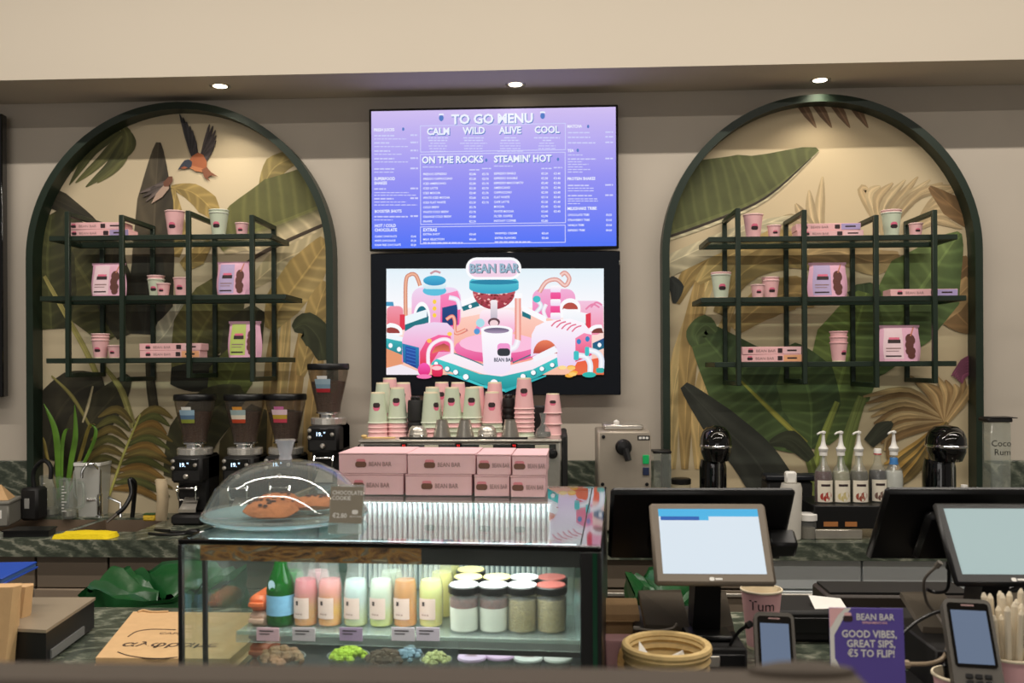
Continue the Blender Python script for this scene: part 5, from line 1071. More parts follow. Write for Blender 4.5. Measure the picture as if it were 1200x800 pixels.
m = MB(); m.box(-.045, .045, -.045, .045, .115, h-.022, .006); part('vessel', m, m_clear, t); m = MB(); m.box(-.06, .05, -.05, .05, h-.0218, h-.004, .004); m.box(-.05, .07, -.052, .052, h-.0038, h, .001); part('lid', m, m_matblack, t); m = MB(); m.box(-.05, .05, -.05, .05, .09, .1145, .004); m.lathe([(.02, 0), (.02, .09)], 14); part('stand', m, glass('smoke_flap', (120, 124, 120)), t)
m = MB(); m.text('Coco', 0, -.0458, h-.13, .04, 0, 'CENTER'); m.text('Rum', .005, -.0458, h-.17, .04, 0, 'CENTER'); part('handwriting', m, m_matblack, t, smooth=False, recalc=False)['kind'] = 'stuff'
for px, lb in ((1180, 'left'), (1197, 'right')):
    t = item(px+6, 'round_tub', 'sage green round tub with cream lid, %s one at the right edge' % lb, 'tub', 4.05+.09*(lb == 'right')); m = MB(); m.lathe([(.05, 0), (.054, .005), (.056, .075)], 24); part('bowl', m, mat('sage', (160, 168, 146), .5), t); m = MB(); m.lathe([(.058, .0752), (.059, .08), (.059, .09), (.05, .094)], 24); part('lid', m, m_cream, t)
t = item(1164, 'saucer', 'white saucer in front of the tall dispenser', 'saucer', 4.03); m = MB(); m.lathe([(.025, 0), (.028, .006), (.034, .018), (.03, .018), (.02, .01), (0, .01)], 20); part('dish', m, m_cream, t); m = MB(); m.lathe([(.0, .0105), (.018, .0105), (.012, .018), (0, .019)], 14); part('sponge_cake', m, m_white, t)
# ================================================================== front counter
t = thing('front_counter', 'long front counter with a striped green marble top', 'counter', (0, 1.2, 0)); m = MB(); m.box(-3, 3, 0, 1.36, CT-.04, CT, .003); part('marble_top', m, m_marble, t)
m = MB(); m.box(-2.95, 2.95, .05, 1.3, .08, CT-.0405); part('carcass', m, mat('pale_counter', (210, 212, 208), .4), t); m = MB(); m.box(-2.9, 2.9, .1, 1.25, 0, .08); part('plinth', m, m_matblack, t)
# out-of-focus ledge right in front of the viewer
LY = .56; lz = at(600, 779, LY+.04).z
t = thing('customer_ledge', 'blurred taupe ledge filling the bottom edge of the picture', 'ledge', (0, LY, 0)); lx1 = at(1030, 780, LY).x; m = MB(); m.box(-1.6, lx1, 0, .04, lz-.06, lz, .004); part('cap_rail', m, mat('ledge_taupe', (66, 56, 45), .7), t)
for px_ in (-1.5, -.8, 0., lx1-.03): m = MB(); m.box(px_-.02, px_+.02, .005, .035, 0, lz-.0605); part('post', m, mat('ledge_taupe', (0, 0, 0)), t)
m = MB(); p = at(955, 776, LY); m.lathe([(.034, 0), (.032, .003), (.018, .006), (0, .007)], 20, (p.x, .03, lz+.0002), sy=.3); part('rounded_bump', m, mat('ledge_taupe', (0, 0, 0)), t)

# ------------------------------------------------------------------ refrigerated display case
ZT = 1.33
c0, c1 = on(208, 631.5, ZT), on(705, 640, ZT); cw = (c1-c0).length; ang = math.atan2(c1.y-c0.y, c1.x-c0.x); cd = .80
t = thing('display_case', 'black framed glass display case with drinks and jars inside', 'display case', (c0.x, c0.y, CT), ang); CASE = t; H = ZT-CT
def cl_(x, y, z): v = Matrix.Rotation(ang, 3, 'Z') @ Vector((x, y, 0)); return (c0.x+v.x, c0.y+v.y, CT+z)
rp = .038
m = MB(); m.box(.012, cw-rp-.001, .0125, cd-.0125, H-.007, H-.001); part('top_pane', m, glass('top_glass', (246, 250, 249), .99, .01, 1.4), t)
m = MB(); m.box(0, cw, 0, .012, H-.01, H, .002); m.box(0, cw, cd-.012, cd, H-.01, H, .002); m.box(0, .0115, .0125, cd-.0125, H-.01, H, .002); m.box(cw-rp, cw, .0125, cd-.0125, H-.01, H, .002); part('top_frame', m, m_blackgloss, t)
m = MB(); m.box(0, .008, 0, .012, 0.022, H-.0102, .001); part('corner_post', m, m_black, t); m = MB(); m.box(0, .008, cd-.012, cd, 0.022, H-.0102, .001); part('corner_post', m, m_black, t)
m = MB(); m.box(.012, .02, .075, .085, 0.022, H-.0102, .001); part('inner_post', m, m_black, t)
m = MB(); m.box(cw-rp, cw, 0, cd, 0.022, H-.0102, .002); part('side_column', m, m_black, t)
m = MB(); m.box(cw-rp+.022, cw-.008, -.003, -.0004, 0.022, H-.012); part('glass_edge', m, glass('green_edge', (30, 90, 64), .5), t)
m = MB(); m.box(0, cw, 0, cd, 0, .0218, .002); part('base', m, m_black, t)
m = MB(); m.box(.0085, cw-rp-.0005, .001, .005, .023, H-.0105); part('front_pane', m, m_pane, t); m = MB(); m.box(.001, .005, .0125, cd-.0125, .023, H-.0105); part('side_pane', m, m_pane, t); m = MB(); m.box(.0085, cw-rp-.0005, cd-.006, cd-.002, .023, H-.0105); part('back_pane', m, glass('teal_pane', (196, 226, 220), .7), t)
m = MB(); m.box(cw*.58, cw-rp-.001, .03, .036, H-.045, H-.0105); part('header_strip', m, m_black, t)
wm = bpy.data.materials.new('brown_mottle'); wm.use_nodes = True; nt = wm.node_tree; bb = nt.nodes['Principled BSDF']; nz = nt.nodes.new('ShaderNodeTexNoise'); nz.inputs['Scale'].default_value = 14; nz.inputs['Detail'].default_value = 6; nz.inputs['Distortion'].default_value = 2.5
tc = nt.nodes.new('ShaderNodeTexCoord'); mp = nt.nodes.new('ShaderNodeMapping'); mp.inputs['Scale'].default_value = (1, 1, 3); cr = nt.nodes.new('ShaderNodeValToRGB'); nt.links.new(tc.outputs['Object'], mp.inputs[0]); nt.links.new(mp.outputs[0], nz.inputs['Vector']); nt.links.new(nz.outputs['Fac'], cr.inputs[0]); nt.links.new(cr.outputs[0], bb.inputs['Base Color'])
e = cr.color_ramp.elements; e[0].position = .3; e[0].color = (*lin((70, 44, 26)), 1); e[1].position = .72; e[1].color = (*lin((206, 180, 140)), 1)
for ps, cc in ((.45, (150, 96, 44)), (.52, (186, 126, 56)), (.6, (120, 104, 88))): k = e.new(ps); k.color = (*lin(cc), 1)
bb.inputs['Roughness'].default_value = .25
m = MB(); m.box(.03, cw*.58-.0005, .03, .036, H-.045, H-.0105); part('mottled_strip', m, wm, t, label='brown marbled strip behind the upper front glass')  # brown noise mottling across the left part of the header band
zsh = 1.098-CT
m = MB(); m.box(.022, cw-rp-.003, .215, cd-.03, zsh-.008, zsh, .001); part('glass_shelf', m, glass('shelf_glass', (226, 238, 232), .85), t)
m = MB(); m.box(.022, cw-rp-.003, .209, .2145, zsh-.022, zsh+.002, .001); part('price_rail', m, m_clear, t)
m = MB(); m.box(cw*.62, cw-rp-.012, .24, .245, zsh-.042, zsh-.009); part('shelf_bracket', m, m_matblack, t)
m = MB(); m.box(.03, cw-rp-.01, .06, .068, H-.02, H-.0105); part('led_strip', m, mat('led_white', (225, 245, 255), emit=7.), t)
light('case_light', 'AREA', cl_(cw*.47, .22, H-.03), 3.6, (1, 1, .96), (0, 0, ang), shape='RECTANGLE', size=cw*.85, size_y=.2)
light('case_light_low', 'AREA', cl_(cw*.47, .4, zsh-.012), .9, (1, 1, .96), (0, 0, ang), shape='RECTANGLE', size=cw*.85, size_y=.3)
# lit ribbed back wall inside the case, seen through the glass top
fx0, fx1 = cw*.22, cw*.835; fy = .60; n = 38
m = MB(); d = (fx1-fx0)/n
for k in range(n):
    x = fx0+d*k; m.slab([(x, fy), (x+d*.2, fy-.008), (x+d*.5, fy-.008), (x+d*.7, fy)], zsh+.004, H-.012)
part('ribbed_back_wall', m, mat('ribbed_acrylic', (226, 232, 232), .35), t)
m = MB(); m.box(fx0, fx1, fy+.0002, fy+.004, zsh+.004, H-.012); part('back_plate', m, mat('plate_grey', (120, 136, 142), .4), t)
m = MB(); m.box(fx0, fx1, fy-.03, fy-.0085, H-.0125, H-.0105); part('led_rail', m, m_white, t)
q = MB(); q.box(-.004, .004, -.003, .003, -.003, 0, .0008); LEDM = q.mesh('led_dot', mat('led_dot', (225, 248, 255), emit=5))
for k in range(n): obj('led_dot', LEDM, t, (fx0+d*(k+.42), fy-.018, H-.0127))
light('rib_light', 'AREA', cl_((fx0+fx1)/2, fy-.02, H-.017), .55, (.88, 1, 1), (R(14), 0, ang), shape='RECTANGLE', size=fx1-fx0, size_y=.02)

# pink cake boxes on the case
def cakebox(px0, px1, ytop, ybot, z, Y, label, dep=.17):
    x0, x1 = at(px0, ybot, Y).x, at(px1, ybot, Y).x; h = (ybot-ytop)*Y/F
    t = thing('cake_box', label, 'box', ((x0+x1)/2, Y, z), ang*.4, 'pink cake boxes on the display case'); W = (x1-x0)/2
    m = MB(); m.box(-W, W, 0, dep, 0, h-.0035, .0015); part('tray', m, m_boxpink, t)
    m = MB(); m.box(-W-.001, W+.001, -.0012, dep+.001, h-.0033, h, .0008); part('lid', m, m_boxpink, t)
    m = MB(); s = .028; cx = -W*.35 if W > .06 else -W*.58
    m.flat(rrect(cx-s*.5, cx+s*.5, h*.3, h*.58, .006), -.0012, mi=0); m.flat(rrect(cx-s*.42, cx+s*.42, h*.5, h*.7, .005), -.001, mi=1); m.text('BEAN BAR', cx+s*.7, -.0012, h*.36, h*.3, 2, 'LEFT', .01, .8 if W > .06 else .6)
    part('logo', m, [mat('logo_brown', (110, 74, 60), .6), mat('logo_rose', (214, 130, 140), .6), m_greyprint], t, smooth=False, recalc=False)['kind'] = 'stuff'
    return z+h+.0006
m_boxpink = mat('box_pink', (224, 182, 187), .6)
YB = c0.y+.585; zb = ZT+.0006
for i, (a, b_, c, d) in enumerate((((395, 473), (397, 477), 'at the left end', 0), ((475, 553), (477.5, 557.5), 'second from the left', 1), ((556, 597), (559, 599), 'small, third from the left', 2), ((598.5, 639), (600.5, 640.5), 'small, at the right end', 3))):
    Y = YB-.012*i; z1 = cakebox(*a, 558, 583, zb, Y, 'lower pink cake box, %s of those on the glass case' % c); cakebox(*b_, 533, 557.5, z1, Y-.002, 'upper pink cake box, %s of those on the glass case' % c)

# glass dome with cookies
p = on(333, 610, ZT); zz = ZT+.0006
t = thing('cake_dome', 'clear domed cake cover with knob on a round glass plate', 'cake dome', (p.x, 1.90, zz)); r = .166
m = MB(); m.lathe([(0, .0), (r*.5, .0), (r*.98, .006), (r*1.03, .012), (r*1.02, .014), (r*.96, .009), (0, .006)], 40); part('plate', m, glass('blue_plate', (190, 220, 226), .55), t)
m = MB(); m.lathe([(r*1.0, .0145), (r*1.0, .02), (r*.96, .034), (r*.86, .066), (r*.68, .096), (r*.44, .116), (r*.2, .124), (0.0, .125)], 48, close=False); part('dome', m, glass('dome_acrylic', (240, 244, 242), .93, .03, 1.6), t)
m = MB(); m.tube([(r*1.0*cos(a*pi/24), r*1.0*sin(a*pi/24), .018) for a in range(49)], .003, 6); part('rim', m, m_jar, t)
m = MB(); m.lathe([(.014, .1255), (.012, .135), (.018, .16), (.021, .165), (.021, .167), (0, .167)], 24); part('knob', m, glass('knob_acrylic', (220, 220, 226), .5, .05, 1.6), t)
def cookie(px, py, Y, rx, z, label, tilt=0.):
    x = at(px, py, Y).x; t = thing('cookie', label, 'cookie', (x, Y, z), 0, 'cookies under the dome'); t.rotation_euler = (tilt, 0, .4); m = MB(); rnd = random.Random(px)
    m.grid(lambda u, v: ((rx*v**.55*(1+.05*sin(u*19)))*cos(2*pi*u), (rx*v**.55*(1+.05*sin(u*19)))*sin(2*pi*u), .008+.02*(1-v**2.2)+.002*sin(u*31+v*17)), 26, 8)
    m.grid(lambda u, v: (rx*(1-v)*(1+.05*sin(u*19))*cos(2*pi*u), rx*(1-v)*(1+.05*sin(u*19))*sin(2*pi*u), .008*(1-v)**8), 26, 3); part('dough', m, mat('cookie', (186, 112, 62), .8, var=.3, scale=50, bump=.5), t)
    m = MB()
    for k in range(14):
        a = rnd.uniform(0, 2*pi); q = rx*rnd.uniform(.1, .85); vz = .0088+.02*(1-(q/rx)**4); m.lathe([(.005, 0), (.0035, .003), (0, .004)], 7, (q*cos(a), q*sin(a), vz))
    part('chocolate_chips', m, mat('choc_chip', (70, 36, 22), .5), t)['kind'] = 'stuff'
cookie(318, 606, 1.86, .056, zz+.0165, 'large chocolate chip cookie at the front under the dome', .1); cookie(368, 604, 1.93, .05, zz+.0165, 'chocolate chip cookie half hidden by the price card', -.1); cookie(326, 600, 1.97, .05, zz+.0165, 'chocolate chip cookie at the back under the dome', -.12)
# price card in acrylic
t = thing('price_card', 'taupe price card for chocolate cookie in a clear acrylic stand', 'sign', (at(404, 625, 1.705).x, 1.705, ZT+.0065), -.12); W, h = .034, .092
m = MB(); m.T = Matrix.Rotation(-.18, 4, 'X'); m.box(-W, W, 0, .004, 0, h, .0008); part('acrylic_stand', m, m_clear, t)
m = MB(); m.T = Matrix.Rotation(-.18, 4, 'X'); m.box(-W+.002, W-.002, -.0008, -.0002, .02, h-.004); cdp = part('card', m, mat('taupe_card', (142, 134, 118), .6), t)
m = MB(); m.T = Matrix.Rotation(-.18, 4, 'X'); m.text('CHOCOLATE', -W+.005, -.0012, h-.019, .0105, 0, 'LEFT', .02, .95); m.text('COOKIE', -W+.005, -.0012, h-.029, .0105, 0, 'LEFT', .02, .95); m.text('€2.80', -W+.008, -.0012, .03, .012, 0, 'LEFT', .02); m.text('BEAN BAR', .008, -.0012, .031, .005, 0, 'LEFT'); m.flat(rrect(.012, .024, .037, .045, .003), -.0012)
part('card_lettering', m, m_white, cdp, smooth=False, recalc=False)['kind'] = 'stuff'

# ------------------------------------------------------------------ drinks and jars in the case
zs_ = CT+zsh+.0006
def juice(px, Y, cols, label, lab=True, empty=.0):
    """cols: liquid colours from bottom to top"""
    t = thing('juice_bottle', label, 'bottle', (at(px, 700, Y).x, Y, zs_), ang, 'juice bottles in the display case')
    pr = [(.0225, 0), (.026, .004), (.0262, .074), (.0245, .09), (.0185, .113), (.0175, .124), (.0195, .137)]
    m = MB(); m.lathe([(0, .001)]+pr, 24, close=False); part('glass_body', m, m_jar, t)
    def rad(z):
        for (r0, z0), (r1, z1) in zip(pr, pr[1:]):
            if z <= z1: return r0+(r1-r0)*(z-z0)/max(z1-z0, 1e-6)
        return pr[-1][0]
    top = .097; n = len(cols)
    cm = _liq(cols)
    m = MB(); zs2 = [.003+(top-.003)*k/16 for k in range(17)]; m.lathe([(0, .003)]+[(rad(z)-.0018, z) for z in zs2]+[(0, top)], 20); 
    part('juice', m, cm, t)
    m = MB(); m.lathe([(.02, .1372), (.02, .148), (.018, .15), (0, .15)], 18); part('cap', m, m_black, t)
    if lab:
        m = MB(); r = .0266; k = 8; f = lambda i: -pi/2-.2+(i/k-.5)*1.5
        m.add([(r*cos(f(i)), r*sin(f(i)), z) for z in (.018, .062) for i in range(k+1)], [(i, i+1, k+2+i, k+1+i) for i in range(k)], 0)
        r = .0268; m.add([(r*cos(-pi/2-.45+a), r*sin(-pi/2-.45+a), z) for z in (.046, .055) for a in (-.12, .0, .12)], [(0, 1, 4, 3), (1, 2, 5, 4)], 1); m.add([(r*cos(-pi/2-.3+a), r*sin(-pi/2-.3+a), z) for z in (.026, .029) for a in (-.3, .0, .3)], [(0, 1, 4, 3), (1, 2, 5, 4)], 2)
        part('label', m, [mat('label_blush', (214, 184, 174), .6), m_dark, m_greyprint], t, recalc=False)['kind'] = 'stuff'
def _liq(cols):
    nm = 'juice_'+'_'.join('%d' % v for c in cols for v in c)
    if nm in _M: return _M[nm]
    m = bpy.data.materials.new(nm); m.use_nodes = True; nt = m.node_tree; b = nt.nodes['Principled BSDF']; tc = nt.nodes.new('ShaderNodeTexCoord'); sp = nt.nodes.new('ShaderNodeSeparateXYZ'); mr = nt.nodes.new('ShaderNodeMapRange'); cr = nt.nodes.new('ShaderNodeValToRGB'); nz = nt.nodes.new('ShaderNodeTexNoise'); nz.inputs['Scale'].default_value = 40; ad = nt.nodes.new('ShaderNodeMath'); ad.operation = 'MULTIPLY_ADD'; ad.inputs[1].default_value = .02
    L = nt.links.new; L(tc.outputs['Object'], sp.inputs[0]); L(tc.outputs['Object'], nz.inputs['Vector']); L(nz.outputs['Fac'], ad.inputs[0]); L(sp.outputs[2], ad.inputs[2]); L(ad.outputs[0], mr.inputs[0]); mr.inputs[1].default_value = .01; mr.inputs[2].default_value = .115; L(mr.outputs[0], cr.inputs[0]); L(cr.outputs[0], b.inputs['Base Color'])
    e = cr.color_ramp.elements; n = len(cols); e[0].color = (*lin(cols[0]), 1); e[-1].color = (*lin(cols[-1]), 1)
    for k in range(1, n-1): q = e.new(k/(n-1)); q.color = (*lin(cols[k]), 1)
    b.inputs['Roughness'].default_value = .15; b.inputs['Subsurface Weight'].default_value = .0; b.inputs['Transmission Weight'].default_value = .25
    _M[nm] = m; return m
YJ = 1.95
t = thing('water_bottle', 'green glass water bottle with blue label, leftmost drink in the case', 'bottle', (at(329, 700, YJ).x, YJ, zs_), ang)
m = MB(); m.lathe([(0, .001), (.026, 0), (.03, .005), (.03, .075), (.026, .095), (.014, .125), (.0125, .16)], 24, close=False); part('glass_body', m, glass('bottle_green', (30, 150, 50), .8, .03), t)
m = MB(); m.lathe([(0, .003), (.027, .003), (.028, .074), (.024, .092), (0, .1)], 20); part('water', m, glass('green_water', (60, 130, 60), .7), t)
m = MB(); m.lathe([(.0304, .024), (.0304, .066)], 24, close=False); part('blue_label', m, mat('water_label', (120, 168, 200), .5, var=.2, scale=90), t); m = MB(); m.add([(.0305*cos(-pi/2-.35+.3*cos(a)), .0305*sin(-pi/2-.35+.3*cos(a))*.8-.004, .088+.012*sin(a)) for a in [k*pi/6 for k in range(12)]], [tuple(range(12))]); part('neck_label', m, mat('pale_blue', (176, 200, 214), .5), t, recalc=False)
m = MB(); m.lathe([(.0135, .1602), (.0135, .172), (0, .174)], 18); part('cap', m, m_white, t)
juice(344, YJ+.075, [(40, 130, 60), (60, 150, 80)], 'green juice bottle half hidden behind the water bottle', False)
juice(358.5, YJ, [(250, 150, 40), (222, 160, 80), (224, 120, 120), (226, 110, 130)], 'pink and orange layered juice bottle right of the water bottle')
juice(387, YJ, [(252, 150, 40), (252, 190, 60), (244, 150, 130), (240, 150, 160)], 'brighter pink and orange juice bottle, third drink from the left'); juice(373, YJ+.08, [(240, 170, 180), (244, 190, 200)], 'pale pink juice bottle peeking out between the two layered ones', False)
juice(417, YJ, [(220, 220, 140), (214, 226, 224), (220, 236, 238)], 'milky white juice bottle, left one of the white pair'); juice(447, YJ, [(222, 222, 90), (226, 232, 210), (232, 238, 226)], 'milky white juice bottle with yellow bottom, right one of the pair'); juice(459, YJ+.08, [(236, 236, 150), (228, 238, 226)], 'pale juice bottle behind the right white one', False)
juice(475, YJ, [(250, 150, 20), (226, 150, 50), (210, 130, 40)], 'amber orange juice bottle between the white and yellow bottles'); juice(505, YJ, [(246, 220, 120), (234, 228, 130), (238, 236, 160)], 'pale yellow juice bottle in front, beside the jars'); juice(518, YJ+.075, [(244, 222, 110), (240, 230, 140)], 'yellow juice bottle behind the pale yellow one', False); juice(527, YJ+.15, [(238, 228, 130), (240, 234, 150)], 'yellow juice bottle deepest in the row beside the jars', False)
def jar(px, Y, kind, lidc, label):
    t = thing('dessert_jar', label, 'jar', (at(px, 715, Y).x, Y, zs_), ang, 'dessert jars in the display case'); r = .0315
    m = MB(); m.lathe([(0, .001), (r*.95, 0), (r, .004), (r, .07), (r*.92, .078)], 28, close=False); part('glass_body', m, m_jar, t)
    if kind == 'yog':
        m = MB(); m.lathe([(0, .003), (r-.003, .003), (r-.002, .05), (0, .05)], 24); part('yoghurt', m, mat('yoghurt', (226, 222, 210), .6), t); m = MB(); m.lathe([(r-.002, .0502), (r-.002, .066), (r*.5, .07), (0, .066)], 24); o = part('berry_granola', m, mat('berry_granola', (110, 54, 44), .9, var=.7, scale=190, bump=1.), t); o['kind'] = 'stuff'
    else:
        m = MB(); m.lathe([(0, .003), (r-.003, .003), (r-.002, .066), (0, .07)], 24); o = part('chia_pudding', m, mat('chia', (168, 146, 96), .9, var=.55, scale=260, bump=.6), t); o['kind'] = 'stuff'
    m = MB(); m.lathe([(r+.001, .0785), (r+.002, .081), (r+.002, .092), (r, .094)], 30); lid = part('lid', m, m_black, t); m = MB(); m.lathe([(0, .0962), (r-.002, .0962), (r-.001, .0942)], 28, close=False); part('lid_disc', m, lidc, lid)
m_lw = mat('lid_white', (232, 236, 238), .4); m_ly = mat('lid_yellow', (240, 224, 150), .5); m_lr = mat('lid_red', (150, 74, 66), .5)
for px, kd, lc, lb in ((544, 'yog', m_lw, 'front yoghurt jar with berry granola and white lid, leftmost'), (578.5, 'yog', m_lw, 'front yoghurt jar with berry granola and white lid, second'), (612, 'chia', m_lw, 'front chia jar with white lid'), (646, 'chia', m_lr, 'front chia jar with brick red lid')): jar(px, 1.92, kd, lc, lb)
for px, kd, lc, lb in ((549, 'yog', m_ly, 'yellow-lidded jar in the second row, leftmost'), (583, 'yog', m_ly, 'yellow-lidded jar in the second row, beside a white lid'), (615, 'chia', m_lw, 'white-lidded jar in the second row'), (647, 'chia', m_lr, 'red-lidded jar in the second row')): jar(px, 1.99, kd, lc, lb)
jar(552, 2.06, 'yog', m_ly, 'yellow-lidded jar in the third row')
t = thing('food_tub', 'pale tub with a flat white lid at the back right of the case', 'tub', (at(652, 700, 2.14).x, 2.14, zs_), ang); m = MB(); m.lathe([(.04, 0), (.045, .09), (.046, .1)], 24); part('bowl', m, m_clear, t); m = MB(); m.lathe([(.05, .1002), (.051, .104), (.048, .109), (0, .11)], 24); part('lid', m, m_lw, t)
for i, (px, c, w_) in enumerate(((314, (226, 176, 186), 'pink price tag under the water bottle'), (356, (206, 186, 190), 'mauve price tag under the first layered juice'), (411.5, (176, 146, 176), 'purple price tag under the white juices'), (472.5, (216, 196, 204), 'pale price tag under the amber juice'), (501.5, (212, 190, 204), 'pale price tag under the yellow juice'))):
    Yt = c0.y+.203+(at(px, 742, 1.8).x-c0.x)*math.tan(ang); q = at(px, 750.5, Yt); t = thing('price_tag', w_, 'price tag', (q.x, q.y, q.z), ang, 'price tags on the shelf edge'); m = MB(); m.box(-.024, .024, -.001, .0005, 0, .027); part('ticket', m, mat('tag_%d' % i, c, .6), t)
    m = MB(); m.box(-.018, .012, -.0014, -.0011, .019, .0215); m.box(-.018, .004, -.0014, -.0011, .013, .015); part('print_lines', m, m_dark, t)['kind'] = 'stuff'
# bottom of the case
z0_ = CT+.0225
for px, py, c, lb in ((553, 768, (222, 190, 226), 'lilac round lidded pot at the bottom of the case, left'), (586, 766, (226, 188, 228), 'lilac round lidded pot at the bottom of the case, right'), (619, 769, (216, 218, 214), 'white round lidded pot beside the lilac ones'), (654, 769, (212, 212, 206), 'white round lidded pot at the front right corner'), (655, 757, (222, 226, 226), 'white round lidded pot behind the corner one'), (612, 755.5, (216, 222, 222), 'white round lidded pot at the back of the bottom deck')):
    zz_ = z0_+.045; q = on(px, py, zz_); t = thing('lidded_pot', lb, 'pot', (q.x, q.y, z0_), ang, 'lidded pots at the bottom of the case'); m = MB(); m.lathe([(.022, 0), (.024, .003), (.028, .038)], 22); part('pot', m, m_clear, t); m = MB(); m.lathe([(.03, .0382), (.031, .041), (.0295, .0445), (0, .045)], 26); l = part('lid', m, mat('pl_%d%d' % (px, py), c, .45), t); m = MB(); m.box(-.015, .012, -.003, -.0005, .0452, .0455); m.box(-.01, .008, .004, .006, .0452, .0455); part('lid_print', m, m_greyprint, l)['kind'] = 'stuff'
def bowl(px, py, r, label, fillm, nblob, br, cat='bowl'):
    q = on(px, py, z0_+.05); t = thing('salad_bowl', label, cat, (q.x, q.y, z0_), ang); m = MB(); m.lathe([(r*.6, 0), (r*.7, .003), (r, .045), (r*.97, .045), (r*.65, .008), (0, .006)], 24); part('bowl', m, m_clear, t)
    m = MB(); rnd = random.Random(px)
    for k in range(nblob):
        a = rnd.uniform(0, 2*pi); d = r*.8*rnd.random()**.5; z = .03+.022*(1-(d/r)**2)+rnd.uniform(0, .006); s = br*rnd.uniform(.7, 1.2); m.lathe([(s*.3, -s*.8), (s*.9, -s*.3), (s, .2*s), (s*.6, s*.8), (0, s)], 7, (d*cos(a), d*sin(a), z))
    o = part('filling', m, fillm, t); o['kind'] = 'stuff'
bowl(408, 764, .045, 'clear bowl of lime green florets at the bottom of the case', mat('florets', (170, 190, 60), .8, var=.4, scale=120, bump=.6), 80, .0075)
bowl(450, 768, .042, 'clear bowl of dark brown food at the bottom of the case', mat('dark_food', (80, 60, 48), .8, var=.5, scale=90, bump=.5), 60, .009); bowl(511, 769, .034, 'clear bowl of pale green grain salad at the bottom of the case', mat('grain', (176, 172, 120), .8, var=.5, scale=160, bump=.5), 90, .0055); bowl(330, 766, .05, 'clear bowl of brown wrapped snacks at the bottom left', mat('snack', (150, 110, 80), .6, var=.6, scale=40, bump=.4), 45, .012)
bowl(480, 764, .03, 'clear bowl with blue-grey film beside the dark food', mat('film', (120, 140, 160), .3, var=.4, scale=60), 30, .009)
for k, (cc, w_) in enumerate((((150, 110, 90), 'lowest, tan'), ((170, 90, 60), 'second, rust'), ((130, 90, 70), 'middle, brown'), ((190, 150, 130), 'fourth, beige'), ((206, 96, 50), 'topmost, orange'))):
    q = cl_(.05, .30, .0225+k*.034); t = thing('snack_bar', w_+' wrapped bar of the stack left of the water bottle', 'snack bar', q, ang, 'stack of wrapped bars')
    m = MB(); m.box(-.02, .02, -.045, .045, 0, .033, .008); part('wrapper', m, mat('bar_%d' % k, cc, .4, var=.4, scale=60), t)
    m = MB(); m.box(-.016, .016, -.055, -.0455, .012, .02, .001); part('crimped_end', m, mat('bar_%d' % k, cc), t)
# ------------------------------------------------------------------ left end of the front counter
def px_poly(pts, z): return [(on(a, b, z).x, on(a, b, z).y) for a, b in pts]
zt = 1.052; P = px_poly([(24, 700), (112, 700), (54, 738.5), (16, 736.5)], zt); cx = sum(p[0] for p in P)/4; cy = sum(p[1] for p in P)/4; P = [(x-cx, y-cy) for x, y in P]
t = thing('counter_scale', 'black wedge-shaped counter scale with a steel top plate at the left', 'scale', (cx, cy, CT)); m = MB(); m.slab([(x*.97, y*.97) for x, y in P], .006, .0755); part('housing', m, m_black, t)
m = MB(); m.slab(P, .076, zt-CT+.001); part('top_plate', m, mat('worn_steel', (160, 146, 126), .4, .3, var=.15, scale=12), t)
sp_ = P[1]; sq = P[2]; m = MB(); d = Vector((sq[0]-sp_[0], sq[1]-sp_[1], 0)); n_ = Vector((-d.y, d.x, 0)).normalized()*(-.004 if d.x > 0 else .004)
v0 = Vector((sp_[0], sp_[1], 0))*.97+d*.25; v1 = Vector((sp_[0], sp_[1], 0))*.97+d*.9
if n_.x < 0: n_ = -n_
m.add([v0+n_+Vector((0, 0, .01)), v1+n_+Vector((0, 0, .01)), v1+n_+Vector((0, 0, .03)), v0+n_+Vector((0, 0, .03)), v0+Vector((0, 0, .01)), v1+Vector((0, 0, .01)), v1+Vector((0, 0, .03)), v0+Vector((0, 0, .03))], [(0, 1, 2, 3), (4, 7, 6, 5), (0, 4, 5, 1), (3, 2, 6, 7), (0, 3, 7, 4), (1, 5, 6, 2)]); part('side_strip', m, mat('grey_strip', (120, 120, 118), .4), t)
for k in range(3):
    m = MB(); m.lathe([(.008, 0), (.008, .0058)], 10, (P[k][0]*.8, P[k][1]*.8, 0)); part('foot', m, m_black, t)
# kraft carry bag lying flat
zk = CT+.034; p0, p1, p2 = on(155, 716, zk), on(108, 771, zk), on(330, 716, zk); xr2 = c0.x-.005
t = thing('kraft_bag', 'flat kraft paper bag printed with a brown café name, left of the case', 'bag', (p0.x, p0.y, CT)); q = p1-p0; W = c0.x-.008-p0.x
m = MB(); m.slab([(0, 0), (W, 0), (W, q.y), (q.x, q.y)], 0.0, .014); m.slab([(.004, -.002), (W-.01, -.004), (W-.012, q.y+.006), (q.x+.006, q.y+.004)], .0142, .034); part('paper_bag', m, m_kraft, t, smooth=False)
m = MB(); m.tube(spline([(.02, -.01, .035), (.03, -.0, .037), (.06, -.012, .036), (.1, -.006, .036)], 4), .003); part('fold_edge', m, m_kraft, t)
m = MB(); m.T = Matrix.Translation((.0, 0, .0346)) @ Matrix.Rotation(-pi/2, 4, 'X')
tp = on(140, 757, zk); x, y = tp.x-p0.x, tp.y-p0.y
m.text('αλφραμε', x, 0, y, .05, 0, 'LEFT', .012, 1.05); tp = on(185, 743, zk); m.text('CAFÉ', tp.x-p0.x, 0, tp.y-p0.y, .022, 0, 'LEFT', .0, 1.1)
part('shop_lettering', m, mat('brown_ink', (70, 52, 40), .7), t, smooth=False, recalc=False)['kind'] = 'stuff'
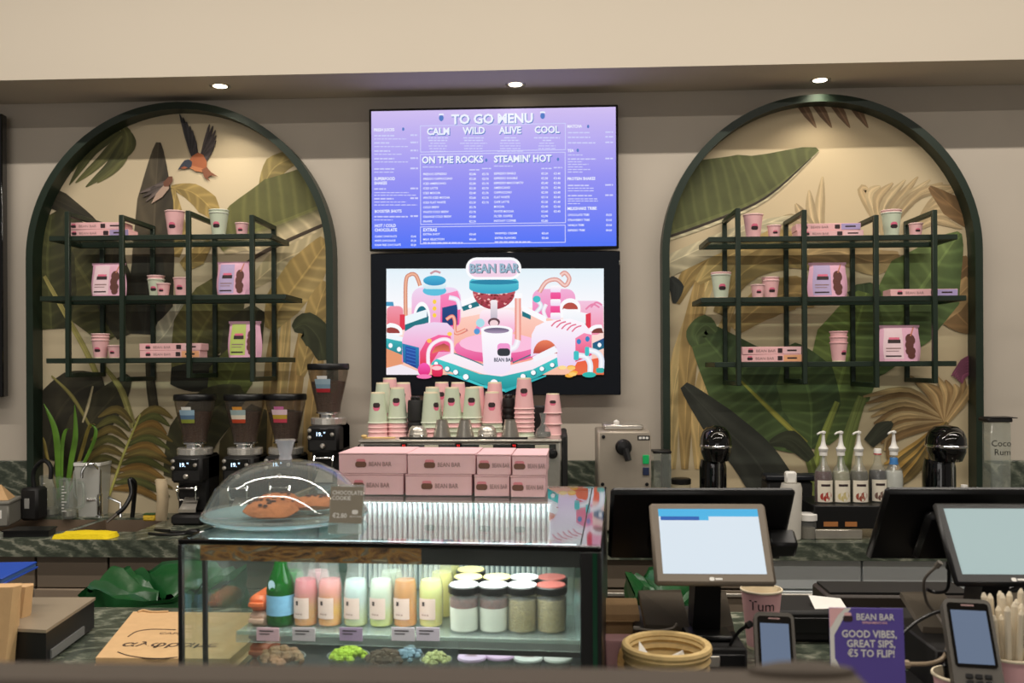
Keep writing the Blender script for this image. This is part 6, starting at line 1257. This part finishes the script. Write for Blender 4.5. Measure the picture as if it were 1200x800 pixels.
for arc in ([(150, 746), (160, 740), (176, 737.5), (192, 737.5), (206, 738)], [(138, 764), (150, 768), (170, 771), (190, 771.5), (208, 770)]):
    m = MB(); m.tube(spline([Vector((on(a, b, zk).x-p0.x, on(a, b, zk).y-p0.y, .0342)) for a, b in arc], 4), .0016, 6); part('printed_arc', m, mat('brown_ink', (0, 0, 0)), t)
# paper bags and blue folder at the far left
for k, (px, Y, lb) in enumerate(((4, 2.05, 'kraft paper bag standing at the left edge, nearer one'), (19, 2.16, 'kraft paper bag standing behind the first, under the blue folder'))):
    q = at(px, 720, Y); t = thing('paper_bag', lb, 'bag', (q.x-.03, Y, CT), .1, 'standing kraft bags'); h = at(px, 686, Y).z-CT; m = MB()
    m.add([(-.07, -.03, 0), (.045, -.03, 0), (.045, .03, 0), (-.07, .03, 0), (-.08, -.02, h), (.06, -.02, h), (.06, .02, h), (-.08, .02, h), (.052, 0, 0), (.07, 0, h)], [(0, 1, 5, 4), (1, 8, 9, 5), (8, 2, 6, 9), (2, 3, 7, 6), (3, 0, 4, 7), (0, 3, 2, 8, 1), (4, 5, 9, 6, 7)]); part('paper_bag_shell', m, m_kraft, t, smooth=False)
    m = MB(); m.box(-.06, .03, -.032, -.0305, h*.4, h*.42); part('crease', m, m_kraft, t)
q = at(8, 680, 2.2); t = thing('blue_folder', 'bright blue folder lying across the kraft bags at the left edge', 'folder', (q.x, 2.12, at(10, 686, 2.1).z+.001), .12); m = MB(); m.box(-.12, .05, -.03, .16, 0, .004, .001); part('back_cover', m, mat('royal_blue', (24, 70, 170), .4), t); m = MB(); m.box(-.12, .048, -.028, .158, .0125, .0165, .001); part('front_cover', m, mat('royal_blue', (0, 0, 0)), t); m = MB(); m.box(-.118, .046, -.026, .156, .0042, .0123); part('paper_block', m, mat('slate_blue', (60, 96, 150), .6), t)
# rubbish bins with green bags
def bin_(px, Y, ytop, w, label, pw):
    x = at(px, 700, Y).x; zt_ = at(px, ytop, Y).z; t = thing('rubbish_bin', label, 'bin', (x, Y, 0)); m = MB(); m.box(-w*.48, w*.48, -.16, .16, 0, zt_-.1, .02); part('bin', m, mat('bin_grey', (70, 70, 68), .5), t)
    m = MB(); rnd = random.Random(px)
    def f(u, v):
        a = 2*pi*u; rx, ry = w*.52, .19; k = 1+.05*sin(a*9+v*6)+.03*sin(a*17-v*9); e = .35
        cxx = math.copysign(abs(cos(a))**e, cos(a)); syy = math.copysign(abs(sin(a))**e, sin(a)); fold = .012*sin(a*13+v*11)
        z = zt_-.26*v+(.018*sin(a*5) if v < .2 else 0); return (rx*k*cxx*(1+.06*v), ry*k*syy*(1+.1*v)+fold, z+fold)
    m.grid(f, 72, 10); m.grid(lambda u, v: (lambda q: (q[0]*(1-v*.85), q[1]*(1-v*.85), q[2]-.08*v+.012*sin(u*40+v*8)))(f(u, 0)), 72, 5); o = part('bin_bag', m, mat('bag_green', (22, 76, 36), .3, var=.2, scale=14, bump=.3), t, recalc=False)
bin_(196, 3.25, 679, .46, 'rubbish bin with a dark green bag, behind the kraft bag at the left', 150); bin_(790, 3.3, 686, .3, 'rubbish bin with a green bag seen under the lit till', 100)

# ------------------------------------------------------------------ tills
def till(pxc, label, screen, dx, lit):
    """two-sided till: large staff display leaning one way, small customer display the other way"""
    Yp = 2.07; x = at(pxc, 650, Yp).x; zd = CT+.092
    t = thing('till', label, 'till', (x, Yp, zd))
    def tilt(a, y, z): return Matrix.Translation((0, y, z)) @ Matrix.Rotation(a, 4, 'X')
    zc_ = at(pxc, 635, 1.95).z-zd
    m = MB(); m.T = tilt(R(-37), -.12, zc_); W, h = .1235, .0935; m.box(-W, W, 0, .016, -h, h, .006); part('customer_display', m, mat('warm_silver', (118, 108, 95), .5, .1) if lit else m_black, t)
    cdp = t.children[-1]
    m = MB(); m.T = tilt(R(-37), -.12, zc_); m.flat([(-W+.018, -h+.022), (W-.018, -h+.022), (W-.018, h-.016), (-W+.018, h-.016)], -.0006); part('screen', m, screen, cdp, smooth=False, recalc=False)
    if lit:
        m = MB(); m.T = tilt(R(-37), -.12, zc_); m.flat([(-W+.018, h-.034), (W-.018, h-.034), (W-.018, h-.016), (-W+.018, h-.016)], -.0009, mi=0); m.flat([(-W+.022, h-.043), (-.02, h-.043), (-.02, h-.034), (-W+.022, h-.034)], -.0009, mi=1); m.flat([(-.02, h-.043), (.0, h-.043), (.0, h-.034), (-.02, h-.034)], -.0009, mi=0); part('screen_header', m, [scr('header_cyan', (70, 176, 224)), scr('header_blue', (30, 90, 170))], cdp, smooth=False, recalc=False)['kind'] = 'stuff'
    m = MB(); m.T = tilt(R(-37), -.12, zc_); m.flat(rrect(-.012, -.002, -h+.007, -h+.015, .003), -.0007); m.flat([(.0, -h+.009), (.014, -h+.009), (.014, -h+.013), (.0, -h+.013)], -.0007); part('maker_mark', m, m_white, cdp, smooth=False, recalc=False)['kind'] = 'stuff'
    zm = at(pxc, 618, 2.12).z-zd
    m = MB(); m.T = tilt(R(37), .05, zm); W2_, h2 = .203, .112; m.box(-W2_+dx, W2_+dx, 0.0, .022, -h2, h2, .008); b_ = part('staff_display', m, m_black, t)
    m = MB(); m.T = tilt(R(37), .05, zm); m.box(-W2_*.55+dx, W2_*.3+dx, -.026, -.0005, -h2*.75, h2*.55, .01); part('rear_cover', m, m_black, b_)
    m = MB(); m.T = tilt(R(37), .05, zm); m.box(W2_+dx-.05, W2_+dx+.012, -.05, -.0005, -.045, .0, .006); part('card_reader', m, m_black, b_)
    m = MB(); m.add([(-.03, -.05, .012), (.03, -.05, .012), (.03, .02, .012), (-.03, .02, .012), (-.026, -.095, zc_-.04), (.026, -.095, zc_-.04), (.026, -.02, zc_+.03), (-.026, -.02, zc_+.03)], [(0, 1, 5, 4), (1, 2, 6, 5), (2, 3, 7, 6), (3, 0, 4, 7), (0, 3, 2, 1), (4, 5, 6, 7)]); part('neck', m, m_black, t)
    m = MB(); m.box(-.05, .05, -.1, .12, 0, .0118, .004); part('foot', m, m_black, t)
    for s in (-1, 1):
        e1 = .066 if (s > 0 and lit) else .13
        m = MB(); m.add([(s*.033, -.03, .0005), (s*e1, -.02, .0005), (s*(e1+.005), .1, .05), (s*.033, .11, .05), (s*.033, -.03, .012), (s*(e1-.002), -.02, .014), (s*(e1+.003), .1, .06), (s*.033, .11, .06)], [(0, 1, 5, 4), (1, 2, 6, 5), (2, 3, 7, 6), (3, 0, 4, 7), (0, 3, 2, 1), (4, 5, 6, 7)]); part('base_wing', m, mat('till_silver', (120, 112, 100), .35, .4), t, smooth=False)
    xr3 = .07 if lit else .15
    d = thing('cash_drawer', 'black steel cash drawer under the '+('lit till' if lit else 'right till'), 'cash drawer', (x, Yp, CT)); m = MB(); m.box(-.15, xr3, -.14, .2, 0, .0915, .004); part('case', m, m_matblack, d); m = MB(); m.box(-.145, xr3-.005, -.147, -.1405, .006, .08, .002); part('drawer_front', m, m_black, d)
    m = MB(); m.box(-.012, .012, -.152, -.1475, .055, .078, .002); part('lock', m, m_steel, d)
    return t
scr_w = scr('till_white', (214, 226, 236)); scr_g = scr('till_pale', (166, 186, 184))
till(823, 'till with lit white customer screen in a silver frame', scr_w, 0.0, True); till(1147, 'till with pale grey customer screen in a black frame at the right', scr_g, .0, False)
# kraft bag with pink clips box
q = on(727, 760, CT); t = thing('small_kraft_bag', 'small folded kraft bag between the glass case and the lit till', 'bag', (at(727, 720, 2.16).x, 2.16, CT)); h = at(727, 701, 2.16).z-CT; w_ = 42*2.16/F/2
m = MB(); m.add([(-w_, -.03, 0), (w_, -.03, 0), (w_, .03, 0), (-w_, .03, 0), (-w_, -.028, h*.78), (w_, -.028, h*.78), (w_, .028, h*.78), (-w_, .028, h*.78), (-w_+.003, -.006, h), (w_-.004, -.006, h), (w_-.004, .004, h), (-w_+.003, .004, h)], [(0, 1, 5, 4), (1, 2, 6, 5), (2, 3, 7, 6), (3, 0, 4, 7), (0, 3, 2, 1), (4, 5, 9, 8), (5, 6, 10, 9), (6, 7, 11, 10), (7, 4, 8, 11), (8, 9, 10, 11)]); part('paper_bag_shell', m, m_kraft, t, smooth=False)
m = MB(); m.box(-w_, w_, -.034, -.0295, h*.66, h*.68, .001); part('fold', m, m_kraft, t)
t = thing('pink_box', 'ribbed pink card box in front of the small kraft bag', 'box', (at(726, 755, 2.03).x, 2.03, CT)); h = at(726, 750, 2.03).z-CT; m = MB(); m.box(-.03, .03, 0, .05, 0, h, .002)
part('carton', m, m_pink, t)
for k in range(7): q = MB(); q.box(-.027+k*.008, -.023+k*.008, -.002, -.0002, h*.3, h*.95); part('rib', q, m_pink, t)
# wicker basket
bk = 1.80; q = at(781, 757, bk); hb = q.z-CT; t = thing('wicker_basket', 'round cream wicker basket with a paper napkin in it', 'basket', (q.x, bk, CT)); r = .078
m = MB(); n = 44
for ring in range(9):
    z = .006+(hb-.014)*ring/8; rr_ = r*(.8+.2*ring/8)
    m.tube([((rr_+.0035*sin(k*pi+ring*pi))*cos(2*pi*k/n), (rr_+.0035*sin(k*pi+ring*pi))*sin(2*pi*k/n), z) for k in range(n+1)], (hb-.014)/16*1.15, 6)
o = part('weave', m, mat('wicker', (206, 178, 122), .75, var=.25, scale=60), t); o['kind'] = 'stuff'
m = MB(); m.tube([(r*1.02*cos(2*pi*k/36), r*1.02*sin(2*pi*k/36), hb) for k in range(37)], .008, 8); part('rim', m, mat('wicker', (0, 0, 0)), t)
m = MB(); m.lathe([(0, .004), (r*.76, .004), (r*.94, hb-.004)], 30, close=False); part('lining', m, mat('basket_lining', (196, 176, 132), .85, var=.15, scale=30), t)
t = thing('paper_napkin', 'white paper napkin folded inside the wicker basket', 'napkin', (q.x, bk, CT+.085)); m = MB(); m.add([(-.03, -.04, 0), (.045, -.03, .0), (.03, -.01, .045), (-.02, .02, .01), (-.055, -.01, .03), (-.05, .03, .05)], [(0, 1, 2), (0, 2, 3), (0, 3, 4), (3, 5, 4)]); part('sheet', m, m_white, t, smooth=False)
t = thing('straw_coaster', 'woven straw coaster leaning behind the basket', 'coaster', (at(757, 743, 1.93).x, 1.93, CT)); m = MB(); hh2 = at(757, 742, 1.93).z-CT; m.T = Matrix.Translation((0, 0, hh2/2)) @ Matrix.Rotation(R(80), 4, 'X'); m.lathe([(.0, 0), (hh2/2, 0), (hh2/2, .006), (0, .006)], 28); part('disc', m, mat('straw', (190, 150, 90), .8, var=.4, scale=90, bump=.4), t)
# big cup with a name
CUP['big'] = (.0475, .034, .14)
q = on(888, 752, CT); cb = cup('big', m_pink, (q.x, 2.24, CT), 'large pink paper cup with a handwritten name beside the card terminal', logo=False, rim=m_cream)
m = MB(); vs, fs = textgeo('Tum'); s = .034
def wrap(x, z): rr_ = .034+(.0475-.034)*z/.14+.0006; a = -pi/2-.1+x/rr_; return (rr_*cos(a), rr_*sin(a), z)
m.add([wrap((p[0]-1.05)*s, .098+p[1]*s) for p in vs], fs); part('handwriting', m, m_dark, cb, smooth=False, recalc=False)['kind'] = 'stuff'
# card terminals
def terminal(px, py, Y, w, h, label, rz, tl, keys):
    q = at(px, py, Y); t = thing('card_terminal', label, 'card terminal', (q.x, Y, CT), rz); zc_ = q.z-CT
    T = Matrix.Translation((0, 0, zc_)) @ Matrix.Rotation(R(-tl), 4, 'X')
    m = MB(); m.T = T; m.prism(rrect(-w, w, -h, h, .012), 0, .026); b_ = part('body', m, mat('terminal_grey', (84, 80, 74), .45), t)
    m = MB(); m.T = T; m.prism(rrect(-w+.006, w-.006, -h*.28 if keys else -h*.55, h-.008, .006), -.0016, -.0002); part('bezel', m, m_blackgloss, b_)
    m = MB(); m.T = T; m.flat([(-w+.011, (-h*.22 if keys else -h*.45)), (w-.011, (-h*.22 if keys else -h*.45)), (w-.011, h-.022), (-w+.011, h-.022)], -.0019); part('screen', m, scr('terminal_screen', (98, 112, 134)), b_, smooth=False, recalc=False)
    m = MB(); m.T = T; m.flat([(-.011, h-.014), (.011, h-.014), (.011, h-.011), (-.011, h-.011)], -.0019); part('maker_mark', m, m_greyprint, b_, smooth=False, recalc=False)
    z0 = -h*.36 if keys else -h*.68
    for r_ in range(4):
        for c in range(3):
            m = MB(); m.T = T; m.box(-.021+c*.0155, -.009+c*.0155, -.003, -.0002, z0-.012-r_*.0115, z0-.0035-r_*.0115, .001); part('key', m, m_black, b_)
    for c, cc in enumerate(((196, 40, 36), (222, 186, 30), (90, 150, 40))):
        m = MB(); m.T = T; m.box(-.022+c*.016, -.008+c*.016, -.003, -.0002, z0-.059, z0-.051, .001); part('key', m, mat('key_%d' % c, cc, .4), b_)
    m = MB(); m.add([(-.03, -.02, 0), (.03, -.02, 0), (.03, .09, 0), (-.03, .09, 0), (-.02, .028, zc_), (.02, .028, zc_), (.02, .05, zc_), (-.02, .05, zc_)], [(0, 1, 5, 4), (1, 2, 6, 5), (2, 3, 7, 6), (3, 0, 4, 7), (0, 3, 2, 1), (4, 5, 6, 7)]); part('stand', m, m_black, t)
    return t
terminal(909, 763, 1.80, .038, .075, 'grey card terminal with a cable in front of the pink cup', -.12, 28, False); terminal(1142, 764, 1.68, .041, .098, 'grey card terminal with red, yellow and green keys at the right', -.16, 34, True)
# promotional sign
ys = 1.60; q = at(1018, 716, ys); t = thing('promo_sign', 'purple promotional sign reading good vibes great sips', 'sign', (q.x+.003, ys, CT), -.03); hs = q.z-CT; T = Matrix.Rotation(-.1, 4, 'X'); W = .0625; hb0 = hs-.155
m = MB(); m.T = T; m.box(-W, W, 0, .003, hb0, hs, .0005); part('card', m, mat('sign_purple', (92, 76, 160), .5), t); cd_ = t.children[-1]
m = MB(); m.T = T; m.box(-W*.5, W*.5, .001, .012, 0, hb0-.0005, .001); m.box(-W*.8, W*.8, -.02, .05, 0, .004); part('stand', m, m_clear, t)
m = MB(); m.T = T; f = lambda a, b: (-W+a*W*2, hs-b*.155)
m.flat([f(0, 0), f(.3, 0), f(.18, .13), f(.06, .3), f(.06, .55), f(.16, .7), f(0, .8)], -.0003, mi=1); m.flat([f(0, 0), f(.22, 0), f(.12, .08), f(.03, .2), f(0, .23)], -.0005, mi=0); m.flat(rrect(f(.185, 0)[0], f(.315, 0)[0], hs-.155*.15, hs-.155*.085, .003), -.0007, mi=2); m.flat(rrect(f(.2, 0)[0], f(.3, 0)[0], hs-.155*.09, hs-.155*.05, .003), -.0006, mi=0)
part('print_shape', m, [m_pink, m_white, m_dark], cd_, smooth=False, recalc=False)['kind'] = 'stuff'
m = MB(); m.T = T
x, z = f(.36, .13); m.text('BEAN BAR', x, -.0008, z, .0155, 0, 'LEFT', .012, .9); x, z = f(.44, .17); m.text('REFRESHMENTS BAR', x, -.0008, z, .0052, 1, 'LEFT', .02, .9)
for k, (s, xx) in enumerate((('GOOD VIBES,', .53), ('GREAT SIPS,', .55), ('€5 TO FLIP!', .55))): x, z = f(xx, .32+k*.105); m.text(s, x, -.0008, z, .0172, 0, 'CENTER', .02, .9)
part('sign_lettering', m, [m_white, m_pink], cd_, smooth=False, recalc=False)['kind'] = 'stuff'
# cups with straws and stirrers
q = at(1183, 778, 1.75); cup('big', m_pink, (q.x, 1.75, CT), 'pink paper cup packed with paper-wrapped straws at the right edge', logo=False, rim=m_cream)
rnd = random.Random(3); k = 0
for ring, nn in ((0, 1), (.014, 6), (.0275, 12)):
    for i in range(nn):
        a = 2*pi*i/nn+ring*40; x0, y0 = ring*cos(a)*.75, ring*sin(a)*.75; l = .205+rnd.uniform(-.015, .02)+.02*(sin(a) > .3); tx_, ty_ = ring*cos(a)*1.45+rnd.uniform(-.003, .003), ring*sin(a)*1.3
        t = thing('paper_straw', ('white paper-wrapped straw, front of the bunch in the pink cup' if sin(a) < 0 else 'white paper-wrapped straw, back of the bunch in the pink cup'), 'straw', (q.x+x0, 1.75+y0, CT+.0085), 0, 'wrapped straws in the cup'); m = MB(); m.tube([(0, 0, 0), (tx_-x0, ty_-y0, l)], .0058, 7); part('wrapper', m, mat('straw_paper', (222, 210, 186), .75), t); m = MB(); e_ = Vector((tx_-x0, ty_-y0, l)).normalized(); c_ = Vector((tx_-x0, ty_-y0, l)); m.tube([c_+e_*.0002, c_+e_*.008], [.0058, .002], 7); part('twisted_end', m, mat('straw_paper', (0, 0, 0)), t)
q = at(1124, 773, 1.72); cup('mid', m_pink, (q.x, 1.72, CT), 'pink paper cup with black stirrers left of the right card terminal', logo=False, rim=m_cream)
for i in range(6):
    a = i*1.05; t = thing('stirrer', 'black plastic stirrer in the pink cup beside the right terminal', 'stirrer', (q.x+.01*cos(a), 1.72+.01*sin(a), CT+.0085), 0, 'black stirrers'); m = MB(); m.tube([(0, 0, 0), (.016*cos(a), .016*sin(a), .115+.01*(i % 3))], .003, 6); part('shaft', m, m_black, t); m = MB(); m.lathe([(.003, 0), (.005, .004), (0, .01)], 8, (.016*cos(a), .016*sin(a), .1152+.01*(i % 3))); part('tip', m, m_black, t)
# cables
def cable(pts, label, r=.0035, mm=None, s=None):
    P_ = [Vector(at(a, b, Y)) for a, b, Y in pts]; t = thing('cable', label, 'cable', P_[0]); m = MB(); m.tube(spline([p-P_[0] for p in P_], 6), r, 8); part('cord', m, mm or m_black, t); m = MB(); d = (P_[1]-P_[0]).normalized(); m.tube([(-d)*.014, (-d)*.0006], r*2, 8); part('plug', m, mm or m_black, t)
m_gc = mat('grey_cable', (96, 90, 82), .5)
cable([(876, 733, 1.86), (866, 740, 1.9), (856, 755, 1.95), (848, 775, 1.95)], 'black cable looping from the card terminal in front of the pink cup')
cable([(1097, 664, 1.9), (1083, 680, 1.92), (1086, 705, 1.95), (1098, 720, 1.95), (1106, 732, 1.9)], 'grey cable hanging below the right till screen', .003, m_gc); cable([(1125, 715, 1.9), (1098, 717, 1.88), (1075, 728, 1.86), (1058, 742, 1.84)], 'black cable running behind the purple sign'); cable([(1064, 778, 1.7), (1090, 777, 1.72), (1106, 770, 1.74), (1112, 752, 1.76)], 'beige cable curling left of the right terminal', .004, mat('beige_cable', (150, 132, 108), .5))
cable([(750, 737, 1.92), (770, 739, 1.92), (788, 736, 1.92), (793, 730, 1.92)], 'thin grey cable in front of the cash drawer', .0028, m_gc); cable([(1112, 666, 1.95), (1110, 690, 1.97), (1096, 694, 2.0), (1086, 690, 2.0)], 'black cable loop under the right till')
# dark clutter right of the lit till
q = on(950, 740, CT); t = thing('printer', 'black receipt printer with a paper slip between the tills', 'printer', (at(948, 720, 2.28).x, 2.28, CT)); h = at(948, 716, 2.28).z-CT; m = MB(); m.box(-.11, .10, 0, .16, 0, h, .008); part('housing', m, m_matblack, t); m = MB(); m.box(-.1, .09, -.004, -.0004, h*.3, h*.8, .002); part('front_cover', m, m_black, t); m = MB(); m.add([(.02, .02, h+.0005), (.1, .03, h+.0005), (.1, .08, h+.012), (.02, .08, h+.02)], [(0, 1, 2, 3)]); part('paper_slip', m, m_white, t, smooth=False)
q = at(1040, 715, 2.3); t = thing('counter_tray', 'dark brown tray behind the purple sign', 'tray', (at(1050, 715, 2.36).x, 2.36, CT)); h = at(1050, 698, 2.36).z-CT; m = MB(); m.box(-.17, .2, 0, .14, 0, h, .006); part('shell', m, mat('dark_brown', (52, 44, 38), .5), t); m = MB(); m.box(-.16, .19, .01, .13, h+.0003, h+.006); part('liner', m, m_matblack, t)
t = thing('barcode_scanner', 'black handheld scanner lying right of the right till neck', 'scanner', (at(1180, 690, 2.42).x, 2.42, at(1180, 706, 2.42).z)); m = MB(); m.tube(spline([(-.05, 0, .015), (0, 0, .03), (.05, .01, .04), (.09, .02, .03)], 4), [.016]*4+[.02]*5+[.026]*4, 12); part('handle', m, m_blackgloss, t); m = MB(); m.box(.06, .13, -.03, .05, .0, .065, .016); part('head', m, m_blackgloss, t)
hz2 = t.location.z; t = thing('scanner_box', 'black box under the handheld scanner', 'box', (at(1180, 690, 2.42).x, 2.42, CT)); m = MB(); m.box(-.09, .2, -.05, .12, 0, hz2-CT-.001, .006); part('shell', m, m_matblack, t); m = MB(); m.box(-.08, .18, -.054, -.0505, .02, .06, .002); part('front_label', m, m_black, t)
t = thing('counter_mat', 'black rubber mat covering the front counter under the tills', 'mat', (at(760, 780, 1.9).x, 1.45, CT)); 
m = MB(); m.box(.07, 1.6, .0, .62, 0.0002, .003, .001); part('rubber', m, m_matblack, t)
